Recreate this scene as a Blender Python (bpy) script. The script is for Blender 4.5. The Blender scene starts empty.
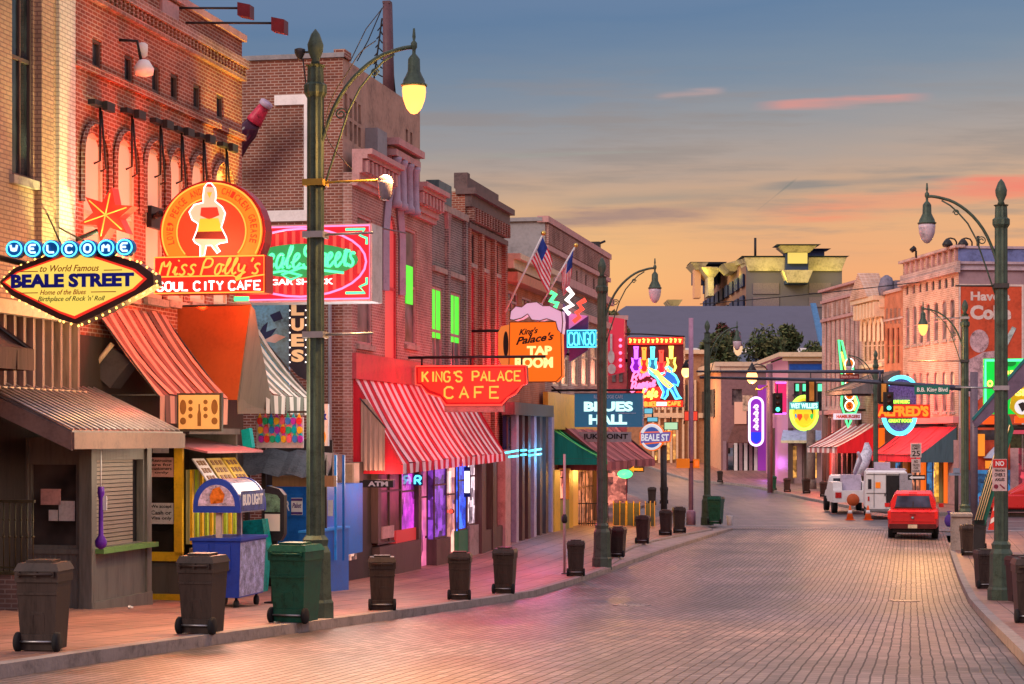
import bpy, math, random
from mathutils import Vector, Matrix
random.seed(7)
SC = bpy.context.scene
COL = SC.collection
rad = math.radians

# ------------------------------------------------------------------ camera, world, sun, exposure
EYE = 3.85                      # eye height above the flat part of the street
FPX = 2000.0                    # focal length in picture widths * 1024
cam_d = bpy.data.cameras.new("camera")
cam = bpy.data.objects.new("camera", cam_d); COL.objects.link(cam)
cam.location = (0, 0, EYE); cam.rotation_euler = (rad(90), 0, 0)
cam_d.sensor_width = 36.0; cam_d.lens = 36.0 * FPX / 1024
cam_d.shift_y = 98.0 / 1024
cam_d.clip_start = 0.5; cam_d.clip_end = 5000
SC.camera = cam
SC.view_settings.view_transform = 'Standard'
SC.view_settings.look = 'None'
SC.view_settings.gamma = 1
SC.view_settings.use_curve_mapping = False
SC.view_settings.exposure = 0.56
SC.cycles.use_denoising = True
SC.cycles.max_bounces = 5
SC.cycles.diffuse_bounces = 3
SC.cycles.glossy_bounces = 2
SC.cycles.transmission_bounces = 3
SC.cycles.sample_clamp_indirect = 4
SC.cycles.caustics_reflective = False
SC.cycles.caustics_refractive = False

def lin(c):
    def f(v):
        v /= 255.0
        return v / 12.92 if v <= 0.04045 else ((v + 0.055) / 1.055) ** 2.4
    return (f(c[0]), f(c[1]), f(c[2]), 1)

class NT:                                       # small node helper
    def __init__(s, tree): s.t = tree; tree.nodes.clear()
    def n(s, kind, **kw):
        nd = s.t.nodes.new(kind)
        for k, v in kw.items():
            if k.startswith('i_'):
                key = k[2:]
                key = int(key) if key.isdigit() else key.replace('_', ' ')
                s.set(nd.inputs[key], v)
            else: setattr(nd, k, v)
        return nd
    def set(s, inp, v):
        if isinstance(v, bpy.types.NodeSocket): s.t.links.new(v, inp)
        else: inp.default_value = v
    def math(s, op, a, b=0.0, c=0.0, clamp=False):
        nd = s.t.nodes.new('ShaderNodeMath'); nd.operation = op; nd.use_clamp = clamp
        s.set(nd.inputs[0], a); s.set(nd.inputs[1], b); s.set(nd.inputs[2], c)
        return nd.outputs[0]
    def mix(s, f, a, b, mode='MIX'):
        nd = s.t.nodes.new('ShaderNodeMix'); nd.data_type = 'RGBA'; nd.blend_type = mode
        s.set(nd.inputs[0], f); s.set(nd.inputs[6], a); s.set(nd.inputs[7], b)
        return nd.outputs[2]
    def ramp(s, f, stops, interp='LINEAR'):
        nd = s.t.nodes.new('ShaderNodeValToRGB'); cr = nd.color_ramp; cr.interpolation = interp
        while len(cr.elements) < len(stops): cr.elements.new(0.5)
        for e, (p, c) in zip(cr.elements, stops): e.position = p; e.color = c
        s.set(nd.inputs[0], f); return nd.outputs[0]
    def sm(s, v, a, b):                          # smoothstep
        nd = s.t.nodes.new('ShaderNodeMapRange'); nd.interpolation_type = 'SMOOTHSTEP'
        s.set(nd.inputs[0], v); nd.inputs[1].default_value = a; nd.inputs[2].default_value = b
        return nd.outputs[0]

def make_world():
    w = bpy.data.worlds.new("World"); SC.world = w; w.use_nodes = True
    N = NT(w.node_tree)
    tc = N.n('ShaderNodeTexCoord'); sep = N.n('ShaderNodeSeparateXYZ', i_0=tc.outputs['Generated'])
    x, y, z = sep.outputs
    yy = N.math('MAXIMUM', y, 0.02)
    el = N.math('DIVIDE', z, yy)                 # tangent of elevation ahead
    az = N.math('DIVIDE', x, yy)
    # wavy distortion so that bands are not ruled lines
    mp = N.n('ShaderNodeCombineXYZ', i_0=N.math('MULTIPLY', az, 5.0), i_1=N.math('MULTIPLY', el, 40.0))
    nz = N.n('ShaderNodeTexNoise', i_Vector=mp.outputs[0], i_Scale=1.6, i_Detail=6.0, i_Roughness=0.55)
    wob = N.math('MULTIPLY', N.math('SUBTRACT', nz.outputs[0], 0.5), 0.022)
    zz = N.math('ADD', N.math('MULTIPLY', z, 1.0), wob)
    zz = N.math('SUBTRACT', zz, N.math('MULTIPLY', N.math('MINIMUM', N.math('MAXIMUM', az, -0.3), 0.3), 0.055))
    g = N.ramp(N.math('MULTIPLY', zz, 2.5), [
        (0.0, lin((196, 112, 104))), (0.13, lin((222, 120, 100))), (0.175, lin((236, 148, 100))), (0.235, lin((222, 150, 104))),
        (0.295, lin((188, 140, 118))), (0.335, lin((156, 132, 132))), (0.385, lin((126, 122, 138))), (0.44, lin((90, 108, 142))),
        (0.51, lin((56, 92, 142))), (0.66, lin((104, 116, 158))), (1.0, lin((168, 156, 172)))])
    # soft dark wisps
    mp2 = N.n('ShaderNodeCombineXYZ', i_0=N.math('MULTIPLY', az, 7.0), i_1=N.math('MULTIPLY', el, 75.0))
    n2 = N.n('ShaderNodeTexNoise', i_Vector=mp2.outputs[0], i_Scale=1.3, i_Detail=7.0, i_Roughness=0.6)
    wm = N.math('MULTIPLY', N.sm(n2.outputs[0], 0.44, 0.66), N.math('MULTIPLY', N.sm(el, 0.085, 0.11), N.math('SUBTRACT', 1.0, N.sm(el, 0.155, 0.2))))
    g = N.mix(N.math('MULTIPLY', wm, 0.6), g, lin((128, 106, 112)))
    dx = N.math('MULTIPLY', N.math('SUBTRACT', az, 0.03), 0.45); dz = N.math('SUBTRACT', el, 0.085)
    dd = N.math('SQRT', N.math('ADD', N.math('MULTIPLY', dx, dx), N.math('MULTIPLY', dz, dz)))
    g = N.mix(N.math('MULTIPLY', N.math('SUBTRACT', 1.0, N.sm(dd, 0.0, 0.055)), 0.5), g, lin((250, 184, 108)))
    def streak(px0, py0, px1, py1, half, col, amt, soft=0.25, base=None):
        a0, e0, a1, e1 = (px0 - 512) / FPX, (440 - py0) / FPX, (px1 - 512) / FPX, (440 - py1) / FPX
        slope = (e1 - e0) / (a1 - a0)
        d = N.math('ABSOLUTE', N.math('SUBTRACT', N.math('SUBTRACT', el, N.math('MULTIPLY', az, slope)), e0 - a0 * slope))
        d = N.math('ADD', d, N.math('MULTIPLY', N.math('SUBTRACT', n2.outputs[0], 0.5), half * 3.2))
        m = N.math('MULTIPLY', N.math('SUBTRACT', 1.0, N.sm(d, half * 0.1, half)), N.math('ADD', .35, N.math('MULTIPLY', N.sm(nz.outputs[0], .35, .58), .65)))
        L = abs(a1 - a0) * soft
        m = N.math('MULTIPLY', m, N.sm(az, a0, a0 + L))
        m = N.math('MULTIPLY', m, N.math('SUBTRACT', 1.0, N.sm(az, a1 - L, a1)))
        m = N.math('MULTIPLY', m, N.math('GREATER_THAN', y, 0.1))
        return m
    for (p, h, c, a) in [((500, 224, 740, 208), 0.0062, (140, 96, 106), .95),
                         ((520, 205, 900, 186), 0.0036, (138, 118, 118), .6),
                         ((730, 214, 1300, 168), 0.0085, (240, 104, 80), .95),
                         ((740, 188, 980, 176), 0.0026, (116, 100, 112), .9),
                         ((880, 192, 1400, 172), 0.0060, (232, 86, 78), .9),
                         ((650, 97, 730, 92), 0.0026, (196, 142, 138), .7),
                         ((745, 107, 940, 97), 0.0030, (214, 120, 116), .9), ((754, 213, 800, 176), 0.0007, (92, 84, 96), .6),
                         ((380, 160, 700, 150), 0.0022, (140, 136, 136), .5)]:
        m = streak(*p, h, c, a)
        g = N.mix(N.math('MULTIPLY', m, a), g, lin(c))
    sky = N.n('ShaderNodeTexSky', sky_type='NISHITA', sun_disc=False)
    sky.sun_elevation = rad(3.0); sky.sun_rotation = rad(-118)
    up = N.sm(z, 0.24, 0.55)
    back = N.sm(N.math('MULTIPLY', y, -1.0), -0.5, 0.3)
    stg = N.math('ADD', 0.62, N.math('MULTIPLY', N.math('MAXIMUM', up, N.math('MULTIPLY', back, N.sm(z, -0.05, 0.1))), 0.84))
    b1 = N.n('ShaderNodeBackground', i_Color=g, i_Strength=stg)
    b2 = N.n('ShaderNodeBackground', i_Color=sky.outputs[0], i_Strength=0.05)
    add = N.n('ShaderNodeAddShader', i_0=b1.outputs[0], i_1=b2.outputs[0])
    out = N.n('ShaderNodeOutputWorld'); N.t.links.new(add.outputs[0], out.inputs[0])
make_world()

sun_d = bpy.data.lights.new("sun", 'SUN'); sun = bpy.data.objects.new("sun", sun_d); COL.objects.link(sun)
sun_d.energy = 1.35; sun_d.angle = rad(25); sun_d.color = (1.0, 0.80, 0.66)
sun.rotation_euler = Vector((0.62, 0.62, -0.48)).to_track_quat('-Z', 'Y').to_euler()   # soft dusk glow from behind-left

# ------------------------------------------------------------------ frames
class Fr:
    """A ground frame: t across (to the right), s along (away).  Helpers turn a sight line into a real point on a plane of the frame."""
    def __init__(s, ox, oy, th): s.ox, s.oy, s.th = ox, oy, th; s.c, s.n = math.cos(th), math.sin(th)
    def W(s, t, q, z=0.0): return Vector((s.ox + q * s.n + t * s.c, s.oy + q * s.c - t * s.n, z))
    def S(s, px, t):                       # along-street plane t: returns s
        m = (px - 512) / FPX
        return (m * (s.oy - t * s.n) - s.ox - t * s.c) / (s.n - m * s.c)
    def T(s, px, q):                       # cross plane s: returns t
        m = (px - 512) / FPX
        return (m * (s.oy + q * s.c) - s.ox - q * s.n) / (s.c + m * s.n)
    def Z(s, py, t, q): return EYE - (py - 440) * s.W(t, q).y / FPX
    def F(s, px, py, t): q = s.S(px, t); return q, s.Z(py, t, q)
    def G(s, px, py, q): t = s.T(px, q); return t, s.Z(py, t, q)
ST = Fr(0, 0, math.atan(0.2))              # the near street
FB = Fr(26.8, 120, math.atan(-0.106))      # the far block on the right
WF = Fr(0, 0, 0)

def interp(x, pts):
    if x <= pts[0][0]: return pts[0][1]
    for (a, b), (c, d) in zip(pts, pts[1:]):
        if x <= c: return b + (d - b) * (x - a) / (c - a)
    return pts[-1][1]
PROF = [(-40, 3.7), (0, 2.38), (10, 1.98), (21, 1.49), (26, 1.25), (36, .74), (42.6, .42), (47.6, .2), (54, .07), (60, 0), (150, 0), (177, .3), (190, 1.0), (200, 1.35), (230, 2.3), (300, 3.0), (6000, 3.0)]
def gz(t, q):                               # sidewalk height in the near street
    return interp(q, PROF)

# ------------------------------------------------------------------ materials
MATS = {}
def _base(name):
    m = bpy.data.materials.new(name); m.use_nodes = True
    N = NT(m.node_tree); b = N.n('ShaderNodeBsdfPrincipled'); o = N.n('ShaderNodeOutputMaterial')
    N.t.links.new(b.outputs[0], o.inputs[0]); return m, N, b
def mat(name, col, rough=0.6, metal=0.0, var=0.18, scale=3.0, bump=0.0, streak=False, spec=0.22):
    if name in MATS: return MATS[name]
    m, N, b = _base(name); c = (*col[:3], 1)
    tc = N.n('ShaderNodeTexCoord')
    v = tc.outputs['Object']
    if streak: v = N.n('ShaderNodeMapping', i_Vector=v, i_Scale=(1, 1, .12)).outputs[0]
    nz = N.n('ShaderNodeTexNoise', i_Vector=v, i_Scale=scale, i_Detail=6.0, i_Roughness=.65)
    n2 = N.n('ShaderNodeTexNoise', i_Vector=v, i_Scale=scale * 7, i_Detail=3.0)
    f = N.math('ADD', N.math('MULTIPLY', nz.outputs[0], .7), N.math('MULTIPLY', n2.outputs[0], .3))
    k = N.ramp(f, [(.3, (1 - var * 2.2,) * 3 + (1,)), (.5, (1, 1, 1, 1)), (.7, (1 + var,) * 3 + (1,))])
    N.set(b.inputs['Base Color'], N.mix(1.0, c, k, 'MULTIPLY'))
    N.set(b.inputs['Roughness'], N.math('ADD', rough, N.math('MULTIPLY', N.math('SUBTRACT', nz.outputs[0], .5), .3), clamp=True))
    b.inputs['Metallic'].default_value = metal
    b.inputs['Specular IOR Level'].default_value = spec
    if bump:
        bp = N.n('ShaderNodeBump', i_Strength=bump, i_Distance=.02, i_Height=n2.outputs[0]); N.set(b.inputs['Normal'], bp.outputs[0])
    MATS[name] = m; return m
def brick(name, c1, c2, mortar, bw=.22, bh=.075, ms=.012, bump=.5, wear=.3, rough=.8):
    if name in MATS: return MATS[name]
    m, N, b = _base(name)
    tc = N.n('ShaderNodeTexCoord'); sp = N.n('ShaderNodeSeparateXYZ', i_0=tc.outputs['Object'])
    cb = N.n('ShaderNodeCombineXYZ', i_0=N.math('ADD', sp.outputs[0], sp.outputs[1]), i_1=sp.outputs[2])
    br = N.n('ShaderNodeTexBrick', i_Vector=cb.outputs[0], i_Color1=(*c1, 1), i_Color2=(*c2, 1), i_Mortar=(*mortar, 1), i_Scale=1.0)
    br.inputs['Mortar Size'].default_value = ms; br.inputs['Mortar Smooth'].default_value = .2
    br.inputs['Brick Width'].default_value = bw; br.inputs['Row Height'].default_value = bh
    nz = N.n('ShaderNodeTexNoise', i_Vector=tc.outputs['Object'], i_Scale=.7, i_Detail=7.0, i_Roughness=.65)
    k = N.ramp(nz.outputs[0], [(.3, (1 - wear * 1.5,) * 3 + (1,)), (.52, (1, 1, 1, 1)), (.72, (1 + wear,) * 3 + (1,))])
    N.set(b.inputs['Base Color'], N.mix(1.0, br.outputs[0], k, 'MULTIPLY'))
    b.inputs['Roughness'].default_value = rough; b.inputs['Specular IOR Level'].default_value = .2
    bp = N.n('ShaderNodeBump', i_Strength=bump, i_Distance=.01, i_Height=N.math('SUBTRACT', 1.0, br.outputs[1])); N.set(b.inputs['Normal'], bp.outputs[0])
    MATS[name] = m; return m
def emi(name, col, st, base=None):
    if name in MATS: return MATS[name]
    m, N, b = _base(name)
    b.inputs['Base Color'].default_value = (*(base or tuple(.35 * c_ for c_ in col)), 1); st *= .62; b.inputs['Specular IOR Level'].default_value = .2
    b.inputs['Emission Color'].default_value = (*col, 1); b.inputs['Emission Strength'].default_value = st
    b.inputs['Roughness'].default_value = .4
    MATS[name] = m; return m
def glass(name, tint=(.02, .025, .03), rough=.06):
    if name in MATS: return MATS[name]
    m, N, b = _base(name)
    tc = N.n('ShaderNodeTexCoord'); nz = N.n('ShaderNodeTexNoise', i_Vector=tc.outputs['Object'], i_Scale=1.7, i_Detail=2.0)
    k = N.ramp(nz.outputs[0], [(.3, (tint[0] * .4, tint[1] * .4, tint[2] * .4, 1)), (.7, (tint[0] * 2, tint[1] * 2, tint[2] * 2, 1))])
    N.set(b.inputs['Base Color'], k); b.inputs['Roughness'].default_value = rough; b.inputs['Specular IOR Level'].default_value = .5 if rough < .2 else .15
    bp = N.n('ShaderNodeBump', i_Strength=.08, i_Distance=.05, i_Height=nz.outputs[0]); N.set(b.inputs['Normal'], bp.outputs[0])
    MATS[name] = m; return m

# bricks
RED = brick('red_brick', (.33, .085, .045), (.21, .055, .035), (.44, .29, .22))
DRED = brick('dark_red_brick', (.23, .08, .05), (.15, .05, .035), (.38, .28, .23))
CREAM = brick('cream_brick', (.46, .31, .20), (.38, .25, .16), (.24, .15, .11), wear=.15)
WHITEB = brick('white_brick', (.62, .60, .52), (.56, .54, .46), (.34, .32, .28), wear=.12)
PINKB = brick('pink_brick', (.34, .17, .13), (.26, .13, .105), (.46, .34, .3))
GREYB = brick('grey_brick', (.19, .15, .13), (.12, .10, .09), (.36, .32, .29))
PEACHB = brick('peach_brick', (.54, .31, .21), (.40, .22, .15), (.62, .46, .37), bw=.3, bh=.12, ms=.02, wear=.25)
ROSE = brick('rose_brick', (.46, .30, .27), (.36, .22, .20), (.55, .42, .38), bw=.3, bh=.12, ms=.02, wear=.25)
ORANGEB = brick('orange_brick', (.46, .15, .07), (.40, .125, .06), (.42, .22, .15))
STUCCO = mat('tan_stucco', (.38, .25, .19), .85, var=.25, scale=1.2, bump=.4)
GSTUCCO = mat('grey_stucco', (.26, .26, .27), .85, var=.2, scale=1.2, bump=.3)
CREAMT = mat('cream_trim', (.60, .46, .32), .6, var=.12)
PINKT = mat('pink_trim', (.46, .26, .25), .6, var=.2)
LAVT = mat('lavender_trim', (.36, .30, .38), .6, var=.15)
MAUVE = mat('mauve_paint', (.30, .20, .22), .7, var=.15, scale=.8)
STONE = mat('stone_trim', (.34, .28, .23), .8, var=.25, bump=.3)
CONC = mat('kerb_concrete', (.26, .225, .205), .75, var=.25, scale=2.2, bump=.4)
TEAL = mat('teal_copper', (.10, .16, .16), .6, var=.2)
DARKW = mat('dark_wood', (.045, .035, .03), .6, var=.25, streak=True)
DKBROWN = mat('brown_paint', (.10, .065, .055), .55, var=.25, streak=True)
OLIVE = mat('olive_grey_paint', (.115, .10, .085), .55, var=.25, streak=True, scale=2)
BLACK = mat('black_metal', (.02, .02, .022), .45, var=.3)
IRON = mat('grey_iron', (.055, .052, .05), .5, .4, var=.3)
def emiv(name, col, st, sc=2.2):
    # a lit shop interior seen through glass: uneven shelves and shapes, brighter and darker patches
    if name in MATS: return MATS[name]
    m, N, b = _base(name); tc = N.n('ShaderNodeTexCoord'); sp = N.n('ShaderNodeSeparateXYZ', i_0=tc.outputs['Object'])
    v = N.n('ShaderNodeCombineXYZ', i_0=N.math('ADD', sp.outputs[0], sp.outputs[1]), i_1=sp.outputs[2])
    vo = N.n('ShaderNodeTexVoronoi', i_Vector=v.outputs[0], i_Scale=sc); vo.distance = 'CHEBYCHEV'; nz = N.n('ShaderNodeTexNoise', i_Vector=v.outputs[0], i_Scale=sc * 1.6, i_Detail=5.0)
    g = N.n('ShaderNodeRGBToBW', i_0=vo.outputs['Color'])
    f = N.math('ADD', N.math('MULTIPLY', g.outputs[0], .6), N.math('MULTIPLY', nz.outputs[0], .5))
    k = N.ramp(f, [(.25, (.04, .04, .05, 1)), (.45, (.5, .42, .42, 1)), (.66, (1.5, 1.4, 1.3, 1)), (.8, (2.6, 2.1, 1.8, 1))])
    N.set(b.inputs['Emission Color'], N.mix(1.0, (*col, 1), k, 'MULTIPLY')); b.inputs['Emission Strength'].default_value = st
    b.inputs['Base Color'].default_value = (.02, .02, .025, 1); b.inputs['Roughness'].default_value = .12; b.inputs['Specular IOR Level'].default_value = .35
    MATS[name] = m; return m
LAMPG = mat('lamp_post_paint', (.055, .085, .062), .5, .15, var=.3, scale=5)
STEEL = mat('steel', (.33, .33, .34), .4, .8, var=.15)
WHITEP = mat('white_paint', (.75, .74, .72), .45, var=.08)
BLUEP = mat('blue_paint', (.012, .13, .46), .4, var=.15)
NAVYP = mat('navy_plastic', (.02, .05, .36), .4, var=.12)
YELP = mat('yellow_paint', (.78, .46, .02), .5, var=.15)
GRNP = mat('green_paint', (.02, .17, .08), .45, var=.15)
BINB = mat('brown_bin_plastic', (.036, .024, .020), .5, var=.4, scale=6, streak=True)
BING = mat('green_bin_plastic', (.008, .075, .045), .42, var=.3, scale=9)
RUBBER = mat('rubber', (.012, .012, .013), .8, var=.2)
REDP = mat('red_car_paint', (.50, .010, .012), .3, var=.02, spec=.5)
TARP = mat('grey_tarp', (.075, .08, .09), .6, var=.3, bump=.5)
ORC = mat('orange_canvas', (.42, .085, .02), .8, var=.12, scale=2)
SHADEC = mat('shaded_canvas', (.16, .135, .09), .85, var=.15, streak=True)  # same canvas as the orange end wall, its unlit tone put into the colour
FAB = {k: mat(k + '_awning_cloth', c, .85, var=.22, scale=1.6, bump=.5, streak=True) for k, c in dict(
    red=(.50, .02, .035), white=(.72, .62, .60), peach=(.52, .25, .18), brown=(.15, .065, .05), cream=(.62, .56, .44), moss=(.16, .17, .12),
    green=(.01, .42, .14), lime=(.22, .85, .16), dkgreen=(.01, .20, .13), rose=(.42, .13, .13), drose=(.26, .07, .08), brown2=(.10, .055, .045),
    gold=(.5, .27, .04), slate=(.06, .10, .12), tan=(.5, .42, .34), ltblue=(.35, .42, .58)).items()}
GLASS = glass('dark_window_glass')
GLASSW = glass('curtained_window_glass', (.11, .085, .085), .3)
GLASSB = glass('blue_window_glass', (.03, .045, .09), .05)
def neon(key):
    tab = dict(red=((1, .05, .03), 2.6), orange=((1, .22, .03), 2.9), yellow=((1, .72, .10), 3.0), green=((.08, 1, .28), 2.2), cyan=((.10, .78, 1), 2.6), white=((1, .92, .88), 2.4),
               blue=((.06, .22, 1), 3.2), pink=((1, .16, .36), 2.6), purple=((.55, .10, 1), 3.2), lime=((.45, 1, .06), 2.4), mint=((.10, 1, .42), 1.7), bulb=((1, .55, .10), 5))
    c, s = tab[key]; return emi('neon_' + key, c, s)

# ------------------------------------------------------------------ mesh builder
class MB:
    def __init__(s): s.v = []; s.f = []; s.mi = []; s.sm = []
    def add(s, vs, fs, mi=0, smooth=False):
        o = len(s.v); s.v += [Vector(p) for p in vs]
        for f in fs: s.f.append([o + i for i in f]); s.mi.append(mi); s.sm.append(smooth)
        return s
    def box(s, x0, x1, y0, y1, z0, z1, mi=0):
        x0, x1 = sorted((x0, x1)); y0, y1 = sorted((y0, y1)); z0, z1 = sorted((z0, z1))
        return s.add([(x0, y0, z0), (x1, y0, z0), (x1, y1, z0), (x0, y1, z0), (x0, y0, z1), (x1, y0, z1), (x1, y1, z1), (x0, y1, z1)],
                     [(0, 3, 2, 1), (4, 5, 6, 7), (0, 1, 5, 4), (1, 2, 6, 5), (2, 3, 7, 6), (3, 0, 4, 7)], mi)
    def hexa(s, b, t, mi=0):                      # bottom quad, top quad
        return s.add(list(b) + list(t), [(0, 3, 2, 1), (4, 5, 6, 7), (0, 1, 5, 4), (1, 2, 6, 5), (2, 3, 7, 6), (3, 0, 4, 7)], mi)
    def quad(s, *p, mi=0): return s.add(p, [tuple(range(len(p)))], mi)
    def slab(s, pts, off, mi=0):                  # polygon extruded by vector off
        n = len(pts); a = [Vector(p) for p in pts]; o = Vector(off)
        fs = [tuple(range(n)), tuple(range(2 * n - 1, n - 1, -1))] + [(i, (i + 1) % n, n + (i + 1) % n, n + i) for i in range(n)]
        return s.add(a + [p + o for p in a], fs, mi)
    def tube(s, path, r, n=6, mi=0, close=False, smooth=True, cap=True):
        P = [Vector(p) for p in path]; L = len(P)
        if L < 2: return s
        rr = r if isinstance(r, (list, tuple)) else [r] * L
        rings = []; up = None
        for i in range(L):
            if close: d = (P[(i + 1) % L] - P[i - 1])
            else: d = P[min(i + 1, L - 1)] - P[max(i - 1, 0)]
            if d.length < 1e-9: d = Vector((0, 0, 1))
            d.normalize()
            if up is None or abs(up.dot(d)) > .99: up = Vector((0, 0, 1)) if abs(d.z) < .9 else Vector((0, 1, 0))
            a = d.cross(up).normalized(); b = a.cross(d).normalized(); up = b
            rings.append([P[i] + rr[i] * (math.cos(2 * math.pi * k / n) * a + math.sin(2 * math.pi * k / n) * b) for k in range(n)])
        vs = [p for r_ in rings for p in r_]; fs = []
        for i in range(L if close else L - 1):
            j = (i + 1) % L
            fs += [(i * n + k, i * n + (k + 1) % n, j * n + (k + 1) % n, j * n + k) for k in range(n)]
        if cap and not close: fs += [tuple(range(n))[::-1], tuple((L - 1) * n + k for k in range(n))]
        return s.add(vs, fs, mi, smooth)
    def lathe(s, c, prof, n=16, mi=0, smooth=True, axis='z', flute=0):
        c = Vector(c); vs = []
        for (r, h) in prof:
            for k in range(n):
                a = 2 * math.pi * k / n; q = r * (1 - (flute if k % 2 else 0))
                if axis == 'z': vs.append(c + Vector((q * math.cos(a), q * math.sin(a), h)))
                elif axis == 'x': vs.append(c + Vector((h, q * math.cos(a), q * math.sin(a))))
                else: vs.append(c + Vector((q * math.cos(a), h, q * math.sin(a))))
        L = len(prof)
        fs = [(i * n + k, i * n + (k + 1) % n, (i + 1) * n + (k + 1) % n, (i + 1) * n + k) for i in range(L - 1) for k in range(n)]
        fs += [tuple(range(n))[::-1], tuple((L - 1) * n + k for k in range(n))]
        return s.add(vs, fs, mi, smooth)
    def ball(s, c, r, n=10, mi=0, sx=1, sz=1):
        return s.lathe(c, [(max(1e-3, r * sx * math.sin(math.pi * i / 8)), -r * sz * math.cos(math.pi * i / 8)) for i in range(9)], n, mi)

def obj(name, mb, mats, parent=None, label=None, rotp=None):
    me = bpy.data.meshes.new(name)
    org = Vector(parent['_o']) if parent is not None and '_o' in parent.keys() else Vector((0, 0, 0))
    me.from_pydata([tuple(v - org) for v in mb.v], [], mb.f)
    for m in (mats if isinstance(mats, (list, tuple)) else [mats]): me.materials.append(m)
    for p, mi, sm in zip(me.polygons, mb.mi, mb.sm): p.material_index = mi; p.use_smooth = sm
    me.validate(); me.update()
    o = bpy.data.objects.new(name, me); COL.objects.link(o)
    if parent is not None:
        o.parent = parent; o['_o'] = tuple(org)
    if label: o['label'] = label
    return o
def thing(name, label, cat, fr, t, q, z, rot=0.0, group=None, local=False):
    """Empty at the base of a thing.  Parts are given in frame coordinates (t, s, z), or in local ones when local."""
    o = bpy.data.objects.new(name, None); COL.objects.link(o); o.empty_display_size = .3
    o.location = fr.W(t, q, z); o.rotation_euler = (0, 0, -fr.th + rot)
    o['label'] = label; o['category'] = cat; o['_o'] = (0.0, 0.0, 0.0) if local else (t, q, z)
    if group: o['group'] = group
    return o
def copy_tree(o, parent=None):
    c = o.copy(); COL.objects.link(c)
    if parent is not None: c.parent = parent
    for ch in [k for k in bpy.data.objects if k.parent == o]: copy_tree(ch, c)
    return c
def single(name, label, cat, fr, t, q, z, mb, mats, group=None, rot=0, local=False):
    me_o = obj(name, mb, mats); org = Vector((0, 0, 0)) if local else Vector((t, q, z))
    for v in me_o.data.vertices: v.co -= org
    me_o.location = fr.W(t, q, z); me_o.rotation_euler = (0, 0, -fr.th + rot)
    me_o['label'] = label; me_o['category'] = cat
    if group: me_o['group'] = group
    return me_o
def struct(name, mb, mats, kind='structure', fr=None):
    o = obj(name, mb, mats); o['kind'] = kind
    if fr is not None:
        o.location = fr.W(0, 0, 0); o.rotation_euler = (0, 0, -fr.th)
    return o

# ------------------------------------------------------------------ writing
def glyphs(text, bold=0.0, shear=0.0, extrude=0.0, spacing=1.0):
    cu = bpy.data.curves.new('t', 'FONT'); cu.body = text; cu.size = 1; cu.offset = bold; cu.shear = shear; cu.extrude = extrude; cu.resolution_u = 3
    cu.space_character = spacing; cu.align_x = 'LEFT'
    o = bpy.data.objects.new('t', cu); me = bpy.data.meshes.new_from_object(o)
    vs = [v.co.copy() for v in me.vertices]; fs = [tuple(p.vertices) for p in me.polygons]
    bpy.data.objects.remove(o); bpy.data.curves.remove(cu); bpy.data.meshes.remove(me)
    return vs, fs
def write(mb, text, x0, x1, z0, z1, y, mi=0, bold=.01, shear=0.0, depth=.01, plane='xz', warp=None, spacing=1.0, serif=False):
    """Solid letters fitted into a box of the x-z plane (facing -y), or of the y-z plane facing +x."""
    vs, fs = glyphs(text, bold, shear, .5, spacing)
    if not vs: return
    a, b = min(v.x for v in vs), max(v.x for v in vs); c, d = min(v.y for v in vs), max(v.y for v in vs)
    out = []
    for v in vs:
        u = (v.x - a) / (b - a); w = (v.y - c) / (d - c); e = -v.z * depth
        X, Zz = x0 + u * (x1 - x0), z0 + w * (z1 - z0)
        if warp: X, Zz = warp(u, w)
        out.append((X, y + e, Zz) if plane == 'xz' else (y - e, X, Zz))
    mb.add(out, fs, mi)
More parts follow.
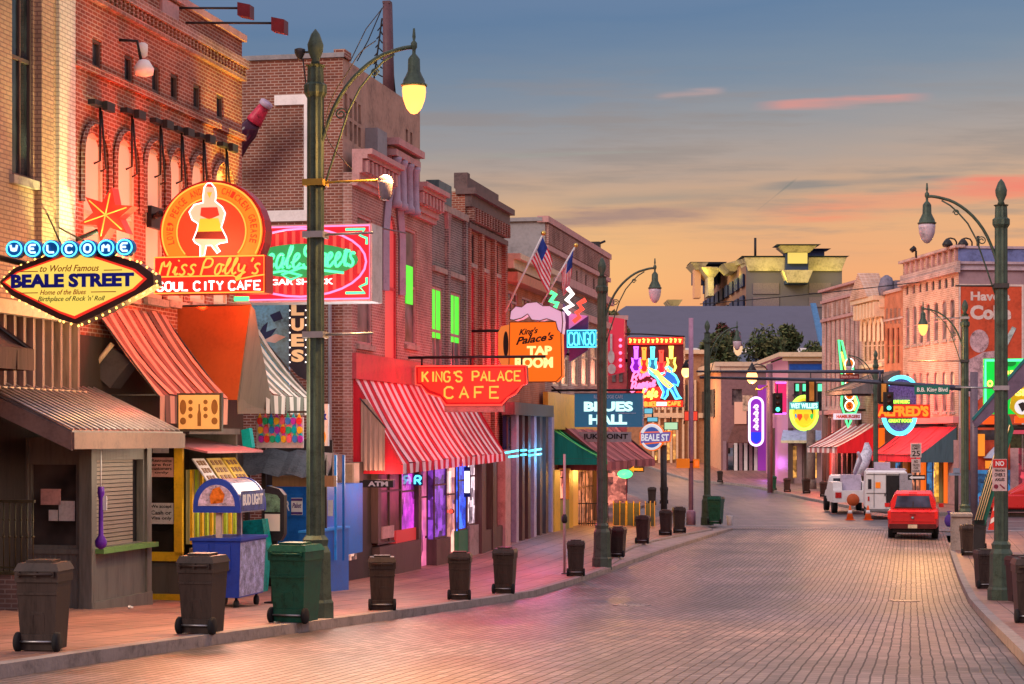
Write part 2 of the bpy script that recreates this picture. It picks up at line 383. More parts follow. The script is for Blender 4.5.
SF = {  # single-stroke letters on a 4 x 6 grid
 'A': [[(0,0),(2,6),(4,0)],[(.8,2.2),(3.2,2.2)]], 'B': [[(0,0),(0,6),(2.6,6),(3.6,5.2),(3.6,4),(2.6,3.2),(0,3.2)],[(2.6,3.2),(4,2.3),(4,1),(2.8,0),(0,0)]],
 'C': [[(4,5),(3,6),(1.2,6),(0,4.8),(0,1.2),(1.2,0),(3,0),(4,1)]], 'D': [[(0,0),(0,6),(2.4,6),(4,4.6),(4,1.4),(2.4,0),(0,0)]],
 'E': [[(4,6),(0,6),(0,0),(4,0)],[(0,3),(3,3)]], 'F': [[(4,6),(0,6),(0,0)],[(0,3),(3,3)]], 'G': [[(4,5),(3,6),(1.2,6),(0,4.8),(0,1.2),(1.2,0),(3,0),(4,1),(4,2.8),(2.4,2.8)]],
 'H': [[(0,0),(0,6)],[(4,0),(4,6)],[(0,3),(4,3)]], 'I': [[(2,0),(2,6)]], 'J': [[(3.4,6),(3.4,1.2),(2.4,0),(1,0),(0,1.2)]], 'K': [[(0,0),(0,6)],[(3.8,6),(0,2.6)],[(1.2,3.6),(4,0)]],
 'L': [[(0,6),(0,0),(3.8,0)]], 'M': [[(0,0),(0,6),(2,2.5),(4,6),(4,0)]], 'N': [[(0,0),(0,6),(4,0),(4,6)]], 'O': [[(1.2,6),(0,4.8),(0,1.2),(1.2,0),(2.8,0),(4,1.2),(4,4.8),(2.8,6),(1.2,6)]],
 'P': [[(0,0),(0,6),(2.8,6),(4,5.2),(4,3.6),(2.8,2.8),(0,2.8)]], 'R': [[(0,0),(0,6),(2.8,6),(4,5.2),(4,3.8),(2.8,3),(0,3)],[(2,3),(4,0)]],
 'S': [[(4,5),(3,6),(1,6),(0,5.2),(0,4),(1,3.2),(3,2.8),(4,2),(4,.9),(3,0),(1,0),(0,1)]], 'T': [[(0,6),(4,6)],[(2,6),(2,0)]], 'U': [[(0,6),(0,1.2),(1.2,0),(2.8,0),(4,1.2),(4,6)]],
 'V': [[(0,6),(2,0),(4,6)]], 'W': [[(0,6),(1,0),(2,4.4),(3,0),(4,6)]], 'X': [[(0,0),(4,6)],[(0,6),(4,0)]], 'Y': [[(0,6),(2,3),(4,6)],[(2,3),(2,0)]], "'": [[(2,6),(1.6,4.6)]], '.': [[(1.8,0),(2.2,.3)]], ',': [[(2.2,.4),(1.6,-.8)]],
 'a': [[(3.2,3.4),(2,4),(.8,3.4),(.4,1.6),(1,.2),(2.2,.2),(3.1,1.4),(3.3,3.8),(3.3,.8),(4.2,.2)]], 'b': [[(.2,2),(1.6,6),(.8,6),(.6,3),(.7,.8),(1.6,0),(3,.5),(3.4,2.4),(2.6,3.8),(.9,3)]],
 'e': [[(0,1.4),(2,2.2),(3.2,3.2),(2.4,4),(1.2,3.6),(.8,1.8),(1.4,.2),(2.8,.2),(4.2,1.4)]], 'l': [[(0,1),(2.2,4.4),(2.4,6),(1.5,6),(1.1,4),(1.2,1),(2,.1),(3.2,.8)]],
 'i': [[(.6,1),(1.6,4),(1.4,1),(2,.1),(3,.8)],[(1.9,5.2),(2.2,5.5)]], 'n': [[(.4,4),(.8,0),(.9,2.6),(2.2,4),(3,3.2),(3,.8),(4.2,.4)]], 'm': [[(0,4),(.4,0),(.5,2.8),(1.4,4),(2,3),(2,0),(2.2,2.8),(3,4),(3.6,3),(3.6,.6),(4.4,.4)]],
 'o': [[(2.8,3.8),(1.4,4),(.5,2.4),(.8,.4),(2.2,0),(3.3,1.6),(2.8,3.8),(4.2,3.4)]], 'r': [[(.2,1),(1.4,4.3),(1.8,3.5),(3.2,3.6),(2.6,1),(3.4,.1),(4.2,.8)]], 's': [[(3.2,3.4),(2.2,4),(1,3.5),(1,2.7),(2.8,1.6),(2.8,.6),(1.8,.1),(.4,.6)]],
 't': [[(.4,1.2),(2.2,6),(1.6,1.2),(2.2,.1),(3.6,.9)],[(.6,4.1),(3.8,4.3)]], 'u': [[(.3,4),(.5,1),(1.6,.1),(2.8,1.2),(3.2,4),(3,1),(4.2,.3)]], 'y': [[(.4,4),(.6,1.8),(1.8,1),(3,2),(3.3,4),(2.8,-.6),(1.4,-2.2),(.6,-1.2),(2.8,.2),(4.2,1)]],
 'f': [[(0,0),(2.4,5),(2.4,6),(1.6,6),(1.2,2),(1,-2),(1.8,-1.2),(1.6,.4),(4,1)]], 'g': [[(3,3.6),(1.6,4),(.6,2.6),(1.2,1),(2.6,1.4),(3.2,3.8),(2.8,-.6),(1.4,-2.2),(.6,-1.2),(4,1)]], 'h': [[(.2,1),(2,5),(1.8,6),(1,5.4),(.8,0),(1,2.6),(2.2,3.8),(3,3),(3,.8),(4.2,.4)]], 'k': [[(.2,1),(2,5),(1.8,6),(1,5.4),(.8,0)],[(1,2),(2.6,3.8),(2.8,2.6),(1.2,2)],[(1.4,2),(3,.2),(4,.8)]],
 'p': [[(.2,2),(1.2,4),(.6,-2)],[(.9,2.6),(2.2,4),(3.2,2.6),(2.4,.4),(1,.6)]], 'c': [[(3,3.2),(2,4),(.8,3),(.7,1),(1.8,.1),(4,1.2)]], 'd': [[(3,3.2),(2,4),(.6,2.6),(.8,.4),(2,.2),(3,1.6),(3.8,6),(3,1),(4.2,.3)]], 'v': [[(.3,4),(1.4,.2),(3,4),(4.2,3.6)]], 'w': [[(0,4),(.8,.2),(1.9,3.4),(2.8,.2),(3.6,4),(4.4,3.6)]],
}
def smooth_path(p):
    if len(p) < 3: return p
    o = [p[0]]
    for a, b, c in zip(p, p[1:], p[2:]):
        o += [tuple(b[i] * .75 + a[i] * .25 for i in (0, 1)), tuple(b[i] * .75 + c[i] * .25 for i in (0, 1))]
    o.append(p[-1]); return o
def neonwrite(mb, text, x0, x1, z0, z1, y, r, mi=0, shear=0.0, gap=1.5, rnd=True, plane='xz', xh=6.0, rise=0.0):
    pos = 0; paths = []
    for ch in text:
        if ch == ' ': pos += 2.4; continue
        for p in SF.get(ch, []): paths.append([(pos + a + shear * b, b) for a, b in p])
        wdt = 3.0 if ch in "ilrt'." else (4.4 if ch in 'mw' else 4.0)
        if ch in "'.,I": wdt = 2.6
        pos += wdt + (gap if ch.isupper() else gap * .12)
    tot = max(a for p in paths for a, b in p); lo = min(0, min(a for p in paths for a, b in p))
    for p in paths:
        if rnd: p = smooth_path(p)
        q = []
        for a, b in p:
            u = (a - lo) / (tot - lo); X = x0 + (x1 - x0) * u; Z = z0 + (z1 - z0) * b / xh + rise * u
            q.append((X, y, Z) if plane == 'xz' else (y, X, Z))
        mb.tube(q, r, 5, mi)
def ring(cx, cz, rx, rz, y, a0=0, a1=360, n=32):
    return [(cx + rx * math.cos(rad(a0 + (a1 - a0) * i / n)), y, cz + rz * math.sin(rad(a0 + (a1 - a0) * i / n))) for i in range(n + 1)]
def light(kind, fr, t, q, z, energy, color, size=.3, aim=None, spot=None, name='glow_or_fill_light'):
    d = bpy.data.lights.new(name, kind); d.energy = energy; d.color = color
    if kind == 'AREA': d.size = size
    else: d.shadow_soft_size = size
    if kind == 'SPOT': d.spot_size = rad(spot or 70); d.spot_blend = .7
    o = bpy.data.objects.new(name, d); COL.objects.link(o); o.location = fr.W(t, q, z); d.specular_factor = .15 if name == 'glow_or_fill_light' else 1.0
    if aim is not None:
        a = fr.W(aim[0], aim[1], aim[2]) - o.location; o.rotation_euler = a.to_track_quat('-Z', 'Y').to_euler()
    return o
# ------------------------------------------------------------------ the ground
def sheet(name, fr, ts, ss, zf, m):
    mb = MB(); n = len(ts)
    vs = [(t, q, zf(t, q)) for q in ss for t in ts]
    fs = [(j * n + i, j * n + i + 1, (j + 1) * n + i + 1, (j + 1) * n + i) for j in range(len(ss) - 1) for i in range(n - 1)]
    mb.add(vs, fs); return struct(name, mb, m, fr=fr)
def paving(name, c1, c2, mortar, bw, rh, ms, offset, rough0, rough1, big, bump=.5, spec=.5):
    m, N, b = _base(name)
    tc = N.n('ShaderNodeTexCoord'); v = tc.outputs['Object']
    n0 = N.n('ShaderNodeTexNoise', i_Vector=v, i_Scale=.9, i_Detail=2.0)
    vv = N.n('ShaderNodeVectorMath', operation='ADD'); N.t.links.new(v, vv.inputs[0])
    sc = N.n('ShaderNodeVectorMath', operation='SCALE'); N.t.links.new(n0.outputs[1], sc.inputs[0]); sc.inputs['Scale'].default_value = .05
    N.t.links.new(sc.outputs[0], vv.inputs[1])
    br = N.n('ShaderNodeTexBrick', i_Vector=vv.outputs[0], i_Color1=(*c1, 1), i_Color2=(*c2, 1), i_Mortar=(*mortar, 1), i_Scale=1.0)
    br.offset = offset; br.inputs['Mortar Size'].default_value = ms; br.inputs['Mortar Smooth'].default_value = .3
    br.inputs['Brick Width'].default_value = bw; br.inputs['Row Height'].default_value = rh; br.inputs['Bias'].default_value = 0.0
    st = N.n('ShaderNodeMapping', i_Vector=v, i_Scale=(.22, .30, 1))
    n1 = N.n('ShaderNodeTexNoise', i_Vector=st.outputs[0], i_Scale=1.1, i_Detail=8.0, i_Roughness=.62)
    n3 = N.n('ShaderNodeTexNoise', i_Vector=v, i_Scale=3.5, i_Detail=5.0, i_Roughness=.7)
    k = N.ramp(n1.outputs[0], [(.3, (*[1 - big] * 3, 1)), (.5, (1, 1, 1, 1)), (.68, (*[1 + big] * 3, 1))])
    k2 = N.ramp(n3.outputs[0], [(.3, (.7, .7, .7, 1)), (.55, (1, 1, 1, 1)), (.75, (1.45, 1.4, 1.35, 1))])
    sw = N.n('ShaderNodeMapping', i_Vector=v, i_Scale=(1.0, .035, 1)); n4 = N.n('ShaderNodeTexNoise', i_Vector=sw.outputs[0], i_Scale=1.3, i_Detail=3.0)
    k2 = N.mix(1.0, k2, N.ramp(n4.outputs[0], [(.35, (.72, .72, .74, 1)), (.5, (1, 1, 1, 1)), (.65, (1.18, 1.15, 1.1, 1))]), 'MULTIPLY')
    c = N.mix(1.0, N.mix(1.0, br.outputs[0], k, 'MULTIPLY'), k2, 'MULTIPLY')
    N.set(b.inputs['Base Color'], c)
    r = N.math('ADD', rough0, N.math('MULTIPLY', n1.outputs[0], rough1 - rough0))
    N.set(b.inputs['Roughness'], N.math('ADD', r, N.math('MULTIPLY', br.outputs[1], .25)))
    b.inputs['Specular IOR Level'].default_value = spec
    h = N.math('ADD', N.math('SUBTRACT', 1.0, br.outputs[1]), N.math('MULTIPLY', n3.outputs[0], .5))
    bp = N.n('ShaderNodeBump', i_Strength=bump, i_Distance=.012, i_Height=h); N.set(b.inputs['Normal'], bp.outputs[0])
    return m
ROADB = paving('road_brick_pavers', (.095, .072, .066), (.215, .162, .148), (.034, .026, .028), .132, .3, .012, 0.0, .26, .60, .7)
WALKB = paving('sidewalk_paving', (.31, .16, .12), (.25, .125, .095), (.10, .055, .045), .62, .62, .014, 0.0, .35, .75, .22, .2)
ASPH = paving('asphalt', (.085, .075, .08), (.10, .09, .092), (.09, .08, .08), 1.3, 2.3, .01, .5, .3, .65, .3, .25)
DIRT = mat('far_ground', (.12, .10, .09), .9, var=.3, scale=.1)
KH = .15
ss = [-6, 0, 5, 10, 14, 18, 21, 23, 26, 30, 33, 36, 39, 42.6, 45, 47.6, 50, 54, 57, 60, 66, 72, 78, 84, 88, 91]
# one ground sheet under everything, reaching the horizon
def gterr(t, q): return interp(q, PROF) - .45
sheet('ground', ST, [-2500, -400, -120, -60, -30, -14, -9, 1.5, 10, 30, 120, 400, 2500], [-30, -6, 10, 21, 26, 36, 42.6, 47.6, 54, 60, 90, 150, 177, 200, 230, 300, 1000, 5000], gterr, DIRT)
sheet('road', ST, [-9.1 + 10.5 * i / 14 for i in range(15)], ss, lambda t, q: interp(q, PROF) - KH + .05 * (1 - ((t + 3.85) / 5.3) ** 2), ROADB)
def far_z(x, y): return interp(y, [(0, 0), (150, 0), (177, .3), (190, 1.0), (200, 1.35), (230, 2.3), (300, 3.0), (400, 3.0)])
# crossing and far street: asphalt, in world frame
mb = MB(); xs = [-70 + 5 * i for i in range(34)]; ys = [84, 92, 100, 110, 120, 130, 140, 150, 158, 166, 177, 184, 190, 195, 200, 215, 230, 260, 300]
n = len(xs)
mb.add([(x, y, far_z(x, y) - .165) for y in ys for x in xs], [(j * n + i, j * n + i + 1, (j + 1) * n + i + 1, (j + 1) * n + i) for j in range(len(ys) - 1) for i in range(n - 1)])
struct('crossing_road', mb, ASPH, fr=WF)
LINE = mat('worn_road_paint', (.46, .42, .42), .6, var=.5, scale=6)
PALE = mat('concrete_band', (.27, .225, .22), .6, var=.3, scale=2)
for (q, w, m_, t0, t1) in ((101.0, .55, PALE, -30, 16), (89.3, .7, PALE, -8.6, 9), (94.0, .2, LINE, -8, 9)):
    mb = MB(); k = 24
    mb.add([(t0 + (t1 - t0) * i / k, q + w * j, -.09 if q < 92 else -.155) for j in (0, 1) for i in range(k + 1)], [(i, i + 1, k + 2 + i, k + 1 + i) for i in range(k)])
    struct('road_marking', mb, m_, fr=ST)
# tyre-dark tar seams on the brick
# sidewalks with kerbs, swept along kerb lines
def sweep_walk(name, kerb, outer, zf, mwalk):
    """kerb/outer: matching polylines (t,s).  Makes walk sheet + a kerb stone of real height."""
    mbw = MB(); mbk = MB(); n = len(kerb); KW = .17
    ins = []
    for i, (t, q) in enumerate(kerb):
        a = Vector(kerb[max(i - 1, 0)]); b = Vector(kerb[min(i + 1, n - 1)]); d = (b - a).normalized()
        o = Vector(outer[i]); nrm = Vector((-d.y, d.x))
        if nrm.dot(o - Vector((t, q))) < 0: nrm = -nrm
        ins.append((t + nrm.x * KW, q + nrm.y * KW))
    for i in range(n - 1):
        def P(p, dz): return (p[0], p[1], zf(*p) + dz)
        mbk.add([P(kerb[i], -.4), P(kerb[i + 1], -.4), P(kerb[i + 1], 0), P(kerb[i], 0), P(ins[i], .006), P(ins[i + 1], .006), P(ins[i], -.4), P(ins[i + 1], -.4)],
                [(0, 1, 2, 3), (3, 2, 5, 4), (4, 5, 7, 6)])
        K = 5
        L0 = [(ins[i][0] + (outer[i][0] - ins[i][0]) * k / K, ins[i][1] + (outer[i][1] - ins[i][1]) * k / K) for k in range(K + 1)]
        L1 = [(ins[i + 1][0] + (outer[i + 1][0] - ins[i + 1][0]) * k / K, ins[i + 1][1] + (outer[i + 1][1] - ins[i + 1][1]) * k / K) for k in range(K + 1)]
        for k in range(K):
            mbw.add([P(L0[k], 0), P(L0[k + 1], 0), P(L1[k + 1], 0), P(L1[k], 0)], [(0, 1, 2, 3)])
    return mbw, mbk
def lz(t, q): return gz(t, q) + max(0, min(1, (-10.5 - t) / 4)) * (.10 if q < 60 else .10 + .18 * min(1, (q - 60) / 15))
kl = [(-9.0, q) for q in (-6, 5, 10, 14, 18, 21, 23.5, 26, 28.5, 31, 33.5, 36, 39, 42.6, 45, 47.6, 50, 54, 57)] + [(-9.05, 60), (-9.3, 64), (-9.75, 68.5), (-9.85, 72), (-9.7, 76), (-9.3, 80), (-8.8, 84), (-8.45, 86.6), (-8.9, 88.4), (-10.5, 90)]
ol = [(-16, q) for (_, q) in kl[:-3]] + [(-16, 87), (-16, 88.6), (-16, 92)]
mbw, mbk = sweep_walk('left', kl, ol, lz, None)
mbw.quad((-16, 92, .3), (-16, 98, .3), (-12, 99, 0), (-10.5, 90.01, 0))
struct('sidewalk', mbw, WALKB, fr=ST); struct('kerb', mbk, CONC, fr=ST)
# low outer gutter kerb in front of the corner ramp
mb = MB(); pts = [(-9.0, 57.2), (-8.95, 62), (-8.8, 66), (-8.7, 70), (-8.45, 75), (-8.2, 80), (-8.0, 84), (-7.75, 88.2)]
for a, b in zip(pts, pts[1:]):
    za, zb = -.02, -.02
    mb.add([(a[0], a[1], -.4), (b[0], b[1], -.4), (b[0], b[1], zb), (a[0], a[1], za), (a[0] - .18, a[1], za), (b[0] - .18, b[1], zb), (a[0] - .18, a[1], -.4), (b[0] - .18, b[1], -.4)], [(0, 1, 2, 3), (3, 2, 5, 4), (4, 5, 7, 6)])
mb.quad((-7.93, 88.2, -.03), (-7.75, 88.2, -.03), (-7.75, 88.2, -.4), (-7.93, 88.2, -.4))
struct('ramp_kerb', mb, CONC, fr=ST)
mb = MB()
for a, b in zip(pts, pts[1:]): mb.quad((a[0] - .15, a[1], -.055), (b[0] - .15, b[1], -.055), (b[0] - 1.9, b[1], -.055), (a[0] - 1.2, a[1], -.055))
struct('ramp', mb, PALE, fr=ST)
# right sidewalk
kr = [(1.3, q) for q in (-6, 5, 10, 14, 18, 21, 23.5, 26, 28.5, 31, 33.5, 36, 39, 42.6, 45, 47.6, 50, 54, 57, 60, 64, 68, 72)] + [(1.35, 76), (1.6, 80), (2.3, 83.5), (3.8, 86.5), (6.5, 88.5), (10, 89.5), (18, 90), (34, 90.5)]
orr = [(14, q) for (_, q) in kr[:24]] + [(14, 77), (15, 78), (16, 79), (18, 80), (24, 81), (34, 82)]
orr = orr[:len(kr)]
while len(orr) < len(kr): orr.append((34, 82 + .01 * len(orr)))
mbw, mbk = sweep_walk('right', kr, orr, lambda t, q: gz(t, q), None)
struct('sidewalk', mbw, WALKB, fr=ST); struct('kerb', mbk, CONC, fr=ST)
# far right sidewalk (world frame): kerb bends away to the left in the distance
kw = [(34, 104), (26, 105), (22.5, 106.5), (20.6, 109), (19.8, 113), (19.7, 123), (19.7, 135), (19.9, 147), (19.8, 159), (19.0, 167), (17.5, 173), (16, 177), (14.8, 184), (14, 190), (13.4, 200), (11, 215), (4, 232)]
ow = [(34, 112), (30, 112), (28, 112), (27, 114), (27, 116), (27, 125), (27, 137), (27, 149), (29, 161), (30, 168), (30, 175), (30, 182), (30, 190), (28, 200), (28, 212), (22, 228), (8, 246)]
mbw, mbk = sweep_walk('far', kw, ow, lambda x, y: far_z(x, y), None)
struct('sidewalk', mbw, WALKB, fr=WF); struct('kerb', mbk, CONC, fr=WF)
# far left kerb island across the crossing
kf = [(-30, 112), (-2, 111), (4, 112), (7.0, 115), (8.2, 120), (8.6, 135), (8.2, 150), (7.4, 165), (5, 180)]
of = [(-30, 122), (-4, 122), (0, 122), (1, 123), (2, 126), (2, 140), (2, 152), (1, 167), (-2, 182)]
mbw, mbk = sweep_walk('farleft', kf, of, lambda x, y: far_z(x, y), None)
struct('sidewalk', mbw, WALKB, fr=WF); struct('kerb', mbk, CONC, fr=WF)

# ------------------------------------------------------------------ building tools
def mapper(plane, axis, inward):
    if axis == 's': return lambda a, z, d=0: (plane + inward * d, a, z)
    return lambda a, z, d=0: (a, plane + inward * d, z)
def wall_holes(mb, M, a0, a1, z0, z1, holes, dep=.08, mi=0):
    A = sorted({a0, a1, *[h[0] for h in holes], *[h[1] for h in holes]}); Zs = sorted({z0, z1, *[h[2] for h in holes], *[h[3] for h in holes]})
    A = [a for a in A if a0 - 1e-6 <= a <= a1 + 1e-6]; Zs = [z for z in Zs if z0 - 1e-6 <= z <= z1 + 1e-6]
    for i in range(len(A) - 1):
        for j in range(len(Zs) - 1):
            ca, cz = (A[i] + A[i + 1]) / 2, (Zs[j] + Zs[j + 1]) / 2
            if any(h[0] < ca < h[1] and h[2] < cz < h[3] for h in holes): continue
            mb.quad(M(A[i], Zs[j]), M(A[i + 1], Zs[j]), M(A[i + 1], Zs[j + 1]), M(A[i], Zs[j + 1]), mi=mi)
    for h in holes:
        x0, x1, y0, y1 = h[:4]
        for p, q in (((x0, y0), (x1, y0)), ((x1, y0), (x1, y1)), ((x1, y1), (x0, y1)), ((x0, y1), (x0, y0))):
            mb.quad(M(*p), M(*q), M(*q, dep), M(*p, dep), mi=mi)
        if len(h) > 4 and h[4]:                  # round head: spandrels on the wall face
            r = (x1 - x0) / 2; cx = (x0 + x1) / 2; rise = h[4]
            arc = [(cx - r * math.cos(math.pi * k / 12), y1 - rise + rise * math.sin(math.pi * k / 12)) for k in range(13)]
            for k in range(12):
                c = (x0, y1) if k < 6 else (x1, y1)
                mb.add([M(*c), M(*arc[k]), M(*arc[k + 1])], [(0, 1, 2)], mi)
                mb.add([M(*arc[k]), M(*arc[k + 1]), M(*arc[k + 1], dep), M(*arc[k], dep)], [(0, 1, 2, 3)], mi)
            mb.add([M(x0, y1), M(*arc[6]), M(x1, y1)], [(0, 1, 2)], mi)
def bar(mb, M, a0, a1, z0, z1, d0, d1, mi=0):    # box on a facade; d>0 inward
    P = [M(a0, z0, d0), M(a1, z0, d0), M(a1, z0, d1), M(a0, z0, d1), M(a0, z1, d0), M(a1, z1, d0), M(a1, z1, d1), M(a0, z1, d1)]
    mb.add(P, [(0, 3, 2, 1), (4, 5, 6, 7), (0, 1, 5, 4), (1, 2, 6, 5), (2, 3, 7, 6), (3, 0, 4, 7)], mi)
def window(par, M, h, framem, panem, dep=.07, fw=.06, mid=True, vert=False, sill=None):
    x0, x1, z0, z1 = h[:4]; mb = MB()
    for b in ((x0, x1, z0, z0 + fw), (x0, x1, z1 - fw, z1), (x0, x0 + fw, z0 + fw, z1 - fw), (x1 - fw, x1, z0 + fw, z1 - fw)): bar(mb, M, *b, dep - .04, dep + .02)
    if mid: bar(mb, M, x0 + fw, x1 - fw, (z0 + z1) / 2 - fw / 2, (z0 + z1) / 2 + fw / 2, dep - .03, dep + .02)
    if vert: bar(mb, M, (x0 + x1) / 2 - fw / 3, (x0 + x1) / 2 + fw / 3, z0 + fw, z1 - fw, dep - .025, dep + .015)
    w = obj('window', mb, framem, par)
    p = MB(); p.quad(M(x0, z0, dep + .01), M(x1, z0, dep + .01), M(x1, z1, dep + .01), M(x0, z1, dep + .01)); obj('pane', p, panem, w)
    if sill:
        s_ = MB(); bar(s_, M, x0 - .1, x1 + .1, z0 - .14, z0 - .002, -.09, .1); obj('sill', s_, sill, w)
    return w
def building(name, label, fr, T, s0, s1, ztop, wm, holes, zb=-.6, inward=-1, deep=12, sidem=None, group=None, dep=.08, par=.5, sidetop=None):
    th = thing(name, label, 'building', fr, T, s0, 0.0, group=group)
    M = mapper(T, 's', inward); mb = MB()
    wall_holes(mb, M, s0, s1, zb, ztop, holes, dep)
    far = T + inward * deep
    mb.quad((T, s0, zb), (far, s0, zb), (far, s0, ztop), (T, s0, ztop), mi=1 if sidem else 0)
    mb.quad((T, s1, zb), (far, s1, zb), (far, s1, ztop), (T, s1, ztop), mi=1 if sidem else 0)
    mb.quad((far, s0, zb), (far, s1, zb), (far, s1, ztop), (far, s0, ztop))
    mb.quad((T, s0, ztop - par), (far, s0, ztop - par), (far, s1, ztop - par), (T, s1, ztop - par))
    # parapet inner skin
    q = inward * .3
    mb.quad((T + q, s0, ztop - par), (T + q, s1, ztop - par), (T + q, s1, ztop), (T + q, s0, ztop))
    mb.quad((T, s0, ztop), (T + q, s0, ztop), (T + q, s1, ztop), (T, s1, ztop))
    obj('wall', mb, [wm, sidem] if sidem else wm, th)
    # dark interior behind the openings
    if holes:
        ib = MB(); ib.quad(M(s0 + .05, zb, .9), M(s1 - .05, zb, .9), M(s1 - .05, ztop - par, .9), M(s0 + .05, ztop - par, .9)); obj('interior', ib, BLACK, th)
    return th, M
def H(fr, T, px0, px1, py0, py1, arch=0):
    """opening seen between these sight lines on the plane t = T of a frame"""
    a, b = sorted((fr.S(px0, T), fr.S(px1, T))); c = (a + b) / 2
    z1, z0 = fr.Z(py0, T, c), fr.Z(py1, T, c)
    return (a, b, z0, z1, arch) if arch else (a, b, z0, z1)
TL = -14.4
def zL(py, px, T=TL, fr=ST): return fr.Z(py, T, fr.S(px, T))
def dentils(par, M, a0, a1, z0, z1, pitch, w, d, m, name='dentil_band'):
    mb = MB(); a = a0
    while a + w < a1: bar(mb, M, a, a + w, z0, z1, -d, .02); a += pitch
    return obj(name, mb, m, par)

# ------------------------------------------------------------------ left row, building by building
# cream brick corner building at the picture's left edge
s1 = ST.S(72, TL)
h = [H(ST, TL, 12, 33, -60, 178), H(ST, TL, -60, -30, -60, 178), H(ST, TL, 14, 30, 168, 171)]
h = h[:2]
b0, M = building('corner_building', 'cream brick building with one tall dark window, left of the red brick building', ST, TL, 18, s1, 17, CREAM, h)
for k in h: window(b0, M, k, DKBROWN, GLASS, sill=STONE, vert=True)
mb = MB(); bar(mb, M, ST.S(56, TL), s1 + .02, -.5, 17.02, -.06, .0); obj('pilaster', mb, WHITEB, b0, label='white brick pilaster')
mb = MB(); bar(mb, M, ST.S(35, TL), ST.S(47, TL), zL(332, 40), 17.0, -.12, .0); obj('pilaster', mb, CREAM, b0)
zf0, zf1 = zL(390, 50), zL(322, 50)
mb = MB(); a = 26.0; k = 0
while a < s1: bar(mb, M, a, min(a + .27, s1), zf0, zf1, -.16 - .0 * k, -.13 + .13); bar(mb, M, a, a + .06, zf0, zf1, -.24, -.16); a += .36; k += 1
obj('fascia_boards', mb, mat('weathered_board', (.24, .17, .15), .6, var=.3, streak=True, scale=3), b0)
mb = MB(); bar(mb, M, 24, s1, zf0 - .12, zf0 + .0, -.3, 0); bar(mb, M, 24, s1, zf1, zf1 + .22, -.34, 0); obj('ledge', mb, CREAMT, b0)
mb = MB(); bar(mb, M, 22, s1, -.4, zf0 - .13, -.04, -.005); obj('lower_wall', mb, DARKW, b0)

# red brick building with six arched windows
sa, sb = s1, ST.S(242, TL); ztop = zL(41, 242)
H1 = []
for (cx, cy) in ((97, 54), (129, 69), (156, 79.5), (174.5, 87), (197, 97), (220, 107)):
    q = ST.S(cx, TL); z = ST.Z(cy, TL, q); H1.append((q - .21, q + .21, z - .26, z + .26))
AR = []
for (cx, ty) in ((94, 133), (126, 140), (154.6, 149), (176, 156), (198, 162), (221, 170)):
    q = ST.S(cx, TL); z = ST.Z(ty, TL, q); AR.append((q - .46, q + .46, z - 2.9, z, .46))
b1, M = building('brick_building', 'red brick building with six arched windows under small square openings', ST, TL, sa + .02, sb, ztop, RED, H1 + AR, par=.6)
for k in H1: window(b1, M, k, DKBROWN, GLASS, mid=False)
LITP = emi('warm_curtained_pane', (1, .42, .25), .5, (.6, .36, .26))
for k in AR: window(b1, M, k, CREAMT, LITP, fw=.09, sill=STONE)
zb0 = H1[0][2]
mb = MB(); bar(mb, M, sa + .02, sb + .03, zb0 - .14, zb0 - .02, -.09, 0); obj('string_course', mb, RED, b1)
zc = zL(82, 245)
mb = MB(); bar(mb, M, sa + .02, sb + .05, zc + .25, zc + .42, -.16, 0); bar(mb, M, sa + .02, sb + .05, zc - .02, zc + .06, -.10, 0); obj('cornice', mb, PINKB, b1)
dentils(b1, M, sa + .1, sb, zc + .06, zc + .25, .2, .09, .12, DRED)
mb = MB(); bar(mb, M, sa + .02, sb + .06, ztop - .02, ztop + .12, -.1, .35); obj('coping', mb, PINKT, b1)
mb = MB(); q = ST.S(168, TL); bar(mb, M, q - .45, q + .45, ztop - .9, ztop - .1, -.06, 0); obj('date_stone', mb, PINKT, b1)
mb = MB(); bar(mb, M, sa + .05, sb - .05, .3, zL(345, 160), -.05, -.003); obj('lower_wall', mb, DARKW, b1)
for k in AR:                                     # hood moulds over the arches
    cx, r = (k[0] + k[1]) / 2, .62; mb = MB()
    pa = [M(cx - r * math.cos(math.pi * i / 10), k[3] - .46 + r * math.sin(math.pi * i / 10), -.05) for i in range(11)]
    pa = [M(cx - r, k[3] - 1.3, -.05)] + pa + [M(cx + r, k[3] - 1.3, -.05)]
    mb.tube(pa, .055, 4, smooth=False); obj('hood_mould', mb, DRED, b1)
# floodlight fittings on brackets over the arches
fl = None
for i, k in enumerate(AR):
    cx, z = (k[0] + k[1]) / 2, k[3] + .35
    lab = ['black floodlight bar over the leftmost arched window of the red brick building', 'black floodlight bar over the second arched window from the left', 'black floodlight bar over the third arched window from the left',
           'black floodlight bar over the fourth arched window from the left', 'black floodlight bar over the fifth arched window from the left', 'black floodlight bar over the rightmost arched window of the red brick building'][i]
    t = thing('floodlight', lab, 'lamp', ST, TL, cx, z, group='floodlights over the arched windows', local=True)
    mb = MB(); mb.tube([(0, 0, -.9), (.12, 0, -.85), (.12, 0, .12)], .022, 5); mb.tube([(.0, .3, -1.0), (.1, .3, -.95), (.12, .05, .05)], .02, 5); obj('bracket', mb, BLACK, t)
    mb = MB(); mb.box(.06, .2, -.42, .4, .10, .19); mb.box(.2, .3, -.1, .25, .04, .2); obj('lamp_housing', mb, BLACK, t)
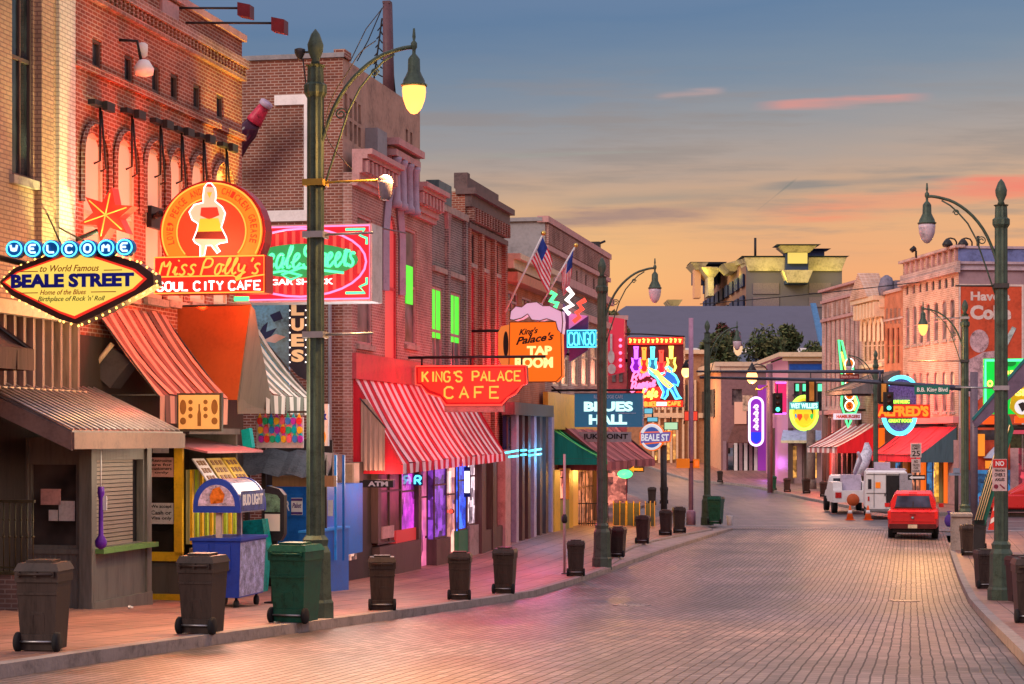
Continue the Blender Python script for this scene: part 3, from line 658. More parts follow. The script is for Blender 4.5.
# white vase-like loudspeaker on the upper wall
q = ST.S(121, TL - 0); z = ST.Z(68, TL, q)
t = thing('wall_floodlight', 'white double floodlight head below a dark bracket on the upper red brick wall', 'lamp', ST, TL, q, z, local=True)
mb = MB(); mb.lathe((.45, 0, -.02), [(.05, -.16), (.17, -.12), (.19, .0), (.1, .14), (.05, .16)], 12); obj('lamp_head', mb, WHITEP, t)
mb = MB(); mb.lathe((.38, .12, .34), [(.03, -.14), (.09, -.1), (.1, .1), (.04, .14)], 10); obj('lamp_head', mb, WHITEP, t)
mb = MB(); mb.tube([(0, -.1, .5), (.3, .05, .5), (.4, 0, .1)], .03, 6); obj('bracket', mb, BLACK, t)
# parapet billboard lights reaching over the roof
for (px, py, tt, lab) in ((245, 9, -13.0, 'dark red roof floodlight on a long rod, upper of the two above the parapet'), (279, 24, -12.0, 'dark red roof floodlight on a long rod, lower of the two above the parapet')):
    q = ST.S(px, tt); z = ST.Z(py, tt, q)
    if not 25 < q < 60: q = 40
    t = thing('roof_floodlight', lab, 'lamp', ST, tt, q, z, group='rod floodlights above the red brick parapet', local=True)
    mb = MB(); mb.tube([(-1.9, .0, .10), (-.1, 0, .02)], .025, 5); obj('rod', mb, BLACK, t)
    mb = MB(); mb.hexa([(-.12, -.12, -.14), (.14, -.12, -.2), (.14, .15, -.2), (-.12, .15, -.14)], [(-.12, -.12, .12), (.14, -.12, .06), (.14, .15, .06), (-.12, .15, .12)]); obj('lamp_housing', mb, mat('dark_red_metal', (.12, .02, .03), .4), t)

# tall tower building behind King's Palace: cross wall facing the camera, plain front
sk = ST.S(352, TL); se = ST.S(428, TL); ztw = ST.Z(57, TL, sk)
HT = []
for (px, py) in ((355, 103), (360, 108), (364.5, 111), (368.5, 114), (355, 126), (360, 131), (364.5, 134), (368.5, 137), (415, 138), (419.5, 141), (415, 158), (419.5, 162)):
    q = ST.S(px, TL); z = ST.Z(py, TL, q); HT.append((q - .13, q + .13, z - .26, z + .26))
b2, M = building('tower_building', 'tall tan building with dark brick side wall and tiny upper windows', ST, TL - .25, sk, se, ztw, STUCCO, HT, sidem=DRED, par=.7, deep=10)
for k in HT: window(b2, mapper(TL - .25, 's', -1), k, BLACK, GLASS, dep=.12, fw=.02, mid=False)
mb = MB(); mb.box(TL - 10.3, TL - .2, sk - .08, sk + .3, ztw, ztw + .12); obj('coping', mb, GSTUCCO, b2)
C = lambda a, z, d=0: (a, sk + d, z)
x0 = ST.T(242, sk); x1 = ST.T(309, sk)
mb = MB(); bar(mb, C, ST.T(275, sk), x1, ST.Z(103, TL, sk), ST.Z(93, TL, sk), -.06, -.003); bar(mb, C, ST.T(304.5, sk), x1, ST.Z(215, TL, sk), ST.Z(103, TL, sk), -.06, -.003); bar(mb, C, x0 - 1, x1, ST.Z(220, TL, sk), ST.Z(209, TL, sk), -.065, -.003)
obj('sign_border', mb, WHITEP, b2)
mb = MB(); bar(mb, C, ST.T(334, sk), ST.T(345, sk), ztw - .0, ztw + .22, -.02, .6); obj('parapet_block', mb, DRED, b2)
mb = MB(); tq = ST.T(331, sk); mb.tube([(tq, sk - .1, 1), (tq, sk - .1, 9.5)], .05, 6); obj('drainpipe', mb, GSTUCCO, b2)
# giant bottle leaning out from the wall
t = thing('giant_bottle', 'giant dark cola bottle with red label tilted on the brick side wall', 'bottle display', ST, ST.T(248, sk - .8), sk - .8, ST.Z(150, TL, sk), local=True)
p0 = Vector((0, 0, 0)); ax = Vector((.62, -.12, .78)).normalized()
R_ = Vector((0, 0, 1)).rotation_difference(ax).to_matrix()
def bott(prof):
    m_ = MB(); m_.lathe((0, 0, 0), prof, 18); m_.v = [R_ @ (v * .74) + Vector((-.25, 0, .12)) for v in m_.v]; return m_
obj('bottle_body', bott([(.2, -.9), (.33, -.7), (.36, -.2), (.33, .2), (.36, .55), (.26, .95)]), mat('cola_brown', (.05, .012, .03), .15), t)
obj('neck_label', bott([(.30, .96), (.27, 1.1), (.22, 1.45), (.19, 1.62)]), mat('bottle_label_red', (.45, .03, .07), .4, var=.7, scale=5), t)
obj('bottle_cap', bott([(.2, 1.64), (.24, 1.66), (.24, 1.8), (.18, 1.84)]), mat('cap_lilac', (.42, .34, .45), .4), t)

# ornate two-storey palace cafe front
zp = zL(172, 352)
HK = [H(ST, TL, 357.5, 372, 216, 345), H(ST, TL, 385, 397, 215, 362, .9), H(ST, TL, 405, 416.5, 229, 345)]
TK = TL
HB = [H(ST, TK, 373, 412, 470, 541), H(ST, TK, 415, 429, 468, 560), H(ST, TK, 431, 442.5, 468, 538), H(ST, TK, 445, 455, 468, 560)]
SB = ST.S(430, TL)
sK2 = ST.S(432, TL)
b3, M = building('palace_cafe_building', 'ornate brown and pink two-storey front with pointed arch window above the long red striped awning', ST, TK, sk, sK2, zp, PINKB, HK + HB[:2], deep=.24, par=.02)
window(b3, M, HK[0], PINKT, GLASSW, fw=.08, sill=STONE); window(b3, M, HK[1], mat('red_trim', (.42, .05, .06), .5), emi('red_lit_pane', (1, .10, .10), .5), fw=.08, sill=STONE)
window(b3, M, HK[2], PINKT, GLASSW, fw=.08, sill=STONE)
mb = MB(); h_ = H(ST, TL, 407.5, 414, 266, 304); bar(mb, M, h_[0], h_[1], h_[2], h_[3], .035, .065); obj('green_blind', mb, emi('green_lit_window', (.10, 1, .05), 1.0), b3)
# pointed hood over centre window
k = HK[1]; cx = (k[0] + k[1]) / 2; w_ = (k[1] - k[0]) / 2 + .25; mb = MB()
mb.tube([M(cx - w_, k[3] - 2.2, -.06), M(cx - w_, k[3] - .6, -.06), M(cx - w_ * .7, k[3] + .3, -.06), M(cx, k[3] + 1.3, -.08), M(cx + w_ * .7, k[3] + .3, -.06), M(cx + w_, k[3] - .6, -.06), M(cx + w_, k[3] - 2.2, -.06)], .14, 4, smooth=False)
obj('arch_hood', mb, LAVT, b3)
for (pa, pb, ya) in ((352, 386, 152), (409, 433, 183)):          # raked cornice pieces
    a, b = ST.S(pa, TL), ST.S(pb, TL); z = zL(ya + 16, pa); mb = MB()
    for (dz0, dz1, pr) in ((-.45, -.3, .12), (-.3, -.12, .2), (.25, .36, .42), (.36, .5, .55), (-.12, .25, .28)): bar(mb, M, a, b, z + dz0, z + dz1, -pr, 0)
    obj('cornice', mb, PINKT, b3)
    dentils(b3, M, a + .1, b - .1, z - .1, z + .22, .42, .2, .4, PINKT, 'bracket_row')
a, b = ST.S(387, TL), ST.S(410, TL); zq = zL(200, 398)
mb = MB(); bar(mb, M, a, b, zp - .3, zp + 1.2, -.12, .3); obj('pediment_block', mb, PINKT, b3)
for f in (.08, .36, .64, .92):
    mb = MB(); q = a + (b - a) * f; mb.lathe((TL + .22, q, 0), [(.16, zp - .5), (.16, zp - .35), (.12, zp - .3), (.10, zp + .7), (.15, zp + .8), (.15, zp + .9)], 10); obj('column', mb, LAVT, b3)
mb = MB(); bar(mb, M, a - .1, b + .1, zp + .92, zp + 1.1, -.3, .3); bar(mb, M, a - .2, b + .2, zp + 1.21, zp + 1.4, -.4, .3); obj('cornice', mb, PINKT, b3)
mb = MB(); q = ST.S(376, TL); bar(mb, M, q - .2, q + .8, zp - .3, zp + 1.5, -.1, .3); obj('chimney_block', mb, GSTUCCO, b3)
mb = MB(); bar(mb, M, sk, sK2, zL(384, 400), zL(360, 400), -.12, -.003); obj('fascia', mb, mat('red_fascia', (.38, .06, .07), .5, var=.2), b3)

# grey-brown brick building with green-lit windows
sc2 = ST.S(465, TL); zt = zL(190, 432)
HG = [H(ST, TL, 431.5, 442.5, 287, 375), H(ST, TL, 450, 461, 293, 378)]
b4, M = building('brick_building', 'dark brown brick building with two green-lit windows beside the ornate front', ST, TL, sK2 + .02, sc2, zt - .3, GREYB, HG, deep=11)
GRN = emi('green_lit_window', (.06, .9, .04), .85)
for k in HG:
    window(b4, M, k, PINKT, GLASSW, fw=.09, sill=STONE, vert=True)
    mb = MB(); mz = k[2] + (k[3] - k[2]) * .42; bar(mb, M, k[0] + .09, k[1] - .09, mz, k[3] - .09, .055, .075); obj('green_blind', mb, GRN, b4)
mb = MB(); a = ST.S(434, TL); b = ST.S(447, TL); bar(mb, M, a, b, zt - .3, zt + .35, -.15, .25); obj('parapet_panel', mb, TEAL, b4)
mb = MB(); q = ST.S(446, TL); mb.add([(TL + .12, q - .3, zt - .3), (TL + .12, q + .3, zt - .3), (TL + .12, q, zt - 1.8), (TL, q - .3, zt - .3), (TL, q + .3, zt - .3), (TL, q, zt - 1.8), (TL + .12, q, zt + .2), (TL, q, zt + .2)],
    [(0, 2, 1), (0, 1, 6), (3, 4, 7), (3, 4, 5), (0, 3, 5, 2), (1, 2, 5, 4), (0, 6, 7, 3), (1, 4, 7, 6)]); obj('pinnacle', mb, PINKT, b4)
mb = MB(); bar(mb, M, sK2 + .02, sc2, zt - .5, zt - .28, -.14, .3); bar(mb, M, sK2 + .02, sc2, zL(275, 445) , zL(275, 445) + .16, -.1, 0); obj('string_course', mb, STONE, b4)
for q in (ST.S(446, TL), sc2 - .2):
    mb = MB(); bar(mb, M, q - .16, q + .16, 3.4, zt - .5, -.12, -.002); obj('pilaster', mb, GREYB, b4)
mb = MB(); q = ST.S(447, TL); bar(mb, M, q - .3, q + .3, zL(262, 447), zL(243, 447), -.06, 0); obj('name_stone', mb, STONE, b4)

# red bracketed building
sd = ST.S(504, TL); zt5 = zL(190, 463)
HR = [H(ST, TL, x - 3.3, x + 3.3, 232 + (x - 468) * .45, 262 + (x - 468) * .42) for x in (471, 483, 495)] + [H(ST, TL, x - 3.6, x + 3.6, 268 + (x - 468) * .35, 372 - (x - 468) * .05, .3) for x in (471, 483, 495)]
b5, M = building('brick_building', 'red brick building with heavy dark cornice, three narrow windows and red glow', ST, TL, sc2 + .02, sd, zt5, RED, HR, deep=11)
for k in HR[:3]: window(b5, M, k, DKBROWN, GLASS, fw=.05, sill=STONE)
for k in HR[3:]: window(b5, M, k, mat('red_trim', (.42, .05, .06), .5), emi('deep_red_pane', (1, .04, .05), .55), fw=.06, sill=STONE)
mb = MB(); bar(mb, M, sc2 - .1, sd + .1, zt5 - .1, zt5 + .1, -.38, .3); bar(mb, M, sc2, sd, zt5 - .5, zt5 - .1, -.22, 0); bar(mb, M, sc2, sd, zt5 - 1.2, zt5 - 1.02, -.16, 0); obj('cornice', mb, mat('dark_cornice', (.12, .085, .08), .6, var=.3), b5)
dentils(b5, M, sc2 + .1, sd, zt5 - .95, zt5 - .5, .45, .16, .3, DRED, 'bracket_row')
mb = MB(); mb.box(TL - .35, TL + .1, sc2 - .1, sc2 + .3, zt5 + .1, zt5 + .6); bar(mb, M, sc2 + .3, sd - 1.2, zt5 + .1, zt5 + .5, -.05, .3); obj('parapet', mb, mat('dark_cornice', (.12, .085, .08), .6, var=.3), b5)
for q in (sc2 + .2, sc2 + (sd - sc2) * .35, sc2 + (sd - sc2) * .67, sd - .2):
    mb = MB(); bar(mb, M, q - .17, q + .17, 3.5, zt5 - 1.2, -.14, -.002); obj('pilaster', mb, RED, b5)

# low red building with cream cornice
se6 = ST.S(545, TL); zt6 = zL(256, 505)
HL = [H(ST, TL, x - 5, x + 5, y0, y0 + 20) for x, y0 in ((513, 292), (527, 298), (539, 303))]
b6, M = building('shop_building', 'low red-brown shop building with cream cornice behind the flags', ST, TL, sd + .02, se6, zt6 - .45, ORANGEB, HL, deep=11)
for k in HL: window(b6, M, k, PINKT, GLASS, fw=.08, vert=True)
mb = MB(); bar(mb, M, sd + .02, se6, zt6 - .12, zt6 + .08, -.6, .3); bar(mb, M, sd + .02, se6, zt6 - .45, zt6 - .12, -.35, .3); obj('cornice', mb, CREAMT, b6)
mb = MB(); zq = zL(285, 520); bar(mb, M, sd + .02, se6, zq - .1, zq + .25, -.5, 0); obj('ledge', mb, mat('salmon_trim', (.5, .2, .12), .6), b6)
# big brown brick corner building above the blues hall
s7 = ST.S(608, TL); zt7 = zL(221, 545)
HQ = [(ST.S(x, TL) - .18, ST.S(x, TL) + .18, ST.Z(y, TL, ST.S(x, TL)) - .5, ST.Z(y, TL, ST.S(x, TL)) + .45) for x, y in ((577, 281), (586, 284.5), (594, 288))]
HQ += [H(ST, TL, x - 3.4, x + 3.4, 330, 386) for x in (556, 565, 575, 585, 594)]
b7, M = building('brick_building', 'large brown brick corner building with grey side wall above the blues hall', ST, TL, se6 + .02, s7, zt7, PINKB, HQ, sidem=GSTUCCO, deep=14)
for k in HQ[:3]: window(b7, M, k, BLACK, GLASS, fw=.03, mid=False)
for k in HQ[3:]: window(b7, M, k, CREAMT, GLASSW, fw=.09)
mb = MB(); bar(mb, M, se6 - .1, s7 + .12, zt7 - .05, zt7 + .2, -.16, .3); bar(mb, M, se6, s7 + .05, zt7 - 1.15, zt7 - .95, -.14, 0); bar(mb, M, se6, s7 + .1, zt7 - 2.3, zt7 - 1.95, -.3, 0); bar(mb, M, se6, s7 + .1, zL(318, 575), zL(318, 575) + .3, -.2, 0); obj('cornice', mb, PINKT, b7)
dentils(b7, M, se6 + .1, s7, zt7 - .9, zt7 - .1, .3, .14, .12, PINKB)
mb = MB(); bar(mb, M, se6 + .2, s7 - .2, zt7 - 3.3, zt7 - 2.5, -.06, 0); obj('frieze', mb, GREYB, b7)
mb = MB(); mb.box(TL - 14, TL - .1, se6 - .12, se6 + .2, zt7, zt7 + .15); obj('coping', mb, GSTUCCO, b7)
mb = MB(); q = ST.S(598, TL); mb.box(TL - .3, TL + .1, q - .2, q + .2, zt7 + .2, zt7 + .5); mb.tube([(TL, q, zt7 + .4), (TL + .3, q + .2, zt7 + .55)], .06, 6); obj('roof_light', mb, BLACK, b7)

# ------------------------------------------------------------------ left shop fronts (ground level)
def shopframe(o_, Mf, p, q, z0, z1, d):
    fm, n = MB(), max(1, int((q - p) / .9)); w = .05
    for i in range(n + 1): a = p + (q - p - w) * i / n; bar(fm, Mf, a, a + w, z0, z1, d - .04, d + .01)
    for z in (z0, z0 + (z1 - z0) * .72, z1 - w): bar(fm, Mf, p + .003, q - .003, z, z + w, d - .035, d + .01)
    obj('frame', fm, DKBROWN, o_)
def front(par, items, T=TL + .28, z0=None):
    """items: px0, px1, y_top, y_bottom, name, material -> flat-faced boxes set on a shop front"""
    Mf = mapper(T, 's', -1)
    for (a, b, y0, y1, nm, m_, pr) in items:
        p, q = ST.S(a, T), ST.S(b, T); c = (p + q) / 2
        z0, z1 = ST.Z(y1, T, c), ST.Z(y0, T, c); z0 = max(z0, gz(T, c) - .1)
        if y1 > 900: z0 = gz(T, c) - .2
        mb = MB(); bar(mb, Mf, p, q, z0, z1, -pr, .12); o_ = obj(nm, mb, m_, par)
        if nm in ('shop_window', 'doorway', 'door_panel') and z1 - z0 > 1: shopframe(o_, Mf, p, q, z0, z1, -pr)
MG = emiv('magenta_lit_pane', (.6, .05, .75), .5); BLW = emiv('blue_lit_pane', (.02, .10, 1), .9)
VIO = emiv('violet_lit_pane', (.28, .06, .7), .5); BRN = glass('brown_window_glass', (.10, .035, .03), .35)
YG = emiv('yellow_lit_pane', (1, .5, .06), .8); ORP = emi('orange_lit_panel', (1, .16, .01), .9); MUS = emi('mustard_lit_panel', (.75, .36, .03), .4)
front(b3, [(345, 372, 462, 999, 'door_recess', DARKW, .0), (347, 356, 470, 560, 'window_sticker_panel', emiv('sticker_panel', (.9, .5, .4), .5, 3), .02),
    (374, 398, 472, 543, 'shop_window', BRN, .06), (398, 413, 472, 543, 'shop_window', MG, .06), (372, 414, 543, 999, 'stall_riser', DKBROWN, .22),
    (371, 374, 462, 543, 'mullion', DKBROWN, .2), (412, 415, 462, 543, 'mullion', DKBROWN, .2),
    (415, 430, 468, 999, 'doorway', emiv('violet_red_doorway', (.7, .15, .35), .5, 1.3), -.1), (430, 442.5, 465, 538, 'shop_window', VIO, .1), (429.5, 444, 538, 999, 'stall_riser', DKBROWN, .22)])
front(b4, [(445, 455, 466, 999, 'doorway', emiv('red_white_doorway', (1, .4, .35), .7, 1.5), 0), (455, 463.5, 462, 530, 'shop_window', BLW, .08), (454, 464, 530, 999, 'stall_riser', GRNP, .15)])
front(b5, [(464, 472.5, 458, 525, 'shop_window', emiv('pale_lit_pane', (.9, .7, .85), .8), .08), (463.5, 473, 525, 999, 'stall_riser', CONC, .2), (473, 477, 455, 999, 'pier', DKBROWN, .3), (477, 484, 455, 530, 'door_panel', MUS, .05), (476.5, 484.5, 530, 999, 'stall_riser', DKBROWN, .25),
    (484.5, 488, 455, 999, 'pier', DKBROWN, .3), (488, 495, 455, 526, 'door_panel', ORP, .05), (488, 495.5, 526, 999, 'stall_riser', DKBROWN, .25), (495.5, 501, 450, 999, 'pier', PINKT, .35)])
NVY = mat('navy_door_paint', (.02, .035, .10), .3, var=.2); CYW = emiv('dim_blue_glass', (.03, .22, .55), .35)
its = [(505, 545, 404, 416, 'fascia', OLIVE, .35)]
for i, x in enumerate(range(506, 544, 6)): its += [(x, x + 3.6, 416, 522, 'shop_window', CYW if i % 2 else NVY, .02), (x + 3.6, x + 6, 414, 999, 'pier', DKBROWN if i % 3 else LAVT, .25)]
its += [(505, 545, 520, 999, 'stall_riser', NVY, .06)]
front(b6, its)
YM = mat('yellow_shopfront_paint', (.62, .38, .05), .5, var=.15); OLV = mat('olive_panel', (.25, .24, .08), .6)
front(b7, [(546, 606, 396, 430, 'mural_panel', YM, .08), (547, 553, 470, 999, 'pier', YM, .3), (553, 562, 470, 500, 'shop_window', emiv('pink_lit_pane', (1, .3, .22), .6), .04), (553, 562, 500, 999, 'stall_riser', OLV, .3), (562, 566, 468, 999, 'pier', YM, .3),
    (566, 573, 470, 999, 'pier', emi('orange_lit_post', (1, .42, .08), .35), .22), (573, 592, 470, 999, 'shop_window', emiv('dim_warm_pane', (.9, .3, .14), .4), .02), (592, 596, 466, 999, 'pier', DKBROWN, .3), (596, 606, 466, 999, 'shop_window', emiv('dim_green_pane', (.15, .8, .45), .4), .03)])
# ------------------------------------------------------------------ signs, awnings and stalls on the left
class SP:                                         # a sign plane across the street at distance q
    def __init__(s, q, fr=ST, ref=None):
        s.q, s.fr = q, fr; s.t0 = fr.T(ref if ref is not None else 512, q)
    def x(s, px): return s.fr.T(px, s.q)
    def z(s, py): return s.fr.Z(py, s.t0, s.q)
    def p(s, px, py, d=0): return (s.x(px), s.q + d, s.z(py))
    def bx(s, mb, a, b, y0, y1, d0, d1, mi=0): return mb.box(s.x(a), s.x(b), s.q + d0, s.q + d1, s.z(y1), s.z(y0), mi)
    def poly(s, mb, pts, d0, d1, mi=0): return mb.slab([s.p(a, b, d0) for a, b in pts][::-1], (0, d1 - d0, 0), mi)
    def line(s, mb, pts, d, r, mi=0, close=False, n=5): return mb.tube([s.p(a, b, d) for a, b in pts], r, n, mi, close=close)
    def w(s, mb, txt, a, b, y0, y1, d, **k): write(mb, txt, s.x(a), s.x(b), s.z(y1), s.z(y0), s.q + d, **k)
    def nw(s, mb, txt, a, b, y0, y1, d, r, **k): neonwrite(mb, txt, s.x(a), s.x(b), s.z(y1), s.z(y0), s.q + d, r, **k)
    def thing(s, name, label, cat, px, py, group=None): return thing(name, label, cat, s.fr, s.x(px), s.q, s.z(py), group=group)
def circ(cx, cy, rx, ry=None, a0=0, a1=360, n=28):
    ry = ry or rx; return [(cx + rx * math.cos(rad(a0 + (a1 - a0) * i / n)), cy - ry * math.sin(rad(a0 + (a1 - a0) * i / n))) for i in range(n + (a1 - a0 != 360))]
SRED = emi('sign_red_lit', (1, .035, .02), .75, (.6, .03, .02)); SORG = emi('sign_orange_lit', (1, .16, .01), 1.0); SYEL = emi('sign_yellow_lit', (1, .72, .12), 1.0)
SDK = mat('sign_cabinet_brown', (.07, .035, .03), .45); INKB = mat('sign_blue_ink', (.01, .02, .42), .5); INKR = mat('sign_red_ink', (.5, .04, .02), .5); INKK = mat('sign_black_ink', (.02, .015, .015), .5)
SDR = mat('sign_dark_red', (.28, .015, .02), .45)

# star (behind the welcome sign)
s = SP(32.3, ref=106); t = s.thing('neon_star', 'red eight-pointed neon star above the yellow welcome sign', 'sign', 106, 215)
def star(cx, cy, R, r, n=8, rot=10): return [(cx + (R if i % 2 == 0 else r) * math.sin(rad(rot + 180 * i / n)), cy - (R if i % 2 == 0 else r) * math.cos(rad(rot + 180 * i / n))) for i in range(2 * n)]
mb = MB(); s.poly(mb, star(106, 215, 28, 13.5, 6, 12), 0, .3); obj('star_body', mb, SRED, t)
mb = MB()
for a in (12, 72, 132, 192, 252, 312): s.line(mb, [(106, 215), (106 + 22 * math.sin(rad(a)), 215 - 22 * math.cos(rad(a)))], -.03, .012)
obj('neon_tubing', mb, neon('orange'), t)
mb = MB(); mb.tube([(s.x(106), s.q + .1, s.z(215)), (TL, s.q + 1.5, s.z(215))], .05, 6); mb.tube([(s.x(95), s.q + .1, s.z(230)), (TL, s.q + .6, s.z(236))], .04, 6); obj('bracket', mb, BLACK, t)

# WELCOME sign
s = SP(29.2, ref=78); t = s.thing('welcome_sign', 'yellow diamond-shaped welcome sign ringed with bulbs under seven blue letter discs', 'sign', 78, 285)
dia = [(-1, 281), (14, 267), (60, 250), (76, 245), (92, 249), (138, 264), (153, 275), (154, 286), (140, 294), (94, 317), (77, 324), (59, 319), (12, 295)]
mb = MB(); s.poly(mb, dia, 0, .35); obj('cabinet', mb, SDK, t)
inn = [(3, 281), (17, 271), (63, 255), (76, 252), (91, 255), (135, 270), (147, 280), (135, 291), (90, 312), (75, 319), (60, 313), (15, 290)]
mb = MB(); s.poly(mb, inn, -.02, 0.0); obj('red_border', mb, SRED, t)
inn2 = [(6, 281), (19, 272), (64, 257), (76, 254.5), (90, 257), (133, 271.5), (143.5, 280), (133, 289.5), (88, 310), (75, 316), (61, 311), (17, 289)]
mb = MB(); s.poly(mb, inn2, -.035, -.02); obj('face_panel', mb, SYEL, t)
mb = MB(); s.w(mb, 'BEALE STREET', 12, 135, 273.5, 287.5, -.036, bold=.055, depth=.012); obj('lettering', mb, INKB, t)
mb = MB(); s.w(mb, 'to World Famous', 41, 100, 265, 271.5, -.036, bold=.004, shear=.35, depth=.01); s.w(mb, 'Home of the Blues', 41, 87, 289.5, 294.5, -.036, bold=.004, shear=.35)
for a, b, y in ((21, 39, 270.5), (105, 123, 270.5), (21, 39, 292), (92, 117, 292)): s.bx(mb, a, b, y, y + .8, -.046, -.036)
obj('lettering', mb, INKR, t)
mb = MB(); s.w(mb, "Birthplace of Rock 'n' Roll", 39, 106, 296, 302.5, -.036, bold=.003, shear=.35); obj('lettering', mb, INKK, t)
for i, ch in enumerate('WELCOME'):
    cx = 18.5 + i * 18.3; cy = 249.5 + abs(i - 3) * -.3 + (.8 if i > 2 else 0) * .5
    mb = MB(); s.poly(mb, circ(cx, cy, 9.0), -.14, -.02); d = obj('letter_disc', mb, mat('disc_blue', (.0, .10, .35), .3), t)
    mb = MB(); s.line(mb, circ(cx, cy, 7.4), -.16, .012, close=True); obj('ring_tube', mb, neon('cyan'), d)
    mb = MB(); s.nw(mb, ch, cx - 3.2, cx + 3.2, cy - 3.8, cy + 3.8, -.17, .018); obj('letter_tube', mb, emi('letter_pale_blue', (.55, .85, 1), 1.9), d)
mb = MB(); out = dia + [dia[0]]
acc = 0
for (a, b), (c, d_) in zip(out, out[1:]):
    L = math.hypot(c - a, d_ - b); u = 0
    while u < L:
        x_, y_ = a + (c - a) * u / L, b + (d_ - b) * u / L
        cxx, cyy = 76, 284; L2 = math.hypot(x_ - cxx, y_ - cyy); mb.ball(s.p(x_ + (x_ - cxx) / L2 * 1.6, y_ + (y_ - cyy) / L2 * 1.6, .06), .019, 6); u += 7.4
obj('bulb_row', mb, neon('bulb'), t)
mb = MB(); mb.tube([(s.x(20), s.q + .2, s.z(262)), (TL - .1, s.q + .6, s.z(250))], .05, 6); mb.tube([(s.x(60), s.q + .2, s.z(252)), (TL, s.q + 2.5, s.z(190))], .015, 5); mb.tube([(s.x(120), s.q + .2, s.z(262)), (TL, s.q + 3.0, s.z(205))], .015, 5); obj('bracket', mb, BLACK, t)

# soul cafe round sign
s = SP(35.6, ref=210); t = s.thing('neon_cafe_sign', "round orange and red soul cafe neon sign with a white hen on top", 'sign', 211, 240)
mb = MB(); s.poly(mb, circ(212.5, 232, 53, 52), 0, .4); s.bx(mb, 155.5, 266, 256, 293.5, -.02, .42); obj('cabinet', mb, mat('cabinet_red', (.35, .02, .03), .4), t)
mb = MB(); s.poly(mb, circ(212.5, 232, 50.5, 49.5), -.03, 0.0); obj('ring_panel', mb, emi('sign_orange_panel', (1, .22, .02), .95), t)
mb = MB(); s.poly(mb, circ(212.5, 232, 34.5, 34), -.05, -.03); obj('centre_panel', mb, emi('sign_red_panel', (1, .06, .02), .9), t)
mb = MB(); s.bx(mb, 156.5, 265, 257, 292.5, -.075, -.05); obj('name_panel', mb, emi('sign_red_panel_dark', (.9, .03, .02), .55), t)
def arcw(mb, txt, cx, cy, R, h, a0, a1, d, m=0, bold=.0):
    n = len(txt)
    for i, ch in enumerate(txt):
        if ch == ' ': continue
        a = rad(a0 + (a1 - a0) * (i + .5) / n); w_ = abs(a1 - a0) / n * math.pi / 180 * R * .72
        def wp(u, v, a=a, w_=w_):
            lx, ly = (u - .5) * w_, (v - .5) * h
            return (s.x(cx + math.cos(a) * (R + ly) + math.sin(a) * lx), s.z(cy - math.sin(a) * (R + ly) + math.cos(a) * lx))
        write(mb, ch, 0, 1, 0, 1, s.q + d, bold=bold, depth=.012, warp=wp)
mb = MB(); arcw(mb, 'LOVE, PEACE AND', 212.5, 232, 42, 6.5, 197, 103, -.035); arcw(mb, 'CHICKEN GREASE', 212.5, 232, 42, 6.5, 77, -17, -.035); obj('lettering', mb, INKR, t)
mb = MB(); s.line(mb, circ(212.5, 232, 49.5, 48.5, -28, 208, 40), -.05, .016); s.line(mb, circ(212.5, 232, 34.5, 34, -40, 220, 30), -.06, .014); obj('neon_tubing', mb, neon('orange'), t)
mb = MB(); s.nw(mb, "Miss Polly's", 161, 262, 259, 275.5, -.11, .02, shear=.35); s.line(mb, [(160, 276.5), (235, 276.5), (241, 280), (257, 277), (266, 276)], -.10, .014); s.line(mb, [(156, 293), (156, 257), (265.5, 257), (265.5, 293), (156, 293)], -.09, .013); obj('name_tubing', mb, neon('orange'), t)
mb = MB(); s.nw(mb, 'SOUL CITY CAFE', 159, 262, 282, 290.5, -.10, .020, rnd=False, gap=1.6); obj('lower_name_tubing', mb, neon('white'), t)
# generic standing hen, front view
hen = [(209, 184), (213, 184), (217, 189), (218, 196), (217, 202), (224, 208), (227, 214), (225, 222), (223, 228), (228, 238), (229, 243), (222, 244), (218, 246), (222, 252), (219, 254), (213, 246), (208, 246), (206, 256), (202, 257), (202, 246), (197, 243), (195, 240), (199, 230), (200, 224), (194, 220), (191, 212), (196, 205), (205, 203), (205, 196), (206, 188)]
mb = MB(); s.poly(mb, hen, -.09, -.05); e_ = obj('hen_figure', mb, emi('hen_cream', (1, .74, .55), .55), t)
mb = MB(); s.line(mb, hen, -.095, .014, close=True); obj('outline_tube', mb, neon('white'), e_)
mb = MB(); s.poly(mb, [(207, 187), (208, 182), (211, 184.5), (213, 182), (215, 188)], -.10, -.092); s.poly(mb, [(203, 208), (219, 208), (221, 216), (211, 220), (202, 216)], -.10, -.092); obj('red_comb_and_apron', mb, emi('hen_red', (.9, .05, .03), .7), e_)
mb = MB(); s.poly(mb, [(202, 219), (220, 219), (224, 232), (198, 232)], -.10, -.092); obj('yellow_skirt', mb, emi('hen_yellow', (1, .55, .05), .8), e_)
mb = MB(); s.poly(mb, [(209, 193), (214, 193), (211.5, 199)], -.115, -.106); obj('beak', mb, emi('hen_yellow', (1, .55, .05), .8), e_)
mb = MB(); s.poly(mb, [(198, 232), (224, 232), (228, 240), (196, 239)], -.10, -.092); obj('dark_hem', mb, INKK, e_)
mb = MB(); mb.tube([(s.x(157), s.q + .2, s.z(211)), (TL, s.q + .9, s.z(211))], .06, 6); mb.box(TL + .02, TL + .12, s.q + .6, s.q + 1.2, s.z(222), s.z(200)); mb.tube([(s.x(160), s.q + .2, s.z(285)), (TL, s.q + .9, s.z(285))], .05, 6); obj('bracket', mb, BLACK, t)

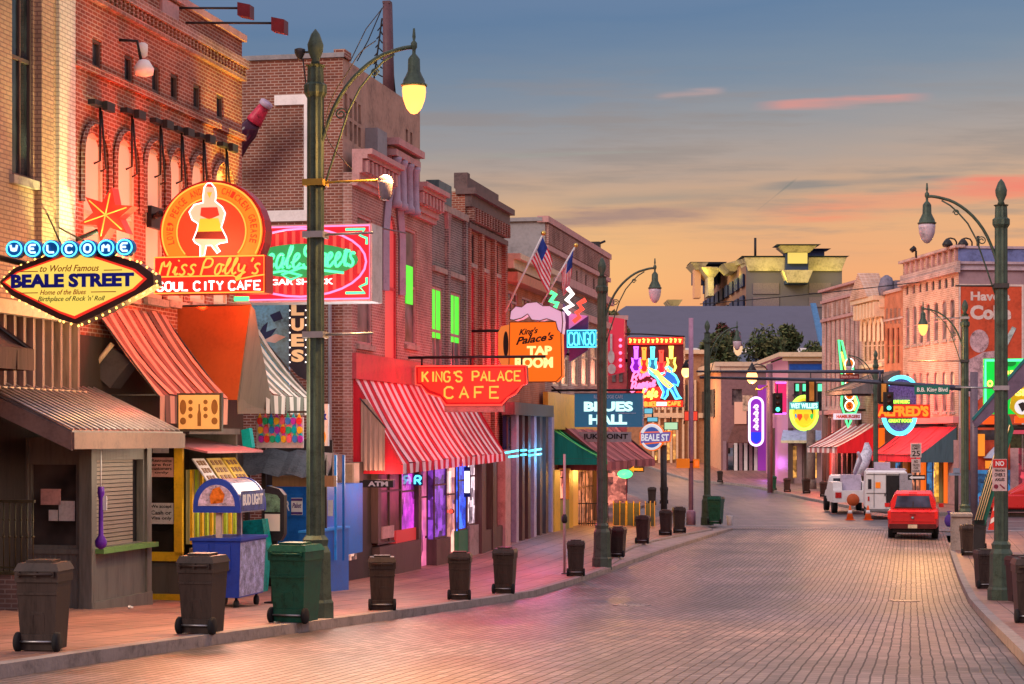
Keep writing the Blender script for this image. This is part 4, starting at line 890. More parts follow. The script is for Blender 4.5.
# sugar shack oval sign
s = SP(41.4, ref=300); t = s.thing('neon_candy_shop_sign', 'green script neon on a red oval sign board in a white box frame', 'sign', 300, 262)
mb = MB(); s.bx(mb, 226, 372, 225, 302, 0, .85); obj('cabinet', mb, mat('cabinet_white', (.55, .5, .48), .4), t)
mb = MB(); s.bx(mb, 227, 370, 227, 300, -.02, -.001); obj('face_panel', mb, emi('sign_crimson', (.85, .02, .05), .6, (.5, .02, .03)), t)
mb = MB(); pts = circ(302, 263, 64, 33); s.poly(mb, pts, -.04, -.02); obj('oval_panel', mb, emi('sign_deep_red', (.7, .03, .05), .42, (.35, .02, .03)), t)
mb = MB()
for i in range(15):
    xx = 245 + i * 8.2; hh = 32 * math.sqrt(max(0, 1 - ((xx - 302) / 62) ** 2)); s.bx(mb, xx - 1.6, xx + 1.6, 263 - hh, 263 + hh, -.055, -.04)
obj('board_stripes', mb, emi('sign_stripe', (1, .12, .10), .7), t)
mb = MB(); s.line(mb, circ(302, 263, 65, 34), -.07, .025, close=True); s.line(mb, [(227.5, 299.5), (370, 299.5), (370, 227), (227.5, 227)], -.05, .02, close=True); obj('border_tubing', mb, neon('pink'), t)
mb = MB(); s.nw(mb, 'Beale', 254, 302, 246, 269, -.10, .034, shear=.35); s.nw(mb, 'Streets', 304, 356, 246, 268, -.10, .034, shear=.25); s.line(mb, [(264, 274), (285, 271), (303, 276), (292, 280), (283, 275), (303, 268), (345, 274)], -.10, .03)
for (a, b, u, v) in ((347, 231, 1, 1), (347, 294, 1, -1)): s.line(mb, [(a, b), (a + 19, b), (a + 14, b + 6 * v), (a + 21, b + 9 * v), (a + 21, b + 15 * v)], -.10, .03)
obj('script_tubing', mb, neon('mint'), t)
mb = MB(); s.poly(mb, circ(303, 261, 56, 17), -.066, -.056); obj('script_glow_panel', mb, emi('script_glow', (.03, .55, .16), .45, (.02, .2, .08)), t)  # green glow around the script tubes, put in as an emitting ellipse
mb = MB(); s.w(mb, 'SUGAR SHACK', 258, 334, 279, 285, -.056, bold=.02, depth=.02); obj('lettering', mb, neon('white'), t)
mb = MB(); s.bx(mb, 205, 250, 296, 300.5, -.1, -.06); obj('green_light_strip', mb, neon('green'), t)
mb = MB(); mb.tube([(s.x(230), s.q + .4, s.z(222)), (TL - .5, s.q + .4, s.z(222))], .05, 6); mb.tube([(s.x(360), s.q + .4, s.z(224)), (s.x(300), sk, s.z(190))], .02, 5); mb.tube([(s.x(360), s.q + .6, s.z(224)), (TL, sk + .3, s.z(214))], .03, 5); obj('bracket', mb, BLACK, t)

# blue mural and vertical BLUES board
s = SP(43.6, ref=270); t = s.thing('mural_board', 'sky blue painted mural board with dark birds beside the vertical black letter sign', 'mural', 262, 350)
muralm = mat('mural_blue', (.22, .60, .82), .6, var=.4, scale=2.5)
mb = MB(); s.poly(mb, [(222, 302), (289, 302), (289, 390), (222, 390)], 0, .08); obj('panel', mb, muralm, t)
mb = MB(); s.poly(mb, [(258, 335), (263, 326), (268, 322), (266, 332), (277, 328), (270, 338), (262, 341)], -.012, 0); s.poly(mb, [(236, 309), (246, 306), (250, 311), (240, 314)], -.012, 0); s.poly(mb, [(270, 315), (280, 311), (283, 319), (274, 322)], -.012, 0); obj('painted_bird', mb, mat('mural_ink', (.03, .06, .16), .6), t)
mb = MB(); s.poly(mb, [(262, 341), (276, 334), (286, 337), (275, 343)], -.016, -.004); s.poly(mb, [(240, 345), (252, 338), (256, 352), (244, 356)], -.016, -.004); obj('painted_cloud', mb, WHITEP, t)
s = SP(43.2, ref=298); t = s.thing('vertical_blues_sign', 'tall black board with tan vertical letters and round bulbs beside the lamp post', 'sign', 298, 350)
mb = MB(); s.poly(mb, [(289, 300), (307, 300), (307, 362), (312, 376), (306, 380), (298, 376), (289, 366)], 0, .14); obj('board', mb, mat('board_black', (.02, .02, .03), .4), t)
for i, ch in enumerate('LUES'):
    mb = MB(); s.w(mb, ch, 291.5, 304, 303 + i * 15.5, 315.5 + i * 15.5, -.004, bold=.05, depth=.03); obj('letter', mb, emi('tan_letter', (1, .62, .3), .3, (.6, .42, .22)), t)
mb = MB()
for i in range(9):
    for xx in (290, 306): mb.ball(s.p(xx, 303 + i * 7.4, -.02), .018, 5)
obj('bulb_row', mb, neon('white'), t)

# ------------------------------------------------------------------ awnings
def awning(name, label, fr, T, s0, s1, Tout, ztop0, zbot, cols, nstripe, side='near', val=.32, group=None, ztop1=None, zbot1=None, sidecol=None, curve=0.28):
    """striped shed awning on the wall plane T, hanging out to Tout"""
    th = thing(name, label, 'awning', fr, T, s0, ztop0, group=group)
    ztop1 = ztop0 if ztop1 is None else ztop1; zbot1 = zbot if zbot1 is None else zbot1
    mb = MB(); mv = MB()
    for i in range(nstripe):
        f0, f1 = i / nstripe, (i + 1) / nstripe; a, b = s0 + (s1 - s0) * f0, s0 + (s1 - s0) * f1
        zt0, zt1 = ztop0 + (ztop1 - ztop0) * f0, ztop0 + (ztop1 - ztop0) * f1; zb0, zb1 = zbot + (zbot1 - zbot) * f0, zbot + (zbot1 - zbot) * f1
        K = 6
        for k in range(K):
            u0, u1 = k / K, (k + 1) / K; sag = lambda u: -.06 * math.sin(math.pi * u) - curve * u * (1 - u) + .022 * math.sin(i * 1.7 + u * 4) + .012 * math.sin(i * .55)
            L = lambda u, z_t, z_b: z_t + (z_b - z_t) * u + sag(u)
            p = [(T + (Tout - T) * u0, a, L(u0, zt0, zb0)), (T + (Tout - T) * u0, b, L(u0, zt1, zb1)), (T + (Tout - T) * u1, b, L(u1, zt1, zb1)), (T + (Tout - T) * u1, a, L(u1, zt0, zb0))]
            mb.quad(*p, mi=i % 2)
        sg = .02 * math.sin(i * 1.3)
        mv.quad((Tout, a, zb0), (Tout, b, zb1), (Tout + sg, b, zb1 - val), (Tout + sg, a, zb0 - val), mi=i % 2)
    obj('canopy_cloth', mb, cols, th); obj('valance', mv, cols, th)
    e = MB(); q = s0 + .003
    for q, zt_, zb_ in ((s0 + .003, ztop0, zbot), (s1 - .003, ztop1, zbot1)):
        if sidecol: e = MB(); e.add([(T, q, zt_), (Tout, q, zb_), (T, q, zb_), (Tout, q, zb_ - val), (T, q, zb_ - val)], [(0, 1, 2), (2, 1, 3, 4)]); obj('side_cloth', e, sidecol, th)
    f = MB(); r = .02
    for q in (s0 + .02, s1 - .02): f.tube([(T, q, zbot), (Tout - .03, q, zbot)], r, 5); f.tube([(T, q, ztop0 - .06), (Tout - .03, q, zbot - .03)], r, 5)
    f.tube([(Tout - .03, s0, zbot - .02), (Tout - .03, s1, zbot1 - .02)], r, 5); obj('frame', f, IRON, th)
    return th
T0 = -13.1
aA = ST.S(160, T0); aB = ST.S(228, T0)
awning('striped_awning', 'salmon and brown striped awning below the welcome sign', ST, TL, aA, aB, T0, ST.Z(302, TL, aA), ST.Z(395, T0, aA), [FAB['peach'], FAB['brown']], 15, val=.5, sidecol=None)
# brown awning at the left edge
s_ = 29.8
awning('brown_awning', 'small dark brown awning at the left edge under the welcome sign', ST, TL, 25.5, ST.S(34, -13.4) , -13.4, ST.Z(313, TL, 31), ST.Z(352, -13.4, 30), [FAB['brown2'], FAB['brown2']], 6, val=.33, sidecol=FAB['brown2'])
# orange canvas shelter
q = 37.9; s = SP(q, ref=210)
t = s.thing('canvas_shelter', 'big orange canvas end wall with shade-toned side panel between the two striped awnings', 'awning', 230, 350)
mb = MB(); mb.slab([s.p(160, 307), s.p(250, 306), s.p(237, 400), s.p(160, 400)], (0, .02, 0)); obj('end_cloth', mb, ORC, t)
xo, xi = s.x(250), s.x(237)
mb = MB(); q2 = q + 1.6; mb.slab([(xo, q + .01, s.z(306)), (xi, q + .01, s.z(400)), (xi, q + .01, s.z(414)), (xi + .02, q2 + .7, s.z(412)), (xi - .05, q2 + .5, s.z(392)), (xo - .0, q + .25, s.z(310))], (.02, 0, 0)); obj('side_cloth', mb, SHADEC, t)
mb = MB(); mb.tube([(s.x(160), q + .05, s.z(306)), (xo, q + .05, s.z(305))], .025, 5); mb.tube([(xo, q + .05, s.z(305)), (xi, q + .05, s.z(402))], .02, 5); obj('frame', mb, IRON, t)
aC = ST.S(266, T0)
awning('striped_awning', 'cream and moss green striped awning beside the blue mural', ST, TL, aC, 43.0, T0, ST.Z(322, TL, aC) , ST.Z(395, T0, aC), [FAB['cream'], FAB['moss']], 13, val=.38)
TKo = -13.05
kA, kB = ST.S(403, TKo), ST.S(505, TKo)
awning('long_awning', 'long red and white striped awning over the palace cafe front', ST, TL, kA, kB, TKo, ST.Z(375, TL, kA), ST.Z(464, TKo, kA), [FAB['white'], FAB['red']], 38, val=.26, ztop1=ST.Z(375, TL, kA) + .12, zbot1=ST.Z(453, TKo, kB), sidecol=FAB['red'])
# hanging beige side curtain
s = SP(kA - .06, ref=370); t = s.thing('side_curtain', 'pale canvas curtain hanging at the near end of the long red striped awning', 'curtain', 372, 440)
mb = MB(); w0 = [s.x(361 + i * 24 / 16) for i in range(17)]
for i in range(16): mb.quad((w0[i], s.q + .03 * math.sin(i * 1.9), s.z(471 - (i % 2))), (w0[i + 1], s.q + .03 * math.sin((i + 1) * 1.9), s.z(471 - ((i + 1) % 2))), (w0[i + 1], s.q + .01 * math.sin((i + 1) * 1.9), s.z(399 + max(0, i - 3) * 2.3)), (w0[i], s.q + .01 * math.sin(i * 1.9), s.z(399 + max(0, i - 4) * 2.3)))
obj('cloth', mb, mat('pale_canvas', (.36, .27, .21), .85, streak=True), t)
mb = MB(); s.line(mb, [(360, 398), (386, 428)], -.02, .02); obj('rail', mb, IRON, t)
T7 = -12.3
gA, gB, gC = ST.S(549 + 30, T7), ST.S(604, T7), ST.S(655, T7)
gA = ST.S(548, -14.38)
awning('green_awning', 'green awning with lime stripes next to the blue-doored front', ST, -14.38, gA, ST.S(607, T7), T7, ST.Z(427, TL, gA), ST.Z(458, T7, gA + 3), [FAB['green'], FAB['lime'], ], 7, val=.25, sidecol=FAB['dkgreen'])
awning('rose_awning', 'dull red striped awning over the juke joint corner', ST, -14.38, ST.S(607, T7) + .05, ST.S(655, T7), T7, ST.Z(423, TL, 95), ST.Z(459, T7, 95), [FAB['rose'], FAB['drose']], 13, val=.35, sidecol=FAB['drose'])

# ------------------------------------------------------------------ more left neon signs
s = SP(56.5, ref=470); t = s.thing('palace_cafe_sign', 'red shaped neon sign reading KINGS PALACE CAFE hanging from a black bar', 'sign', 470, 385)
cab = [(416, 366), (526, 366), (527, 384), (522, 386), (516, 394), (508, 398), (502, 405), (446, 405), (440, 397), (427, 393), (421, 385), (416, 384)]
mb = MB(); s.poly(mb, cab, 0, .3); obj('cabinet', mb, mat('cabinet_red', (.35, .02, .03), .4), t)
mb = MB(); s.poly(mb, [(418, 368), (524, 368), (525, 383), (514, 391), (500, 402.5), (448, 402.5), (441, 394), (430, 390), (422, 383), (418, 382)], -.02, -.001); obj('face_panel', mb, SRED, t)
mb = MB(); s.nw(mb, "KING'S", 423, 462, 371.5, 381.5, -.06, .028, rnd=False); s.nw(mb, "PALACE", 473, 521, 371.5, 381, -.06, .028, rnd=False); s.nw(mb, 'CAFE', 445, 499, 387, 398, -.06, .03, rnd=False, gap=3); obj('letter_tubing', mb, neon('orange'), t)
mb = MB(); s.line(mb, cab, -.03, .02, close=True); obj('border_tubing', mb, neon('red'), t)
mb = MB(); mb.tube([(TL - .05, s.q + .1, s.z(357)), (s.x(545), s.q + .1, s.z(357))], .045, 6)
for xx in (421, 470, 521): mb.tube([(s.x(xx), s.q + .1, s.z(357)), (s.x(xx), s.q + .1, s.z(367))], .03, 5)
obj('hanging_bar', mb, BLACK, t)
mb = MB(); s.bx(mb, 444, 503, 405.5, 412, .05, .25); obj('lower_box', mb, STONE, t)
# beer mug sign
s = SP(64.5, ref=530); t = s.thing('beer_mug_sign', 'orange beer mug shaped sign with lilac foam reading TAP ROOM', 'sign', 530, 345)
mug = [(510, 322), (556, 322), (561, 326), (562, 376), (556, 382), (512, 382), (509, 376)]
mb = MB(); s.poly(mb, mug, 0, .5); obj('mug_body', mb, SORG, t)
hd = [(510, 324), (501, 327), (498, 333), (498, 358), (502, 365), (510, 366), (510, 359), (505, 357), (503, 352), (503, 338), (506, 331), (510, 331)]
mb = MB(); s.poly(mb, [(510, 324), (501, 326), (498, 332), (498, 358), (502, 366), (510, 367)], .02, .3); obj('mug_handle', mb, emi('mug_handle_orange', (1, .25, .05), .7), t)
mb = MB(); s.poly(mb, circ(505.8, 344, 2.6, 13), .0, .019); obj('handle_hole', mb, INKK, t)
foam = [(510, 319), (511, 311), (516, 306), (522, 307), (527, 303), (537, 302), (543, 306), (550, 306), (556, 309), (562, 312), (563, 322), (562, 334), (558, 330), (556, 322), (547, 319), (540, 321), (532, 320), (528, 314), (522, 318), (514, 320)]
mb = MB(); s.poly(mb, foam, -.05, .52); obj('foam', mb, emi('foam_lilac', (.85, .5, .75), .55, (.6, .45, .55)), t)
mb = MB(); s.line(mb, foam, -.06, .018, close=True); s.line(mb, mug, -.03, .018, close=True); obj('outline', mb, mat('outline_brown', (.15, .06, .02), .5), t)
mb = MB(); s.w(mb, 'TAP', 527, 552, 346, 355, -.001, bold=.05, depth=.05); s.w(mb, 'ROOM', 515, 553, 357, 368, -.001, bold=.05, depth=.05); obj('lettering', mb, emi('tap_letter', (1, .72, .25), 1.6), t)
mb = MB(); s.w(mb, "King's", 518, 538, 327, 336, -.001, shear=.35, bold=.03, depth=.03, warp=lambda u, v: (s.x(519 + u * 19), s.z(337 - v * 8 - u * 2))); s.w(mb, "Palace's", 0, 1, 0, 1, -.001, shear=.35, bold=.03, depth=.03, warp=lambda u, v: (s.x(516 + u * 38), s.z(345 - v * 8 - u * 5))); obj('script_lettering', mb, INKK, t)
mb = MB(); mb.tube([(TL, s.q + .25, s.z(330)), (s.x(512), s.q + .25, s.z(330))], .05, 6); mb.tube([(TL, s.q + .25, s.z(372)), (s.x(512), s.q + .25, s.z(372))], .05, 6); obj('bracket', mb, BLACK, t)
# cyan bar sign with zigzags
s = SP(71.5, ref=580); t = s.thing('cyan_neon_sign', 'cyan neon box sign on a violet diamond with green, white and red zigzag bolts', 'sign', 580, 335)
mb = MB(); s.poly(mb, [(563, 303), (569, 310), (569, 348), (563, 360)], 0, .2); s.poly(mb, [(569, 328), (588, 316), (588, 350), (569, 362)], .02, .2); obj('diamond_panel', mb, mat('violet_panel', (.10, .06, .20), .4), t)
mb = MB(); s.poly(mb, [(569, 329), (569, 313), (588, 316)], -.03, .01); obj('pink_panel', mb, emi('pink_panel', (.8, .3, .75), .5), t)
mb = MB(); s.bx(mb, 568, 598, 330.5, 348, -.35, -.05); obj('cabinet', mb, emi('cyan_cabinet', (.02, .30, .5), .55), t)
mb = MB(); s.nw(mb, 'CONGO', 570.5, 596, 333, 345.5, -.39, .028, rnd=False, gap=1.0); s.line(mb, [(569, 331), (597.5, 331), (597.5, 347.5), (569, 347.5)], -.37, .02, close=True); obj('letter_tubing', mb, neon('cyan'), t)
for (pts, c) in (([(551, 292), (556, 294), (551, 301), (558, 303), (555, 308)], 'green'), ([(568, 288), (573, 294), (567, 300), (573, 305), (565, 309), (570, 314)], 'white'), ([(586, 300), (579, 304), (583, 309), (577, 313), (580, 317), (574, 322)], 'red')):
    mb = MB(); s.line(mb, pts, -.1, .09, n=6); obj('zigzag_tube', mb, neon(c), t)
mb = MB()
for yy in (333, 340, 346): s.line(mb, [(598.5, yy + 1), (601, yy - 1)], -.2, .05)
obj('side_tube', mb, neon('yellow'), t)
mb = MB(); mb.tube([(TL, s.q + .1, s.z(354)), (s.x(569), s.q + .1, s.z(354))], .05, 6); mb.tube([(TL, s.q + .1, s.z(310)), (s.x(569), s.q + .1, s.z(310))], .05, 6); obj('bracket', mb, BLACK, t)
# flags
def flag(px0, py0, px1, py1, q, pts, lab):
    s = SP(q, ref=px0); t = s.thing('national_flag', lab, 'flag', px0, py0, group='striped flags on slanted poles')
    mb = MB(); mb.tube([s.p(px0, py0), s.p(px1, py1)], .035, 6); obj('pole', mb, WHITEP, t)
    mb = MB(); mb.ball(s.p(px1, py1), .09, 8); obj('finial', mb, mat('gilt', (.6, .4, .1), .3, .8), t)
    n = 13; mb = MB(); top, bot = pts; K = 7                       # stripes run from hoist to fly
    def pt(u, v): a = [top[i] + (top[i + 2] - top[i]) * u for i in (0, 1)]; b = [bot[i] + (bot[i + 2] - bot[i]) * u for i in (0, 1)]; return s.p(a[0] + (b[0] - a[0]) * v, a[1] + (b[1] - a[1]) * v, .10 * math.sin(v * 7 + u * 4))
    for i in range(n):
        for k in range(K):
            u0, u1, v0, v1 = i / n, (i + 1) / n, k / K, (k + 1) / K
            mb.quad(pt(u0, v0), pt(u1, v0), pt(u1, v1), pt(u0, v1), mi=2 if (v0 < .38 and u0 > .45) else i % 2)
    obj('flag_cloth', mb, [mat('flag_red', (.6, .03, .06), .8), mat('flag_white', (.75, .7, .72), .8), mat('flag_blue', (.02, .05, .28), .8)], t)
flag(505, 312, 543.5, 234, 67, ((531, 261, 543, 238), (548, 294, 553, 262)), 'red white and blue flag on a slanted pole, left of two')
flag(541, 305, 576, 246, 73, ((561, 270, 574, 250), (563, 296, 569, 291)), 'furled red white and blue flag, right of two, above the zigzag neon')
# blues hall sign
s = SP(80, ref=610); t = s.thing('blues_hall_sign', 'dark blue box sign with glowing white letters reading BLUES HALL', 'sign', 610, 410)
mb = MB(); s.bx(mb, 574.5, 642.5, 393, 427, 0, .4); obj('cabinet', mb, emi('hall_blue', (.015, .15, .26), .5, (.02, .07, .13)), t)
mb = MB(); s.w(mb, 'BLUES', 584, 633, 401.5, 411.5, -.001, bold=.05, depth=.05); s.w(mb, 'HALL', 589, 627, 414.5, 424.5, -.001, bold=.05, depth=.05); obj('lettering', mb, emi('pale_cyan_letter', (.55, 1, .95), 1.5), t)
mb = MB(); s.w(mb, 'RUM BOOGIE CAFE', 594, 623, 395, 398.5, -.001, bold=.0, depth=.02); s.bx(mb, 618, 636, 413, 413.5, -.02, -.001); obj('small_lettering', mb, mat('letter_pale', (.5, .5, .55), .5), t)
mb = MB(); s.poly(mb, [(574.5, 393.6), (608, 393.6), (642.5, 393.6), (642.5, 393), (574.5, 393)], -.04, .42); obj('trim', mb, IRON, t)
mb = MB(); mb.tube([(TL, s.q + .2, s.z(390)), (s.x(642), s.q + .2, s.z(390))], .05, 6); mb.tube([(TL, s.q + .2, s.z(386)), (s.x(560), s.q + .2, s.z(393))], .03, 6); obj('bracket', mb, BLACK, t)
s = SP(83.5, ref=606); t = s.thing('juke_joint_sign', 'white strip sign reading JUKE JOINT below the dark blue hall sign', 'sign', 605, 436)
mb = MB(); s.bx(mb, 579, 631, 432, 442, 0, .1); obj('board', mb, mat('board_pale', (.42, .38, .40), .6), t)
mb = MB(); s.w(mb, 'JUKE JOINT', 583, 628, 433.7, 440.5, -.001, bold=.03, depth=.03); obj('lettering', mb, INKK, t)
# red wall sign with a guitar behind the lamp post
s = SP(104, ref=618); t = s.thing('red_guitar_sign', 'tall red wall sign with a pale guitar left of the big guitar neon', 'sign', 618, 340)
mb = MB(); s.poly(mb, [(606, 316), (624, 319), (624, 372), (606, 376)], 0, .5); obj('board', mb, emi('crimson_board', (.7, .03, .08), .35, (.4, .03, .05)), t)
mb = MB(); s.bx(mb, 610.5, 612.5, 334, 352, -.12, -.002); s.poly(mb, circ(611.5, 357, 3.2, 6.5), -.12, -.002); s.poly(mb, circ(612, 369, 4, 5), -.12, -.002); obj('guitar_shape', mb, mat('guitar_grey', (.4, .4, .42), .4), t)
mb = MB()
for yy in (340, 346, 353, 360, 366): mb.ball(s.p(620.5, yy, -.03), .09, 6)
obj('bulb_row', mb, neon('pink'), t)

# ------------------------------------------------------------------ kiosks and stalls
zk = gz(-13.3, 33)
kq0 = ST.S(90, -13.25); kq1 = ST.S(149, -13.25)
t = thing('ticket_kiosk', 'dark wooden ticket kiosk with ribbed metal roof at the left edge', 'kiosk', ST, -13.25, kq0, zk)
TB = mat('kiosk_brown', (.15, .14, .12), .5, var=.25, streak=True)
hw = [(kq0 + .28, kq1 - .28, zk + 1.18, zk + 2.62)]
mb = MB(); Mk = mapper(-13.25, 's', -1); wall_holes(mb, Mk, kq0, kq1, zk - .3, zk + 3.0, hw, .12)
Ck = lambda a, z, d=0: (a, kq0 + d, z)
hc = [(ST.T(31, kq0), ST.T(76, kq0), zk + 1.22, zk + 2.55)]
wall_holes(mb, Ck, -16.5, -13.25, zk - .3, zk + 3.0, hc, .12)
mb.quad((-16.5, kq1, zk - .3), (-13.25, kq1, zk - .3), (-13.25, kq1, zk + 3.0), (-16.5, kq1, zk + 3.0)); obj('wall', mb, TB, t)
mb = MB()
a = -16.4
while a < -13.5: mb.box(a, a + .03, kq0 - .012, kq0 + .0, zk + .15, zk + 1.05); a += .09
mb.box(-16.5, -13.2, kq0 - .03, kq0, zk + 1.08, zk + 1.16); mb.box(ST.T(27, kq0) - .1, ST.T(29, kq0), kq0 - .05, kq0, zk, zk + 3); mb.box(-13.42, -13.2, kq0 - .05, kq0 + .12, zk - .1, zk + 3.0); mb.box(-13.3, -13.21, kq1 - .18, kq1 + .03, zk - .1, zk + 3.0)
mb.box(-13.3, -13.19, kq0 - .04, kq1 + .02, zk - .1, zk + .28); obj('trim', mb, TB, t)
h_ = hc[0]; mb = MB(); mb.quad((h_[0], kq0 + .1, h_[2]), (h_[1], kq0 + .1, h_[2]), (h_[1], kq0 + .1, h_[3]), (h_[0], kq0 + .1, h_[3])); w_ = obj('window', mb, glass('kiosk_glass', (.05, .04, .035), .08), t)
h2 = hw[0]
mb = MB(); z = h2[2]
while z < h2[3]: mb.box(-13.36, -13.30 - .012 * 0, h2[0], h2[1] - .35, z, z + .055); z += .07
obj('roller_shutter', mb, mat('shutter_tan', (.30, .24, .19), .5, var=.1), t)
mb = MB(); mb.quad((-13.38, h2[0], h2[2]), (-13.38, h2[1], h2[2]), (-13.38, h2[1], h2[3]), (-13.38, h2[0], h2[3])); obj('opening', mb, BLACK, t)
mb = MB(); mb.box(-13.32, -13.05, kq0 + .1, kq1 - .05, zk + 1.08, zk + 1.16); obj('counter', mb, mat('green_counter', (.13, .26, .07), .5), t)
# roof: eave to the street, ridge at the wall
ez = ST.Z(434, -12.75, kq0); rz = ST.Z(393, TL, 34.5)
e0, e1 = ST.S(72, -12.7), ST.S(183, -12.7)
mb = MB(); P = [(-12.7, e0, ez), (-12.7, e1, ez), (TL + .1, e1, rz), (TL + .1, e0, rz)]
mb.hexa(P, [(a, b, c + .05) for a, b, c in P]); obj('roof', mb, mat('roof_brown_metal', (.17, .15, .15), .4, .3, var=.2), t)
mb = MB(); q = e0
while q < e1: mb.tube([(-12.68, q, ez + .07), (TL + .1, q, rz + .07)], .022, 4); q += .24
obj('roof_ribs', mb, mat('roof_rib', (.40, .35, .34), .35, .3), t)
mb = MB(); mb.box(-12.72, -12.66, e0, e1, ez - .24, ez + .02); mb.slab([(-12.7, e0 - .02, ez - .26), (TL, e0 - .02, rz - .26), (TL, e0 - .02, rz + .02), (-12.7, e0 - .02, ez + .02)], (0, .05, 0)); obj('fascia', mb, mat('fascia_tan', (.22, .14, .11), .6), t)
def paper(par, M, a, b, z0, z1, col, lines, name='notice', d=-.012):
    mb = MB(); bar(mb, M, a, b, z0, z1, d, d + .008); p = obj(name, mb, col, par)
    if lines:
        mb = MB(); n = len(lines)
        for i, tx in enumerate(lines):
            zt = z1 - (z1 - z0) * (.08 + .84 * i / n); zb_ = z1 - (z1 - z0) * (.08 + .84 * (i + .72) / n); ww = (b - a) * (.42 if len(tx) > 5 else .3)
            c = (a + b) / 2; A = M((c - ww), zb_, d - .002)
            pl = 'yz' if abs(M(0, 0)[0] - M(1, 0)[0]) < 1e-6 else 'xz'
            write(mb, tx, c - ww, c + ww, zb_, zt, (M(0, 0, d - .001)[0] if pl == 'yz' else M(0, 0, d - .001)[1]), bold=.02, depth=.006, plane=pl)
        obj('printing', mb, INKK, p)
    return p
WP = mat('paper_white', (.6, .55, .52), .7); PP = mat('paper_pink', (.62, .34, .3), .7)
paper(t, Ck, ST.T(41, kq0), ST.T(61, kq0), ST.Z(505, -13.5, kq0), ST.Z(489, -13.5, kq0), PP, None)
paper(t, Ck, ST.T(59, kq0), ST.T(75, kq0), ST.Z(521, -13.5, kq0), ST.Z(501, -13.5, kq0), WP, None); paper(t, Ck, ST.T(49, kq0), ST.T(58, kq0), ST.Z(521, -13.5, kq0), ST.Z(510, -13.5, kq0), WP, None)
# purple hanging horn
t = thing('purple_horn', 'long purple drink horn hanging from the kiosk eave', 'ornament', ST, -12.9, ST.S(101, -12.9), zk + 1.2, local=True)
mb = MB(); mb.lathe((0, 0, 0), [(.02, -.02), (.09, .03), (.10, .12), (.04, .22), (.035, .8), (.06, .9), (.05, 1.0)], 12); obj('horn_body', mb, mat('purple_plastic', (.10, .02, .28), .3), t)
mb = MB(); mb.tube([(0, 0, 1.0), (0, 0, 1.6)], .01, 4); mb.box(.0, .1, -.01, .01, .62, .85); obj('cord_and_tag', mb, WHITEP, t)
# low brick planter with iron rail
zq = gz(-13.6, 30); q0 = 29.4; s = SP(q0, ref=10)
t = thing('railed_wall', 'low brick wall topped with a wrought iron railing at the left edge', 'wall', ST, s.x(31), q0, zq)
mb = MB(); mb.box(-17, s.x(31), q0, q0 + .3, zq - .3, s.z(575)); obj('wall', mb, brick('planter_brick', (.22, .14, .11), (.17, .11, .09), (.3, .24, .2)), t)
mb = MB(); mb.box(-17, s.x(31) + .03, q0 - .02, q0 + .32, s.z(575), s.z(572)); mb.box(-17, s.x(31), q0 + .11, q0 + .17, s.z(503), s.z(500)); mb.box(-17, s.x(31), q0 + .12, q0 + .15, s.z(569), s.z(567)); a = s.x(31) - .03
while a > -15.2: mb.tube([(a, q0 + .14, s.z(572)), (a, q0 + .14, s.z(500))], .011, 4); mb.ball((a, q0 + .14, s.z(537)), .028, 6); mb.ball((a, q0 + .14, s.z(520)), .02, 5); a -= .10
obj('railing', mb, mat('olive_iron', (.10, .085, .045), .4, .4), t)

# yellow drinks kiosk
zk = gz(-13.3, 36); yq = 35.6; YT = -13.3; yq1 = ST.S(240, YT)
t = thing('yellow_kiosk', 'yellow framed drinks kiosk with dark signed window and menu flaps under a pink roof', 'kiosk', ST, YT, yq, zk)
Cy = lambda a, z, d=0: (a, yq + d, z)
s = SP(yq, ref=170)
mb = MB(); mb.box(-15.2, YT, yq + .02, yq1, zk - .3, s.z(560)); mb.box(-15.2, YT, yq + .02, yq1, s.z(434), s.z(428)); mb.box(-15.2, YT - .05, yq1 - .1, yq1, zk, s.z(430)); obj('wall', mb, OLIVE, t)
mb = MB(); s.bx(mb, 175, 183, 445, 556, -.05, .05); s.bx(mb, 147, 183, 552, 561, -.05, .04); s.bx(mb, 147, 183, 594, 603, -.03, .04); s.bx(mb, 147, 175, 433, 440, -.05, .04); obj('frame', mb, YELP, t)
mb = MB(); s.bx(mb, 140, 176, 440, 553, .1, .12); obj('window', mb, glass('kiosk_dark', (.02, .015, .012), .1), t)
paper(t, lambda a, z, d=0: (a, yq + d, z), s.x(150), s.x(173.5), s.z(477), s.z(457.5), PP, ['Restrooms', 'are for', 'customers', 'only'], 'restroom_notice', d=-.0)
paper(t, lambda a, z, d=0: (a, yq + d, z), s.x(149), s.x(173.5), s.z(524), s.z(503), WP, ['We accept', 'Cash or', 'Visa only'], 'payment_notice', d=-.0)
paper(t, lambda a, z, d=0: (a, yq + d, z), s.x(155), s.x(171), s.z(453), s.z(436), WP, None, 'menu_card', d=-.12)
My = mapper(YT, 's', -1)
mb = MB(); q = yq + .1; i = 0
LIMEP = mat('lime_paint', (.42, .55, .04), .5)
while q < yq1 - .15: bar(mb, My, q, q + .09, zk + 1.15, zk + 2.55, -.03, .02, mi=i % 2); q += .27; i += 1
obj('window_posts', mb, [YELP, LIMEP], t)
mb = MB(); bar(mb, My, yq + .05, yq1 - .12, zk + 1.15, zk + 2.55, .06, .08); obj('window', mb, emi('kiosk_inside', (.55, .40, .08), .12, (.2, .17, .1)), t)
mb = MB(); bar(mb, My, yq, yq1, zk + .98, zk + 1.08, -.22, 0); obj('counter', mb, mat('counter_olive', (.24, .22, .12), .5), t)
mb = MB(); bar(mb, My, yq + .05, yq1 - .4, zk + .1, zk + .9, -.015, 0); obj('lower_panel', mb, YELP, t)
